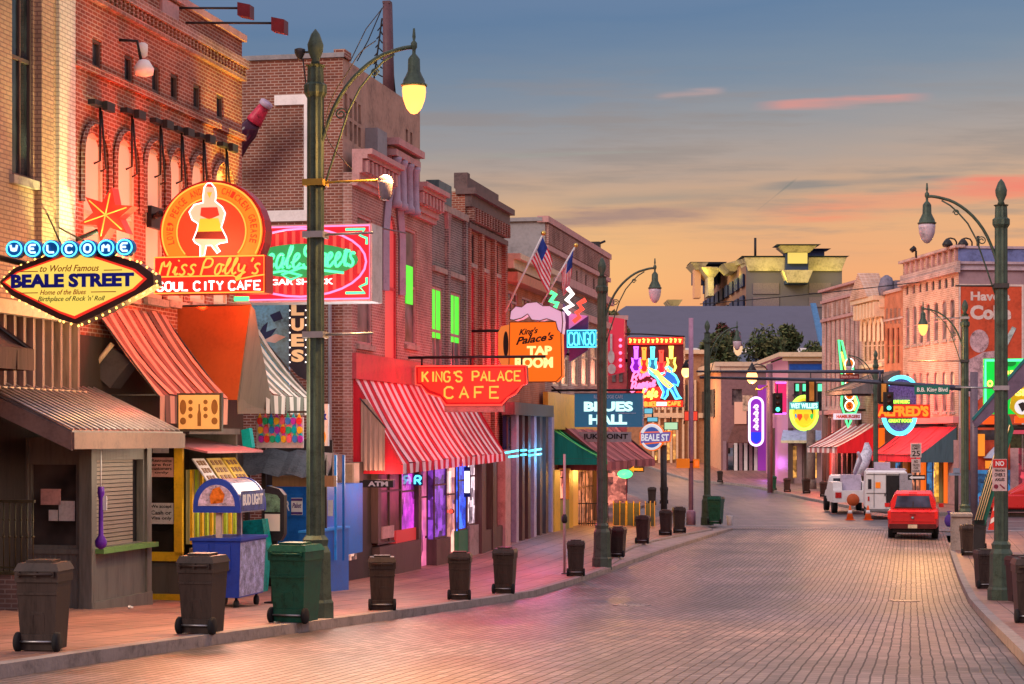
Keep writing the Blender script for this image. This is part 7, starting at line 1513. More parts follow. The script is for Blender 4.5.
mb = MB(); s.poly(mb, [(1013, 386), (1060, 380), (1060, 416), (1020, 418), (1010, 408)], 0, .3); obj('board', mb, emi('mustard_sign', (.75, .5, .01), .5), t)
mb = MB(); s.w(mb, 'SILKY', 1015, 1052, 389, 396, -.001, bold=.05, depth=.06); obj('lettering', mb, neon('yellow'), t)
mb = MB(); s.poly(mb, circ(1022, 407, 7.5), -.06, -.001); obj('disc', mb, emi('letter_white_lit', (.85, .85, .9), .8), t)
mb = MB(); s.poly(mb, [(1018, 404), (1023, 402), (1028, 407), (1022, 412)], -.09, -.061); obj('disc_mark', mb, BLACK, t)
mb = MB(); s.line(mb, [(1020, 386), (1026, 370)], 0, .03); s.line(mb, [(1016, 386), (1021, 374)], 0, .03); obj('hanger', mb, neon('yellow'), t)
# sloping escalator-like canopy beam and giant guitar neck
s = SP(62, ref=1000); t = s.thing('diagonal_canopy_beam', 'thick slate-mauve diagonal beam crossing in front of the green neon', 'beam', 1000, 400)
mb = MB(); s.poly(mb, [(1060, 320), (1060, 356), (976, 428), (972, 421)], 0, .35); obj('beam', mb, mat('slate_mauve', (.12, .09, .14), .5), t)
mb = MB(); s.poly(mb, [(1060, 318), (1060, 322), (973, 421), (972, 418)], -.03, .38); obj('edge_trim', mb, mat('teal_trim', (.02, .14, .15), .5), t)
s = SP(66, ref=990); t = s.thing('giant_guitar_neck', 'giant dark green guitar neck with pale strings leaning behind the right lamp post', 'sculpture', 982, 530)
mb = MB(); s.poly(mb, [(1009, 414), (1014, 430), (985, 526), (974, 524), (985, 480)], 0, .3); obj('neck', mb, mat('guitar_green', (.01, .09, .07), .35), t)
mb = MB()
for i in range(4): s.line(mb, [(1003 + i * 2.2, 425), (975 + i * 2.3, 520)], -.06, .018)
obj('strings', mb, mat('string_cream', (.75, .6, .35), .4), t)
mb = MB(); s.poly(mb, [(973, 552), (974, 520), (985, 520), (984, 552)], 0, .4); obj('stand', mb, BLACK, t)

# ------------------------------------------------------------------ skyline
YW = 280
t = thing('arena', 'huge low building with plain slate-blue roof behind the trees', 'building', WF, cx_(720, YW), YW, 2.5)
mb = MB(); xa, xb = cx_(560, YW), cx_(900, YW); mb.box(xa, xb, YW, YW + 60, 2, cz_(350, YW)); obj('wall', mb, mat('arena_wall', (.12, .16, .24), .7), t)
mb = MB(); ze, zr_ = cz_(349, YW), cz_(306, YW + 30)
mb.slab([(xa, YW - .5, ze), (cx_(626, YW + 30), YW + 30, zr_), (cx_(812, YW + 30), YW + 30, zr_), (cx_(832, YW), YW - .5, ze)], (0, 0, -.4)); mb.box(cx_(626, YW + 30), cx_(812, YW + 30), YW + 30, YW + 60, ze, zr_ - .01); obj('roof', mb, mat('arena_roof', (.085, .085, .12), .7, var=.1, scale=.1), t)
mb = MB(); mb.box(xa, cx_(832, YW), YW - .9, YW - .51, ze - .5, ze + .1); obj('eave_trim', mb, WHITEP, t)
mb = MB(); a = cx_(812, YW + 30); mb.slab([(cx_(811, YW - 2), YW - 2, cz_(304, YW)), (cx_(816, YW - 2), YW - 2, cz_(304, YW)), (cx_(826, YW - 2), YW - 2, cz_(346, YW)), (cx_(820, YW - 2), YW - 2, cz_(346, YW))][::-1], (0, .8, 0)); obj('blue_gable_strip', mb, mat('gable_blue', (.10, .26, .52), .5), t)
mb = MB(); mb.box(cx_(737, YW), cx_(752, YW), YW - .6, YW - .01, 2, cz_(347, YW)); obj('door_panel', mb, mat('panel_blue_grey', (.14, .18, .26), .6), t)
# hotel
YH = 520
t = thing('hotel_tower', 'large flat-roofed hotel with yellow-lit flared cornices on the skyline', 'building', WF, cx_(745, YH), YH, 3)
HX = lambda px: cx_(px, YH); HZ = lambda py: cz_(py, YH)
GW = mat('hotel_grey', (.11, .10, .13), .8, var=.08, scale=.02); PWALL = mat('hotel_tan', (.27, .15, .11), .8, var=.1, scale=.05)
LY = mat('hotel_pale_cornice', (.55, .48, .30), .8, var=.3, scale=.3); HNV = mat('hotel_navy', (.03, .05, .12), .6)
mb = MB(); mb.box(HX(746), HX(842), YH, YH + 10, 0, HZ(258)); obj('main_block', mb, GW, t)
mb = MB(); mb.slab([(HX(746) - .6, YH, HZ(263)), (cx_(704, YH + 110) - .6, YH + 110, cz_(276, YH + 110)), (cx_(704, YH + 110) - 1.2, YH + 110, cz_(270, YH + 110)), (HX(746) - 1.2, YH, HZ(259))], (2, 1, 0)); obj('wing_cornice', mb, LY, t)
mb = MB(); mb.slab([(HX(746), YH, 0), (HX(746), YH, HZ(262)), (cx_(704, YH + 110), YH + 110, cz_(275, YH + 110)), (cx_(704, YH + 110), YH + 110, 0)], (2, 3, 0)); wg = obj('wing_wall', mb, PWALL, t)
def along(f): return cx_(704, YH + 110) * f + HX(746) * (1 - f), YH + 110 * f
for row in range(8):
    for k in range(9):
        f0, f1 = (k + .15) / 9, (k + .8) / 9; x0, y0 = along(f0); x1, y1 = along(f1); z = 16 + row * 5.6
        if z > 44 + 12 * f0: continue
        mb = MB(); mb.slab([(x0 - .2, y0 - .2, z), (x1 - .2, y1 - .2, z), (x1 - .2, y1 - .2, z + 3.2), (x0 - .2, y0 - .2, z + 3.2)], (-.5, -.3, 0)); obj('window', mb, HNV, wg)
def flare(a, b, y0, y1, dpt, m, fl=2.2, Yo=0):
    mb = MB(); x0, x1 = HX(a), HX(b); Y = YH + Yo; z0, z1 = HZ(y1), HZ(y0)
    mb.hexa([(x0, Y, z0), (x1, Y, z0), (x1, Y + dpt, z0), (x0, Y + dpt, z0)], [(x0 - fl, Y - fl, z1), (x1 + fl, Y - fl, z1), (x1 + fl, Y + dpt + fl, z1), (x0 - fl, Y + dpt + fl, z1)]); return mb
obj('flared_cornice', flare(748, 841, 258, 271, 10, LY, 1.2, -.6), LY, t); obj('cornice_cap', flare(747, 842, 256.6, 258, 10, LY, 1.6, -.8), HNV, t)
obj('entrance_tower', flare(784, 806, 249, 285, 6, LY, .01, -4), HNV, t); obj('flared_cornice', flare(783, 807, 248, 254, 6, LY, 1.6, -5), LY, t); obj('cornice_cap', flare(780, 810, 246.8, 248, 6, LY, 1.8, -5.5), HNV, t)
obj('lit_windows', flare(785.5, 804.5, 254.5, 265, 6, LY, .01, -5.2), emi('hotel_window_lit', (.85, .66, .16), .8), t)
obj('flared_cornice', flare(785, 805, 272, 284, 6, LY, 1.2, -5), LY, t); obj('rear_tower', flare(810, 828, 248, 260, 6, LY, .01, 6), HNV, t); obj('cornice_cap', flare(808, 829, 247, 248.4, 6, LY, 1.2, 5), HNV, t)
obj('wing_tower', flare(714, 741, 247.5, 266, 6, LY, .01, 60), HNV, t); obj('wing_tower', flare(712, 719, 252, 284, 6, LY, .01, 50), emi('hotel_orange', (.8, .25, .06), .3, (.5, .3, .2)), t)
obj('flared_cornice', flare(713, 720, 246.5, 254, 14, LY, 1.6, 48), LY, t); obj('cornice_cap', flare(711, 742, 245.8, 247.4, 10, LY, 1.2, 48), HNV, t)
obj('flared_cornice', flare(724, 731, 254, 264, 14, LY, 2.0, 42), LY, t); obj('lit_wall', flare(724, 730, 264, 284, 10, LY, .01, 42), LY, t); obj('flared_cornice', flare(738, 744, 257, 265, 14, LY, 1.8, 20), LY, t); obj('flared_cornice', flare(703, 709, 273, 282, 14, LY, 1.6, 100), LY, t)
for px, py, yo, p in ((756, 279, -5, 1), (768, 279, -5, 1), (778, 279, -5, .8), (814, 279, -5, .8), (826, 279, -5, 1), (837, 279, -4, .8), (789, 291, -10, 1), (801, 291, -10, 1), (790, 262, -12, .7), (800, 262, -12, .7), (717, 262, 40, 1.3), (727, 272, 36, 1.6), (741, 272, 14, 1), (706, 288, 92, 1.2)):
    light('POINT', WF, HX(px), YH + yo, HZ(py), 260 * p, (1, .80, .10), .5)
mb = MB()
for y in (283, 297): mb.box(HX(753), HX(779), YH - .3, YH - .01, HZ(y + 11), HZ(y)); mb.box(HX(809), HX(831), YH - .3, YH - .01, HZ(y + 10), HZ(y))
obj('wall_panel', mb, mat('hotel_panel', (.15, .12, .155), .8), t)
mb = MB(); mb.tube([(HX(760), YH + 10, HZ(256)), (HX(760), YH + 10, HZ(234))], .35, 5); obj('antenna', mb, BLACK, t)
t = thing('distant_block', 'low slate-blue distant block left of the arena roof', 'building', WF, cx_(600, 330), 330, 2.5)
mb = MB(); mb.box(cx_(540, 330), cx_(640, 330), 330, 350, 2, cz_(322, 330)); obj('wall', mb, mat('arena_wall', (.12, .16, .24), .7), t)
# ------------------------------------------------------------------ trees
LEAF = [mat('leaf_dark_green', (.035, .055, .022), .9, var=.3), mat('leaf_green', (.07, .095, .035), .9, var=.3), mat('leaf_olive', (.12, .12, .045), .9, var=.3)]
LEAFR = [mat('leaf_dark_red', (.09, .02, .018), .8, var=.3), mat('leaf_red_brown', (.13, .05, .03), .8, var=.3), mat('leaf_dark_green', (.025, .055, .02), .8)]
BARK = mat('bark', (.07, .05, .035), .9, var=.3, bump=.5)
def tree(name, lab, x, y, z, h, r, leaves, n=1500, ls=.35, seed=1):
    rnd = random.Random(seed); t = thing(name, lab, 'tree', WF, x, y, z, local=True)
    mb = MB(); th = h * .45; mb.tube([(0, 0, -.3), (.1, 0, th * .5), (0, .1, th)], [h * .03, h * .024, h * .018], 8)
    cl = []
    for k in range(9):
        a = rnd.uniform(0, 6.28); d = rnd.uniform(.25, .8) * r; e = (math.cos(a) * d, math.sin(a) * d, rnd.uniform(.55, .97) * h)
        mb.tube([(0, .05, th * rnd.uniform(.7, 1)), (e[0] * .5, e[1] * .5, (th + e[2]) / 2), e], [h * .014, h * .009, h * .004], 5); cl.append((e, rnd.uniform(.35, .6) * r))
    obj('trunk', mb, BARK, t)
    cl.append(((0, 0, h * .85), .5 * r)); m2 = MB()
    for i in range(n):
        (c, cr) = cl[rnd.randrange(len(cl))]; v = Vector((rnd.gauss(0, 1), rnd.gauss(0, 1), rnd.gauss(0, .8))).normalized() * cr * rnd.random() ** .45
        p = Vector(c) + v; a = Vector((rnd.gauss(0, 1), rnd.gauss(0, 1), rnd.gauss(0, 1))).normalized() * ls * rnd.uniform(.5, 1.1); b = a.orthogonal().normalized() * a.length * .6
        m2.add([p - a, p + b * .8, p + a, p - b * .8], [(0, 1, 2, 3)], rnd.randrange(3))
    obj('crown', m2, leaves, t)
def treepx(lab, px, ytop, Y, rpx, leaves, zb, **k): tree('street_tree', lab, cx_(px, Y), Y, zb, cz_(ytop, Y) - zb, rpx / FPX * Y, leaves, **k)
treepx('green tree with pinkish top behind the tall dark lamp pole', 712, 330, 232, 24, LEAF, 1.0, n=3200, ls=.36, seed=3)
treepx('slender reddish-brown tree beside the pinkish green tree', 726, 320, 240, 13, LEAFR, 1.0, n=2000, ls=.34, seed=4)
treepx('green tree before the arena, left of the pair above the low buildings', 770, 334, 236, 30, LEAF, 0, n=4000, ls=.36, seed=5)
treepx('taller pointed green tree before the arena, right of the pair', 791, 324, 240, 19, LEAF, 0, n=2600, ls=.36, seed=6)
treepx('low green tree at the left edge of the pink building', 813, 341, 236, 18, LEAF, 0, n=2000, ls=.36, seed=7)
treepx('small autumn tree showing behind the middle left lamp post', 622, 303, 150, 16, [LEAF[1], LEAF[2], mat('leaf_gold', (.2, .12, .03), .8)], 0, n=900, ls=.3, seed=8)

# ------------------------------------------------------------------ street lamps
def lamp(name, lab, q, tt, side, lit, hgt=9.4, group='tall swan-neck street lamps', fr=ST, zb=None, arm=1.0):
    zb = gz(tt, q) if zb is None else zb
    t = thing(name, lab, 'street lamp', fr, tt, q, zb, group=group, local=True)
    mb = MB(); mb.lathe((0, 0, 0), [(.30, -.1), (.30, .25), (.27, .30), (.255, .55), (.25, 1.05), (.20, 1.15), (.215, 1.25), (.16, 1.32)], 8, smooth=False); obj('base', mb, LAMPG, t)
    mb = MB(); mb.lathe((0, 0, 0), [(.155, 1.3), (.15, 3.0), (.145, 5.5), (.14, hgt - 1.1), (.19, hgt - 1.02), (.19, hgt - .9), (.14, hgt - .86), (.13, hgt - .62), (.17, hgt - .58)], 20, flute=.13, smooth=False); obj('pole', mb, LAMPG, t)
    mb = MB(); mb.lathe((0, 0, 0), [(.09, hgt - .58), (.06, hgt - .5), (.12, hgt - .36), (.13, hgt - .25), (.07, hgt - .08), (.01, hgt)], 14); obj('finial', mb, LAMPG, t)
    k = side * arm; z0 = hgt - 2.35
    ar = [(0, 0, z0), (.10 * k, 0, z0 + .6), (.42 * k, 0, z0 + 1.35), (.95 * k, 0, z0 + 1.85), (1.45 * k, 0, z0 + 2.0), (1.62 * k, 0, z0 + 2.0)]
    ar = [(a[0], 0, a[2]) for a in ar]; sp = smooth_path([(a[0], a[2]) for a in ar]); sp = smooth_path(sp)
    mb = MB(); mb.tube([(a, 0, b) for a, b in sp], .035, 7); 
    in_ = smooth_path([(.02 * k, z0 - .55), (.30 * k, z0 + .3), (.62 * k, z0 + 1.25), (1.05 * k, z0 + 1.75), (1.3 * k, z0 + 1.9)]); mb.tube([(a, 0, b) for a, b in in_], .018, 6)
    for (cx, cz, r) in ((.42 * k, z0 + .98, .10), (.98 * k, z0 + 1.62, .07)): mb.tube([(cx + r * (1 - i / 26) * math.cos(i * .5) * side, 0, cz + r * (1 - i / 26) * math.sin(i * .5)) for i in range(20)], .014, 5)
    obj('arm', mb, LAMPG, t)
    hx = 1.62 * k; hz = z0 + 2.0; F = .53
    mb = MB(); mb.lathe((hx, 0, hz), [(r * F * 1.05, h * F) for r, h in ((.03, .56), (.05, .3), (.03, .2), (.09, .12), (.09, .0), (.05, -.08), (.05, -.2), (.12, -.28), (.17, -.36), (.18, -.72), (.24, -.86), (.31, -1.0), (.32, -1.08), (.38, -1.12), (.37, -1.17))], 18); hd = obj('lamp_head', mb, LAMPG, t)
    g = MB(); g.lathe((hx, 0, hz), [(r * F * 1.05, h * F) for r, h in ((.33, -1.18), (.34, -1.32), (.31, -1.56), (.22, -1.82), (.10, -1.97), (.01, -2.0))], 18)
    obj('globe', g, emi('lamp_globe_lit', (1, .36, .085), 2.9) if lit else mat('lamp_globe_unlit', (.5, .42, .48), .12, var=.3, scale=4), hd)
    if lit:
        L = light('SPOT', fr, tt + hx, q, zb + hz - 1.3, 2700 * lit, (1, .46, .13), .28, aim=(tt + hx * 2.2, q - 3.5, zb), spot=128, name='lamp_light')
        light('POINT', fr, tt + hx, q, zb + hz - 1.3, 350 * lit, (1, .46, .13), .28, name='lamp_light')
    return t
l1 = lamp('street_lamp', 'tall green street lamp with glowing amber globe, in front of the red neon signs', 30.7, -9.34, 1, 1.0)
l2 = lamp('street_lamp', 'tall green street lamp with unlit globe before the blues hall sign', 60.2, -9.25, 1, 0)
l3 = lamp('street_lamp', 'tall dark street lamp with unlit globe at the left corner by the green bin', 92.6, -9.3, 1, 0, arm=.85)
r1_ = lamp('street_lamp', 'tall green street lamp with unlit globe on the near right sidewalk', 45.9, 1.95, -1, 0)
r2_ = lamp('street_lamp', 'green street lamp with lit amber globe in front of the drink advert', 81.0, 2.05, -1, .9)
r3_ = lamp('street_lamp', 'dark street lamp with unlit globe before the orange building', 9, -2.0, -1, 0, fr=Fr(24.0, 112, 0), zb=0, hgt=9.3)
# extra fittings on the near lamps
def arm_bar(lab, q, tt, z, L, col, ball=False, nm='banner_arm'):
    t = thing(nm, lab, 'banner arm', ST, tt, q, z, local=True, group='banner arms on lamp posts')
    mb = MB(); mb.tube([(0, 0, 0), (L, 0, .02)], .022, 6); obj('rod', mb, col, t); mb = MB(); mb.box(-.17, .17, -.17, .17, -.05, .05); obj('clamp', mb, col, t)
    if ball: mb = MB(); mb.ball((L + .1, 0, .0), .12, 12, sz=.9); mb.lathe((L + .1, 0, 0), [(.06, -.3), (.1, -.26), (.12, -.05), (.13, 0)], 12); obj('camera_dome', mb, mat('camera_grey', (.25, .22, .27), .4), t)
YR = mat('yellow_rod', (.35, .22, .03), .4)
zz = lambda py, q, t_: ST.Z(py, t_, q)
arm_bar('yellow arm with a dome camera at its end, upper one on the near lamp post', 30.7, -9.34, zz(183, 30.7, -9.34), 1.05, YR, True)
arm_bar('pale rod on the near lamp post beside the red oval sign', 30.7, -9.34, zz(235, 30.7, -9.34), .95, STEEL)
arm_bar('pale lower rod on the near lamp post above the red brick shop', 30.7, -9.34, zz(335, 30.7, -9.34), .95, STEEL)
arm_bar('dark upper rod reaching left from the right lamp post', 45.9, 1.95, zz(286, 45.9, 1.95), -1.0, IRON)
arm_bar('pale rod crossing the green neon, reaching left from the right lamp post', 45.9, 1.95, zz(388, 45.9, 1.95), -1.0, STEEL)
arm_bar('pale thin rod on the lamp in front of the advert', 81, 2.05, zz(318, 81, 2.05), -1.3, STEEL)
arm_bar('dark lower rod on the lamp in front of the advert', 81, 2.05, zz(361, 81, 2.05), -2.2, IRON)
t = thing('post_sensor', 'small dark sensor fixed on the left of the near lamp post top', 'sensor', ST, -9.6, 30.7, zz(52, 30.7, -9.4), local=True)
mb = MB(); mb.lathe((0, 0, 0), [(.03, -.12), (.05, -.08), (.09, .0), (.09, .05), (.03, .07)], 10); obj('head', mb, IRON, t)
mb = MB(); mb.tube([(0, 0, 0), (.25, 0, 0)], .02, 5); mb.tube([(.05, 0, -.1), (.1, 0, -.5), (.24, 0, -.8)], .012, 5); obj('bracket', mb, IRON, t)
# loose cable hanging from the lamp head
q = 30.7; t = thing('lamp_cable', 'thin cable looping from the near lamp arm down beside the pole', 'cable', ST, -9.3, q, 6)
s = SP(q - .1, ref=340); mb = MB(); pth = smooth_path(smooth_path([(376, 42), (360, 52), (348, 72), (332, 95), (325, 120), (326, 136), (334, 150), (352, 170)])); s.line(mb, pth, 0, .009); obj('wire', mb, IRON, t)
mb = MB(); s.line(mb, [(384, 8), (366, 30), (350, 62)], 0, .008); obj('stay', mb, IRON, t)

# ------------------------------------------------------------------ litter bins on wheels
def bin_proto(big, col, label, x, q, group, rot=0, zb=None, t_fr=ST):
    w, d, h = (.30, .34, 1.10) if big else (.245, .27, 1.0)
    zb = gz(x, q) if zb is None else zb
    t = thing('wheeled_bin', label, 'bin', t_fr, x, q, zb, rot=rot, group=group, local=True)
    b = .78
    mb = MB(); mb.hexa([(-w * b, -d * b, .02), (w * b, -d * b, .02), (w * b, d * b, .02), (-w * b, d * b, .02)], [(-w * .96, -d * .96, h - .1), (w * .96, -d * .96, h - .1), (w * .96, d * .96, h - .1), (-w * .96, d * .96, h - .1)])
    mb.box(-w, w, -d, d, h - .22, h - .1)
    mb.box(-w * .75, w * .75, -d * .83 - .02, -d * .7, .12, .20)
    for sx in (-1, 1): mb.hexa([(sx * w * .25 - .02, -d * .82, .2), (sx * w * .25 + .02, -d * .82, .2), (sx * w * .25 + .02, -d * .5, .2), (sx * w * .25 - .02, -d * .5, .2)], [(sx * w * .25 - .02, -d * .88, .42), (sx * w * .25 + .02, -d * .88, .42), (sx * w * .25 + .02, -d * .5, .42), (sx * w * .25 - .02, -d * .5, .42)])
    mb.box(-w * .27, w * .27, -d * .885, -d * .5, .42, .45); mb.box(-w * .93, w * .93, -d * .955, -d * .6, .64, .665)
    obj('bin_body', mb, col, t)
    mb = MB(); mb.hexa([(-w * 1.05, -d * 1.02, h - .098), (w * 1.05, -d * 1.02, h - .098), (w * 1.05, d * 1.08, h - .098), (-w * 1.05, d * 1.08, h - .098)], [(-w * .9, -d * .85, h - .01), (w * .9, -d * .85, h - .01), (w * .9, d * .9, h - .01), (-w * .9, d * .9, h - .01)])
    mb.box(-w * .6, w * .6, -d * .6, d * .5, h - .011, h + .02); l = obj('lid', mb, col, t)
    mb = MB(); mb.tube([(-w * .8, -d * 1.12, h - .13), (w * .8, -d * 1.12, h - .13)], .016, 6)
    for sx in (-.8, 0, .8): mb.box(sx * w - .015, sx * w + .015, -d * 1.14, -d * .95, h - .16, h - .10)
    obj('handle', mb, col, t)
    mb = MB(); mb.tube([(-w * .86, -d * .9, .12), (w * .86, -d * .9, .12)], .014, 6); obj('axle', mb, STEEL, t)
    for sx in (-1, 1): mb = MB(); mb.lathe((sx * w * .9 - .03, -d * .82, .115), [(.095, 0), (.112, .012), (.112, .048), (.095, .06)], 16, axis='x'); obj('wheel', mb, RUBBER, t)
    return t
GB = 'brown wheeled bins along the street'
def place(tree_root, label, x, q, rot, zb=None, fr=ST, sc=None):
    rj = random.Random(label); k_ = rj.uniform(.96, 1.05)
    c = copy_tree(tree_root); c.scale = (k_, k_, k_ * rj.uniform(.97, 1.03)); rot += rj.uniform(-.12, .12); c.location = fr.W(x, q, gz(x, q) if zb is None else zb); c.rotation_euler = (0, 0, -fr.th + rot); c['label'] = label
    return c
def at(px, hpx, H_=1.02):                        # bin seen at px with that height in pixels
    Y = FPX * H_ / hpx; X = (px - 512) / FPX * Y; return X * ST.c - Y * ST.n, X * ST.n + Y * ST.c
lst = [(44, 91, 'brown wheeled bin nearest the camera, by the railed brick wall', .1), (203, 77, 'brown wheeled bin in front of the yellow kiosk', -.05), (382, 57, 'brown wheeled bin between the green bin and the cafe', .22), (460, 48.5, 'brown wheeled bin below the end of the red awning, left of two', .05),
       (505, 44, 'brown wheeled bin below the end of the red awning, right of two', -.04), (576, 36.5, 'brown wheeled bin beside the thin pink post', .1), (618, 31, 'brown wheeled bin just right of the second lamp post', -.06),
       (643, 27.4, 'brown wheeled bin with a dark round mark before the olive screens', .06), (666, 25.2, 'brown wheeled bin at the corner, left of the close pair', .0), (679, 24.6, 'brown wheeled bin at the corner, right of the close pair', .12), (605, 33, 'brown wheeled bin half hidden behind the second lamp post', 0)]
pr = None
for (px, hp, lab, ro) in lst:
    x, q = at(px, hp)
    if px == 605: x -= .5; q += 3
    if pr is None: pr = bin_proto(False, BINB, lab, x, q, GB, ro)
    else: place(pr, lab, x, q, ro)
x, q = at(985, 40.5); place(pr, 'brown wheeled bin left of the right lamp post base', x, q, .1)
x, q = at(1029, 62); place(pr, 'brown wheeled bin cut by the right edge of the picture', x, q, 0.15)
x, q = at(1004, 47); place(pr, 'brown wheeled bin just behind the right lamp post', x + .35, q, 0.3)
x, q = at(979, 29); place(pr, 'brown wheeled bin in the group behind the planter box, right one', x, q, -.1)
x, q = at(968, 30.5); place(pr, 'brown wheeled bin in the group behind the planter box, left one', x, q, .15)
for (px, Y, lab) in ((720, 171, 'far brown bin below the brown shop awning'), (787, 148, 'far brown bin right of the far green bin'), (806, 144, 'far brown bin in front of the amber shop window'), (823.5, 136, 'far brown bin beside the white truck'), (652, 118, 'brown bin beyond the corner near the round street sign, left of two'), (664, 121, 'brown bin beyond the corner near the round street sign, right of two')):
    place(pr, lab, cx_(px, Y), Y, 0, zb=far_z(0, Y), fr=WF)
x, q = at(296, 80, 1.21); gb = bin_proto(True, BING, 'large dark green wheeled bin in front of the near lamp post', x, q, 'green wheeled bins', -.12); gb.scale = (1.02, 1.02, 1.08)
Yg = 91.5; Xg = (716 - 512) / FPX * Yg; x, q = Xg * ST.c - Yg * ST.n, Xg * ST.n + Yg * ST.c; place(gb, 'dark green wheeled bin beside the third lamp post', x, q, -.15, zb=0).scale = (1.05, 1.05, 1.15)
place(gb, 'second green bin just behind the third lamp post', x - .3, q + 1.6, 0, zb=.03)
place(gb, 'far green bin under the left traffic signal', cx_(772, 152), 152, 0, zb=0, fr=WF)
# planter box and clutter at right
s = SP(73, ref=960); t = thing('concrete_planter', 'pale concrete planter box at the right kerb corner', 'planter', ST, s.x(961), 73, 0)
mb = MB(); mb.box(s.x(950.5), s.x(971), 71.5, 73.2, -.1, s.z(515)); mb.box(s.x(950), s.x(971.5), 71.4, 73.3, s.z(515), s.z(512.5)); obj('box', mb, CONC, t)
t = thing('red_sign_stack', 'red and white striped barrier leaning by the right lamp post', 'barrier', ST, 4.1, 72, 0); s = SP(72, ref=988)
mb = MB(); s.poly(mb, [(988, 530), (994, 502), (1002, 502), (1001, 530)], 0, .1); obj('panel', mb, mat('barrier_red', (.6, .04, .03), .5), t)
mb = MB(); s.poly(mb, [(990, 524), (991, 519), (1001, 512), (1001, 517)], -.02, -.001); s.poly(mb, [(993, 511), (994, 506), (1000, 503), (1001, 506)], -.02, -.001); obj('stripes', mb, WHITEP, t)
t = thing('purple_bag', 'small purple sack standing behind the planter box', 'bag', ST, 4, 76, 0, local=True); t.location = WF.W(cx_(949, 88), 88, 0)
mb = MB(); mb.ball((0, 0, .3), .2, 12, sz=1.4); mb.lathe((0, 0, 0), [(.06, .55), (.04, .62), (.1, .72)], 10); obj('sack', mb, mat('purple_cloth', (.07, .03, .22), .7), t)

# ------------------------------------------------------------------ thin post, sign posts, signals
x, q = at(564.5, 36); t = thing('sign_post', 'thin pale pink post with a dark collar beside a brown bin on the left sidewalk', 'post', ST, x, q, gz(x, q), local=True)
mb = MB(); mb.tube([(0, 0, 0), (0, 0, 3.4)], .035, 8); obj('pole', mb, mat('post_pink', (.42, .28, .3), .5), t)
mb = MB(); mb.lathe((0, 0, 0), [(.06, 1.45), (.085, 1.5), (.085, 1.62), (.05, 1.7)], 10); obj('collar', mb, BLACK, t)
mb = MB(); mb.lathe((0, 0, 0), [(.1, 0), (.1, .02), (.05, .04)], 10); obj('foot', mb, IRON, t)
# pink signal pole at the far left corner
YP = 93; t = thing('signal_pole', 'pinkish lilac signal pole with a flat top left of the third lamp post', 'pole', WF, cx_(691, YP), YP, 0)
mb = MB(); mb.tube([(cx_(691, YP), YP, -.1), (cx_(691, YP), YP, cz_(318, YP))], .11, 10); obj('pole', mb, mat('pole_lilac', (.40, .22, .32), .45), t)
mb = MB(); mb.lathe((cx_(691, YP), YP, 0), [(.22, -.1), (.22, .5), (.13, .6)], 10); obj('foot', mb, mat('pole_lilac', (.40, .22, .32), .45), t)
t = thing('pedestrian_signal', 'orange boxed pedestrian signal on the lilac pole', 'signal', WF, cx_(686, YP), YP, cz_(463, YP))
mb = MB(); mb.box(cx_(676, YP), cx_(689, YP), YP - .35, YP - .12, cz_(468, YP), cz_(458.5, YP)); mb.box(cx_(693, YP), cx_(699, YP), YP - .3, YP + .2, cz_(468, YP), cz_(459, YP)); obj('housing', mb, emi('signal_orange', (1, .22, .01), .35, (.75, .2, .02)), t)
mb = MB(); mb.box(cx_(694.5, YP), cx_(697.5, YP), YP - .33, YP - .301, cz_(466, YP), cz_(461, YP)); obj('lens', mb, emi('hand_red', (1, .12, .02), 1.6), t)
mb = MB(); mb.tube([(cx_(689, YP), YP - .2, cz_(462, YP)), (cx_(693, YP), YP - .1, cz_(462, YP))], .04, 5); obj('bracket', mb, BLACK, t)
# small lit lamp beside the lilac pole
def small_lamp(lab, px, py, Y, post=False, arm=None, r=.2, pw=60):
    t = thing('globe_lamp', lab, 'lamp', WF, cx_(px, Y), Y, cz_(py, Y)); X = cx_(px, Y); z = cz_(py, Y)
    mb = MB(); mb.ball((X, Y, z), r, 10, sz=1.2); obj('globe', mb, emi('small_globe_lit', (1, .45, .14), 4), t)
    mb = MB(); mb.lathe((X, Y, z), [(r * .9, r * .8), (r, r * .9), (r * .5, r * 1.8), (.03, r * 2.6)], 10); obj('lamp_cap', mb, BLACK, t)
    if arm: mb = MB(); mb.tube([(X, Y, z + r * 2.4)] + [(cx_(a, Y), Y, cz_(b, Y)) for a, b in arm], .05, 6); obj('arm', mb, IRON, t)
    L = light('POINT', WF, X, Y - .1, z - r * 1.6, pw, (1, .5, .16), .2, name='lamp_light')
small_lamp('small lit amber globe just left of the lilac pole', 686, 372, 96, arm=[(686, 362), (689, 360)], r=.22)
small_lamp('lit amber lamp under a long arm left of the traffic signal', 752, 377, 150, arm=[(752, 366), (757, 364), (764, 366), (769, 372)], r=.42, pw=250)
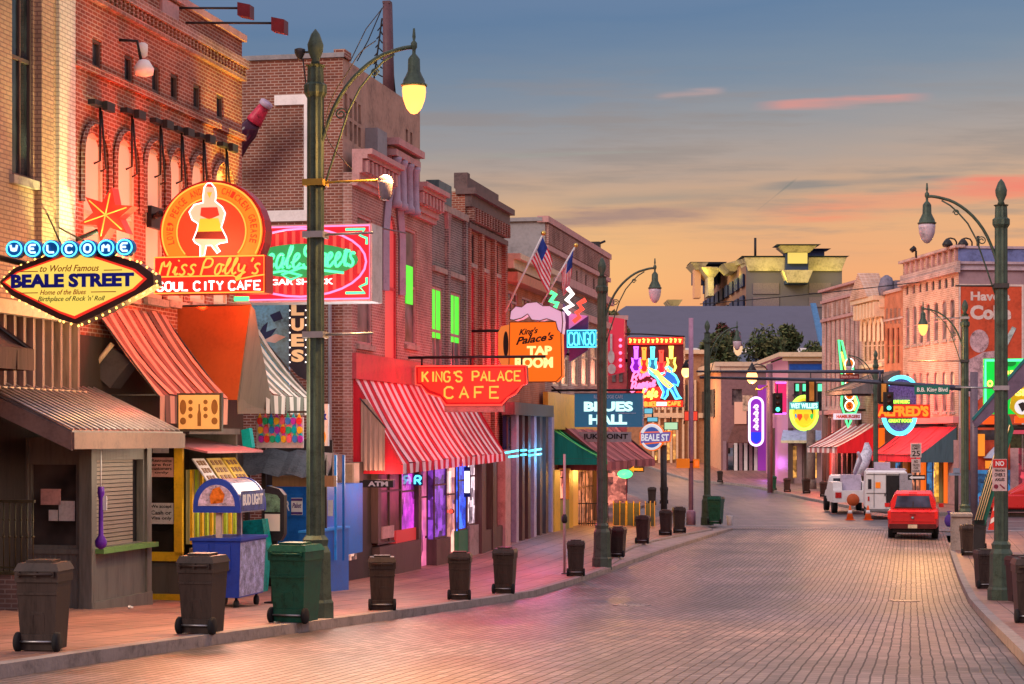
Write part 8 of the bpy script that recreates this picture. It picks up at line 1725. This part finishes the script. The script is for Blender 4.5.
# lamp post carrying that arm
YQ = 150; t = thing('street_post', 'dark post with yellow side bracket behind the left traffic signal', 'post', WF, cx_(770, YQ), YQ, 0)
mb = MB(); mb.tube([(cx_(770, YQ), YQ, -.1), (cx_(770, YQ), YQ, cz_(364, YQ))], .2, 8); obj('pole', mb, mat('pole_mauve', (.16, .09, .12), .5), t)
mb = MB(); mb.tube([(cx_(769, YQ), YQ, cz_(385, YQ)), (cx_(760, YQ), YQ, cz_(390, YQ)), (cx_(756, YQ), YQ, cz_(389, YQ))], .06, 5); obj('side_bracket', mb, YR, t)
YQ = 200; t = thing('far_lamp_post', 'far lamp with a pale globe above the low buildings', 'street lamp', WF, cx_(736, YQ), YQ, .5); X = cx_(738, YQ)
mb = MB(); mb.tube([(X - .2, YQ, .5), (X - .2, YQ, cz_(362, YQ))], .16, 8); mb.tube([(X - 2.6, YQ, cz_(343, YQ)), (X - 2, YQ, cz_(334, YQ)), (X - .8, YQ, cz_(330, YQ)), (X, YQ, cz_(334, YQ))], .07, 6); obj('pole', mb, IRON, t)
mb = MB(); mb.lathe((X, YQ, cz_(334, YQ)), [(.06, .2), (.3, -.2), (.35, -.9), (.5, -1.2)], 12); obj('lamp_head', mb, mat('pole_mauve', (.16, .09, .12), .5), t)
mb = MB(); mb.lathe((X, YQ, cz_(334, YQ)), [(.45, -1.21), (.45, -1.5), (.3, -2.0), (.05, -2.2)], 12); obj('globe', mb, emi('pale_globe', (1, .62, .35), .9), t)
for (px, yt, yb, Y, r, m_, lab) in ((706.5, 327, 530, 92, 0, None, ''), (811, 430, 492, 155, .35, mat('trunk_grey', (.15, .13, .12), .8, var=.3), 'broad grey tree-like post in front of the amber shop'), (826, 410, 482, 150, .3, DKBROWN, 'dark post at the left end of the pink building front')):
    if m_ is None: continue
    t = thing('shop_post', lab, 'post', WF, cx_(px, Y), Y, 0); mb = MB(); mb.tube([(cx_(px, Y), Y, -.1), (cx_(px, Y), Y, cz_(yt, Y))], r, 8); obj('pole', mb, m_, t)
    mb = MB(); mb.lathe((cx_(px, Y), Y, 0), [(r * 1.3, -.1), (r * 1.2, .5), (r, .8)], 8); obj('foot', mb, m_, t)
# signal mast with two arms over the crossing
YM_ = 88; X = cx_(974, YM_); t = thing('signal_mast', 'grey-mauve signal mast at the right corner with two long arms over the crossing', 'signal mast', WF, X, YM_, 0)
MSC = mat('mast_mauve', (.13, .10, .13), .45, .2)
mb = MB(); mb.tube([(X, YM_, -.1), (X, YM_, cz_(372, YM_))], .17, 10); obj('pole', mb, MSC, t)
NVM = mat('arm_slate', (.06, .07, .11), .45, .3)
mb = MB(); mb.tube([(X, YM_, cz_(389, YM_)), (cx_(860, YM_), YM_ + 1.5, cz_(379.5, YM_)), (cx_(700, YM_ + 6), YM_ + 6, cz_(377.5, YM_ + 6))], [.12, .085, .06], 8); obj('lower_arm', mb, NVM, t)
mb = MB(); mb.tube([(cx_(888, YM_), YM_ + 1, cz_(371, YM_)), (cx_(800, YM_ + 2), YM_ + 2, cz_(371.5, YM_ + 2)), (cx_(697, YM_ + 6), YM_ + 6, cz_(371.5, YM_ + 6))], [.09, .07, .05], 8); mb.tube([(cx_(884, YM_), YM_ + 1, cz_(371, YM_)), (cx_(884, YM_), YM_ + 1, cz_(380, YM_))], .05, 6); obj('upper_arm', mb, NVM, t)
def signal(lab, px, y0, y1, Y, lit, back=False):
    t = thing('traffic_signal', lab, 'traffic signal', WF, cx_(px, Y), Y, cz_(y0, Y), group='traffic signals over the crossing'); w = 5 / FPX * Y
    mb = MB(); mb.box(cx_(px, Y) - w, cx_(px, Y) + w, Y - .02, Y + .12, cz_(y1, Y), cz_(y0, Y)); mb.box(cx_(px, Y) - w * .55, cx_(px, Y) + w * .55, Y - .12, Y - .021, cz_(y1 - 1, Y), cz_(y0 + 1, Y)); obj('backplate', mb, BLACK, t)
    if back: mb = MB(); mb.box(cx_(px, Y) - w * .45, cx_(px, Y) + w * .45, Y - .26, Y - .121, cz_(y1 - 1.5, Y), cz_(y0 + 1, Y)); obj('housing', mb, mat('signal_yellow', (.62, .27, .05), .5), t)
    else:
        h = cz_(y0, Y) - cz_(y1, Y)
        for i, c in enumerate((None, None, 'green')):
            mb = MB(); z = cz_(y0, Y) - h * (.2 + .3 * i); mb.lathe((cx_(px, Y), Y - .14, z), [(w * .42, -.02), (w * .42, .015), (w * .2, .019)], 14, axis='y'); obj('lens', mb, emi('signal_green', (.08, 1, .62), 3.0) if c else mat('lens_dark', (.05, .015, .01), .2), t)
    mb = MB(); mb.tube([(cx_(px, Y), Y + .1, cz_(y0, Y)), (cx_(px, Y), Y + .1, cz_(y0 - 9, Y))], .03, 5); obj('hanger', mb, IRON, t)
signal('left traffic signal showing green beside the magenta neon board', 777.5, 393, 413.5, 92.5, True)
signal('middle traffic signal seen from behind with an orange back', 811, 381, 402.5, 91.5, False, True)
signal('dark backed traffic signal with orange housing left of the round cafe neon', 883, 383, 403.5, 88.9, False, True)
signal('right traffic signal showing green over the orange name board', 888.5, 392, 412, 88.2, True)
s = SP(0, fr=Fr(0, 87.6, 0), ref=932)
def board(nm, lab, cat, x0, x1, y0, y1, Y, m_, txts, inkm, group=None, post=None, border=None):
    s = SP(0, fr=Fr(0, Y, 0), ref=(x0 + x1) / 2); t = s.thing(nm, lab, cat, (x0 + x1) / 2, y1, group=group)
    mb = MB(); s.bx(mb, x0, x1, y0, y1, 0, .03); obj('plate', mb, m_, t)
    if border: mb = MB(); s.line(mb, [(x0 + .4, y0 + .4), (x1 - .4, y0 + .4), (x1 - .4, y1 - .4), (x0 + .4, y1 - .4)], -.008, .012, close=True, n=4); obj('border', mb, border, t)
    if txts:
        mb = MB()
        for (tx, a, b, c, d) in txts: s.w(mb, tx, a, b, c, d, -.001, bold=.02, depth=.012)
        obj('lettering', mb, inkm, t)
    if post: mb = MB(); mb.tube([s.p(post[0], y0 + 1, .06), s.p(post[0], post[1], .06)], .035, 6); obj('post', mb, IRON, t)
    return t, s
GRS = mat('street_sign_green', (.01, .14, .11), .5)
board('street_name_sign', 'green street name board reading B.B. King Blvd under the signal arm', 'street sign', 914.5, 949.5, 385.5, 394.5, 87.6, GRS, [('B.B. King Blvd', 917, 947.5, 387.5, 393)], WHITEP)
board('street_name_sign', 'small maroon name board between the signal arms', 'street sign', 840, 859, 374, 378.8, 89.5, mat('street_sign_maroon', (.20, .03, .04), .5), [('Beale Street', 841, 858, 375, 377.8)], PP)
t, s = board('speed_limit_sign', 'pale speed limit 25 sign on a pole right of the white truck', 'road sign', 910.5, 921.5, 443, 457.5, 93, mat('sign_pale', (.55, .45, .42), .5), [('SPEED', 912, 920, 444.5, 446.8), ('LIMIT', 912, 920, 447.4, 449.6), ('25', 912, 920, 450.6, 456.3)], INKK, post=(915.5, 520))
board('parking_rule_sign', 'narrow pale notice plate below the speed limit sign', 'road sign', 911.5, 920.5, 459, 472.5, 93, mat('sign_pale', (.55, .45, .42), .5), [('NO', 914, 918, 460, 463), ('TRUCKS', 912.5, 919.5, 464, 466.5), ('OVER', 913.5, 918.5, 467.2, 469.2), ('2 AXLES', 912.5, 919.5, 470, 472)], INKK)
t, s = board('one_way_sign', 'small black one-way arrow sign on the speed limit pole', 'road sign', 908, 925.5, 475, 480, 93, BLACK, [('ONE WAY', 914, 923, 476.4, 478.6)], INKK)
mb = MB(); s.poly(mb, [(909, 477.5), (912.5, 475.4), (912.5, 476.5), (924.5, 476.5), (924.5, 478.5), (912.5, 478.5), (912.5, 479.6)], -.01, -.001); obj('arrow', mb, WHITEP, t)
t, s = board('no_trucks_sign', 'white and red NO sign with symbols fixed on the right lamp post', 'road sign', 992.5, 1007, 459, 491, 44.0, mat('sign_pale_pink', (.58, .42, .40), .5), [('TRUCKS', 994.5, 1005, 469.5, 471.5), ('OVER 2', 994.5, 1005, 473, 476.5), ('AXLES', 995, 1004.5, 478, 481)], INKK)
mb = MB(); s.bx(mb, 993, 1006.5, 459.5, 467.5, -.012, -.001); r_ = obj('red_panel', mb, mat('sign_red', (.55, .03, .03), .5), t)
mb = MB(); s.w(mb, 'NO', 995.5, 1004, 461, 466, -.013, bold=.03, depth=.01); obj('lettering', mb, WHITEP, r_)
mb = MB(); s.poly(mb, circ(996, 486.5, 2.2), -.01, -.001); s.poly(mb, [(1000, 484), (1005, 488), (1004, 489), (999.5, 485)], -.01, -.001); obj('symbols', mb, mat('symbol_red', (.2, .03, .05), .5), t)
board('red_parking_sign', 'small pink and red parking plate left of the mauve mast', 'road sign', 963, 968.5, 452, 470, 79.5, mat('sign_pink', (.55, .2, .24), .5), [('NO', 964, 967.5, 454, 457.5), ('TOW', 964, 967.5, 460, 463)], INKR)
# directional cross sign
YD = 100; t = thing('finger_post', 'dark post with a blue-grey crossed direction board behind the lamp', 'signpost', WF, cx_(956, YD), YD, 0)
mb = MB(); mb.tube([(cx_(956.5, YD), YD, 0), (cx_(956.5, YD), YD, cz_(472, YD))], .1, 8); obj('pole', mb, DARKW, t)
mb = MB(); mb.box(cx_(949, YD), cx_(966, YD), YD - .1, YD - .0, cz_(475.5, YD), cz_(473, YD)); mb.box(cx_(953.5, YD), cx_(959, YD), YD - .15, YD + .1, cz_(473, YD), cz_(468, YD)); obj('board', mb, mat('board_bluegrey', (.22, .26, .34), .5), t)

# ------------------------------------------------------------------ vehicles
def wheel(par, x, y, r, w):
    mb = MB(); mb.lathe((x, y, r), [(r * .72, -w / 2), (r * .95, -w / 2), (r, -w * .35), (r, w * .35), (r * .95, w / 2), (r * .72, w / 2)], 20, axis='x'); t_ = obj('wheel', mb, RUBBER, par)
    mb = MB(); mb.lathe((x, y, r), [(r * .7, -w * .42), (r * .3, -w * .5), (r * .3, w * .5), (r * .7, w * .42)], 14, axis='x'); obj('rim', mb, STEEL, t_)
def loft(sections, mb, mi=0, close=True):
    """sections: list of equal-length rings"""
    n = len(sections[0]); vs = [p for s_ in sections for p in s_]
    fs = [(i * n + k, i * n + (k + 1) % n, (i + 1) * n + (k + 1) % n, (i + 1) * n + k) for i in range(len(sections) - 1) for k in range(n)]
    if close: fs += [tuple(range(n))[::-1], tuple((len(sections) - 1) * n + k for k in range(n))]
    mb.add(vs, fs, mi)
def rring(w, z0, z1, y, r=.08, top=None):
    top = w if top is None else top
    return [(-w + r, y, z0), (w - r, y, z0), (w, y, z0 + r), (w, y, (z0 + z1) / 2), (top, y, z1 - r), (top - r, y, z1), (-top + r, y, z1), (-top, y, z1 - r), (-w, y, (z0 + z1) / 2), (-w, y, z0 + r)]
def suv(lab, fr, tt, q, zb, rot, paint, full=True):
    t = thing('red_pickup', lab, 'pickup', fr, tt, q, zb, rot=rot, local=True)
    mb = MB()
    loft([rring(.93, .48, 1.10, -2.55), rring(.98, .42, 1.16, -2.35), rring(1.0, .40, 1.18, -1.2), rring(1.0, .40, 1.16, 1.0), rring(.98, .42, 1.12, 2.2), rring(.9, .48, 1.0, 2.6)], mb); obj('body', mb, paint, t)
    mb = MB(); loft([rring(.90, 1.15, 1.80, -1.75, .06, .74), rring(.88, 1.15, 1.90, -1.35, .06, .74), rring(.88, 1.15, 1.90, .1, .06, .74), rring(.85, 1.12, 1.3, 1.1, .05, .72)], mb); cb = obj('cab', mb, paint, t)
    mb = MB(); mb.add([(-.72, -1.765, 1.27), (.72, -1.765, 1.27), (.63, -1.765, 1.72), (-.63, -1.765, 1.72)], [(0, 1, 2, 3)]); obj('rear_window', mb, GLASSB, cb)
    for sx in (-1, 1):
        mb = MB(); mb.add([(sx * .885, -1.3, 1.25), (sx * .885, .3, 1.25), (sx * .80, .2, 1.74), (sx * .80, -1.2, 1.74)], [(0, 1, 2, 3)]); obj('side_window', mb, GLASSB, cb)
        mb = MB(); mb.box(sx * .86, sx * .985, -2.58, -2.40, .82, 1.12); obj('tail_light', mb, emi('tail_light_red', (1, .04, .02), .25, (.5, .01, .01)), t)
        for yy in (-1.55, 1.65): wheel(t, sx * .86, yy, .39, .26)
        mb = MB(); mb.box(sx * 1.0, sx * 1.2, .35, .45, 1.2, 1.36); obj('mirror', mb, paint, t)
    mb = MB(); mb.box(-.92, .92, -2.72, -2.5, .44, .62); bm_ = obj('bumper', mb, mat('bumper_dark', (.10, .02, .02), .35, .4), t)
    mb = MB(); mb.box(-.18, .18, -2.73, -2.721, .62 - .17, .62 - .02); obj('licence_plate', mb, mat('plate_cream', (.6, .5, .35), .5), bm_)
    mb = MB(); mb.box(-.84, .84, -2.575, -2.56, .70, .715); mb.box(-.84, .84, -2.575, -2.56, 1.06, 1.075); mb.box(-.12, .12, -2.60, -2.56, .96, 1.02); mb.box(-.8, .8, -1.85, -1.77, 1.1, 1.22); obj('tailgate_trim', mb, mat('dark_red_trim', (.22, .01, .012), .4), t)
    mb = MB(); mb.lathe((0, -2.57, .86), [(.06, -.02), (.06, .01)], 10, axis='y'); obj('tailgate_badge', mb, STEEL, t)
    mb = MB(); mb.box(-.16, .16, -1.79, -1.74, 1.82, 1.86); obj('brake_light', mb, emi('tail_light_red', (1, .04, .02), .25, (.5, .01, .01)), cb)
    mb = MB(); mb.box(-.985, -.975, -2.3, 2.2, .74, .76); mb.box(.975, .985, -2.3, 2.2, .74, .76); mb.box(-.74, .74, -1.772, -1.764, 1.225, 1.26); mb.box(-.02, .02, -1.775, -1.768, 1.27, 1.5); mb.tube([(.45, -2.66, .36), (.45, -2.2, .36)], .035, 8); obj('dark_trim', mb, BLACK, t)
    mb = MB(); mb.box(-.8, .8, -2.3, 2.3, .25, .42); obj('underbody', mb, BLACK, t)
    return t
YV = 80; suv('bright red pickup driving away on the brick road', WF, cx_(914.5, YV) + .5, YV + 2.6, -.13, rad(-12.5), REDP)
t = suv('red car with pale window at the right edge beyond the lamp post', WF, cx_(1036, 104), 105, -.15, rad(82), REDP)
t.name = 'red_car'; t['category'] = 'car'
# white step van
YV = 101; XV = cx_(886.5, YV); t = thing('white_van', 'white box van with open dark rear doorway parked behind the red pickup', 'van', WF, XV, YV, -.13, rot=rad(-9), local=True)
mb = MB(); loft([rring(1.05, .5, 2.35, -.0, .1, 1.0), rring(1.08, .5, 2.45, .2, .1, 1.02), rring(1.08, .5, 2.45, 4.6, .1, 1.02), rring(1.0, .5, 1.4, 5.8, .1, .95)], mb); obj('body', mb, WHITEP, t)
mb = MB(); mb.box(.0, .62, -.03, -.005, .6, 2.2); obj('rear_doorway', mb, BLACK, t)
mb = MB(); mb.box(.64, 1.25, -.55, -.5, .6, 2.3); obj('open_door', mb, mat('door_grey', (.35, .33, .36), .5), t)
mb = MB(); mb.box(-.6, .2, .5, 1.3, 2.45, 2.85); mb.box(-.95, 1.0, .2, 3.5, 2.46, 2.5); obj('roof_unit', mb, mat('unit_lilac', (.45, .4, .5), .5), t)
mb = MB(); mb.box(-.55, -.3, -.03, -.012, 1.55, 1.85); obj('orange_sticker', mb, emi('signal_orange', (1, .22, .01), .35, (.75, .2, .02)), t); mb = MB(); mb.box(-.92, -.75, -.02, -.01, 1.5, 2.0); obj('vent_window', mb, GLASS, t)
mb = MB(); mb.box(-1.1, 1.1, -.35, .0, .38, .5); obj('bumper', mb, mat('bumper_grey', (.2, .2, .2), .5), t)
mb = MB()
for a in (-.62, -.02, .63): mb.box(a - .008, a + .008, -.034, -.004, .55, 2.3)
mb.box(-1.0, 1.0, -.033, -.004, 1.28, 1.3); mb.box(-1.0, 1.0, -.033, -.004, 2.24, 2.26); mb.box(-.1, -.06, -.06, -.01, 1.15, 1.3); obj('panel_gaps', mb, BLACK, t)
for sx in (-.93, .88): mb = MB(); mb.box(sx, sx + .08, -.04, -.005, .9, 1.12); obj('tail_light', mb, REDP, t)
for sx in (-1, 1):
    for yy in (.9, 4.6): wheel(t, sx * .92, yy, .38, .24)
# utility truck
YV = 108; XV = cx_(853, YV); t = thing('utility_truck', 'white utility truck with equipment on its bed left of the white van', 'truck', WF, XV, YV, -.13, rot=rad(-3), local=True)
mb = MB(); mb.box(-1.05, 1.05, 0, 3.2, .6, 1.25); mb.box(-1.05, -.55, .3, 3.0, 1.25, 1.7); mb.box(.55, 1.05, .3, 3.0, 1.25, 1.7); obj('body', mb, WHITEP, t)
mb = MB(); loft([rring(.95, .6, 2.0, 3.4, .1, .85), rring(.95, .6, 2.05, 4.4, .1, .82), rring(.9, .6, 1.35, 5.2, .1, .86), rring(.88, .6, 1.2, 6.2, .1, .84)], mb); cb = obj('cab', mb, WHITEP, t)
mb = MB(); mb.box(-.7, .7, 3.37, 3.39, 1.4, 1.85); obj('rear_window', mb, GLASS, cb)
mb = MB(); mb.box(-.5, .5, .6, 1.6, 1.25, 2.1); mb.tube([(.2, 1.0, 2.1), (.5, .6, 2.9), (.3, .2, 3.3)], .09, 6); obj('lift_unit', mb, mat('unit_lilac', (.45, .4, .5), .5), t)
mb = MB(); mb.lathe((.0, -.05, .75), [(.3, -.05), (.34, 0), (.34, .12), (.3, .15)], 14, axis='y'); obj('cable_reel', mb, mat('reel_orange', (.5, .1, .03), .5), t)
mb = MB(); mb.box(.62, .95, -.04, -.005, .85, 1.15); mb.box(-.95, -.62, -.04, -.005, .85, 1.15); obj('tail_light', mb, REDP, t)
for sx in (-1, 1):
    for yy in (.9, 5.0): wheel(t, sx * .9, yy, .42, .28)
t = thing('wrapped_statue', 'pale blue-white wrapped figure-like sculpture above the utility truck', 'sculpture', WF, cx_(865, 118), 118, 0); X = cx_(865, 118)
mb = MB(); mb.tube([(X, 118, -.1), (X, 118, 1.9)], .1, 6); obj('post', mb, IRON, t)
mb = MB(); mb.tube([(X - .4, 118, 1.8), (X - .1, 118, 2.6), (X + .15, 118, 3.2), (X + .1, 118, 3.7)], [.35, .4, .3, .12], 8); obj('wrapped_form', mb, mat('wrap_blue_white', (.5, .52, .62), .6, var=.6, scale=2), t)
# traffic cones
cn = None
for i, (px, Y, lab) in enumerate(((850, 100, 'orange traffic cone left of the pair beside the white van'), (868, 100, 'orange traffic cone right of the pair beside the white van'))):
    if cn is None:
        cn = thing('traffic_cone', lab, 'cone', WF, cx_(px, Y), Y, -.16, group='orange cones by the vans', local=True)
        mb = MB(); mb.lathe((0, 0, 0), [(.19, .04), (.03, .74)], 14); obj('cone_body', mb, mat('cone_orange', (.75, .12, .02), .5), cn)
        mb = MB(); mb.box(-.23, .23, -.23, .23, 0, .04); obj('base', mb, mat('cone_orange', (.75, .12, .02), .5), cn)
        mb = MB(); mb.lathe((0, 0, 0), [(.125, .34), (.085, .5)], 14); obj('band', mb, WHITEP, cn)
    else:
        c = copy_tree(cn); c.location = (cx_(px, Y), Y, -.16); c['label'] = lab
# manhole covers, drain and a little litter
for (px, py, z0_, r, lab) in ((632, 616.5, .10, .36, 'round iron manhole cover in the brick road, nearer of the two'), (905, 600, .1, .3, 'round iron manhole cover in the brick road, below the red pickup')):
    Y = FPX * (EYE - z0_) / (py - 440); X = (px - 512) / FPX * Y; q = X * ST.n + Y * ST.c; tq = X * ST.c - Y * ST.n
    zr_ = interp(q, PROF) - KH + .05 * (1 - ((tq + 3.85) / 5.3) ** 2)
    mb = MB(); mb.lathe((0, 0, 0), [(r + .05, .0), (r + .05, .012), (r, .014), (r - .02, .008), (.02, .012)], 24)
    m_ = single('manhole_cover', lab, 'manhole cover', ST, tq, q, zr_ + .004, mb, mat('worn_iron', (.16, .14, .13), .3, .7, var=.4, scale=8), local=True, group='manhole covers')
    m_.rotation_euler.x = -.01
rl = random.Random(4)
for lab, tq, q in (('crumpled white paper on the left pavement beside the green bin', -10.6, 33.5), ('small white paper scrap by the ticket kiosk foot', -12.7, 31.2), ('flattened pale wrapper on the pavement under the red awning', -11.9, 44.5), ('tiny paper scrap by the left kerb near the second bin', -9.5, 25.2)):
    mb = MB(); ps = [(rl.uniform(-.09, .09), rl.uniform(-.06, .06), rl.uniform(.0, .05)) for _ in range(8)]
    mb.add(ps + [(0, 0, .07)], [(i, (i + 1) % 8, 8) for i in range(8)]); single('paper_scrap', lab, 'paper scrap', ST, tq, q, lz(tq, q) + .01, mb, WHITEP, local=True, group='scraps of litter on the pavement')
t = thing('white_bucket', 'small white block standing on the corner kerb by the green bin', 'block', ST, 0, 0, 0, local=True); t.location = (cx_(729.5, 90), 90, 0)
mb = MB(); mb.lathe((0, 0, 0), [(.10, 0), (.14, .42), (.15, .44)], 12); obj('pail', mb, WHITEP, t)
mb = MB(); mb.tube([(-.14, 0, .42), (0, 0, .58), (.14, 0, .42)], .008, 5); obj('handle', mb, STEEL, t)
# antenna mast behind the tower
s = SP(66, ref=387); t = s.thing('lattice_mast', 'dark red-brown mast with lattice strip rising behind the tower building', 'mast', 387, 75)
mb = MB(); mb.tube([(s.x(389), s.q, s.z(120)), (s.x(387.5), s.q, s.z(4))], [.22, .17], 8); mb.box(s.x(383.5), s.x(391), s.q - .15, s.q + .15, s.z(4), s.z(1.5)); obj('pole', mb, mat('mast_brown', (.10, .05, .06), .5), t)
mb = MB()
for i in range(14): a, b = 22 + i * 4.2, 22 + (i + 1) * 4.2; s.line(mb, [(381.5 - i * .5, a), (378 - i * .5 if i % 2 else 382.5, b)], 0, .022, n=4)
s.line(mb, [(382, 18), (374, 78)], 0, .03, n=4); obj('lattice', mb, BLACK, t)
mb = MB(); s.line(mb, [(382, 8), (368, 40), (357, 60)], 0, .02, n=4); s.line(mb, [(391, 50), (396, 100)], 0, .02, n=4); obj('stay_wires', mb, BLACK, t)
# overhead cable across the far street
YC = 110; t = thing('overhead_cable', 'thin overhead cable sagging across the street in front of the hotel', 'cable', WF, cx_(780, YC), YC, 8)
mb = MB(); mb.tube([(cx_(700 + i * 20, YC), YC, cz_(304 - i * 2.0 + 1.2 * math.sin(math.pi * i / 11), YC)) for i in range(12)], .025, 4); obj('wire', mb, BLACK, t)

# ------------------------------------------------------------------ coloured lamps: the floodlights and neon that wash the walls, plus added fill lights
light('SPOT', ST, TL + 1.5, 31.9, 5.0, 1500, (.95, 1, .35), .15, aim=(TL, 31.7, 10.5), spot=48)
light('SPOT', ST, TL + 1.4, 32.7, 5.0, 500, (.75, 1, .85), .1, aim=(TL, 32.6, 9.5), spot=30)
light('SPOT', ST, TL + 1.6, 40.9, 6.7, 1500, (1, .70, .08), .15, aim=(TL, 40.6, 11.5), spot=42)
for i, k in enumerate(AR): light('SPOT', ST, TL + .55, (k[0] + k[1]) / 2, k[2] - .2, 150, (1, .12, .05) if i < 4 else (1, .38, .08), .08, aim=(TL - .05, (k[0] + k[1]) / 2, k[3]), spot=85)
light('POINT', ST, TL + 1.7, 34.8, 7.4, 420, (1, .07, .03), .5)
light('POINT', ST, TL + 2.4, 31.0, 5.9, 200, (1, .5, .12), .5)
light('POINT', ST, -10.8, 30.5, 4.3, 170, (1, .78, .55), .6)  # soft fill added to brighten the kiosks, no fitting here
light('POINT', ST, -11.2, 36.5, 3.7, 130, (1, .74, .5), .6)  # second added fill, further along the stalls
light('POINT', ST, -12.0, 46.0, 3.2, 90, (1, .7, .5), .5)
light('POINT', ST, -13.4, 50.5, 2.8, 45, (1, .45, .3), .4)
light('POINT', ST, -11.6, 41.6, 5.6, 110, (.9, .95, 1), .6)  # pale light added to lift the mural board, without a fitting
light('POINT', ST, TL + 1.8, 37.9, 6.9, 240, (1, .14, .03), .6)
light('POINT', ST, TL + 2.6, 47.5, 6.4, 130, (1, .10, .16), .8)
light('POINT', ST, TL + 2.0, 54.5, 5.6, 170, (1, .03, .04), .8)
light('POINT', ST, TL + 2.4, 58.0, 5.6, 150, (1, .03, .04), .8)
light('POINT', ST, TL + 1.0, 68.5, 6.2, 260, (1, .03, .06), .5)
light('POINT', ST, TL + 3.0, 62.0, 2.2, 90, (1, .10, .28), .5)
light('POINT', ST, TL + 3.0, 56.0, 2.2, 50, (.75, .15, .7), .4)
light('POINT', ST, TL + 1.0, 74.5, 3.3, 100, (.1, .5, 1), .4)
light('POINT', ST, TL + 1.6, 86, 2.4, 260, (1, .45, .08), .4)
light('POINT', ST, TL + 2.4, 84, 6.3, 40, (.3, .8, 1), .5)
light('POINT', FB, -2.8, 4.5, 5.2, 800, (1, .10, .09), .8)
light('POINT', FB, -5, 4.5, 9.5, 900, (1, .48, .28), .8)
light('POINT', FB, -1.6, e3 + 6, 3.0, 350, (1, .15, .10), .5)
light('POINT', FB, -4.5, e2, 8.0, 900, (1, .42, .2), .8)
light('POINT', WF, cx_(655, 100), 100, 7.0, 250, (1, .25, .15), .6)
light('POINT', WF, cx_(804, 160), 160, 6.0, 90, (.8, .9, .2), .6)
light('POINT', ST, 8, 62, 5.5, 900, (1, .5, .12), .6)
light('POINT', WF, cx_(680, 195), 195, 8, 900, (1, .42, .15), .6)
# a part drawn as several loose pieces becomes one object per piece
def split_pieces(o):
    me = o.data; par = list(range(len(me.vertices)))
    def f(i):
        while par[i] != i: par[i] = par[par[i]]; i = par[i]
        return i
    for e in me.edges: par[f(e.vertices[0])] = f(e.vertices[1])
    comps = {}
    for p in me.polygons: comps.setdefault(f(p.vertices[0]), []).append(p)
    if len(comps) < 2: return
    new = []
    for ps in comps.values():
        ids = sorted({v for p in ps for v in p.vertices}); ix = {v: i for i, v in enumerate(ids)}
        m2 = bpy.data.meshes.new(me.name); m2.from_pydata([tuple(me.vertices[v].co) for v in ids], [], [[ix[v] for v in p.vertices] for p in ps])
        for m_ in me.materials: m2.materials.append(m_)
        for a, b in zip(m2.polygons, ps): a.material_index = b.material_index; a.use_smooth = b.use_smooth
        new.append(m2)
    o.data = new[0]
    for m2 in new[1:]:
        c = o.copy(); c.data = m2; COL.objects.link(c); c.parent = o.parent
for _o in list(bpy.data.objects):
    if _o.type == 'MESH' and _o.name.split('.')[0] in ('canopy_post', 'red_band', 'handle', 'vent', 'light_strip', 'wall_panel', 'notice', 'painted_bird', 'painted_cloud', 'shop_window', 'neon_strip', 'green_light_strip') and len(_o.data.vertices) < 400: split_pieces(_o)
for _o in list(bpy.data.objects):
    if '_o' in _o.keys(): del _o['_o']
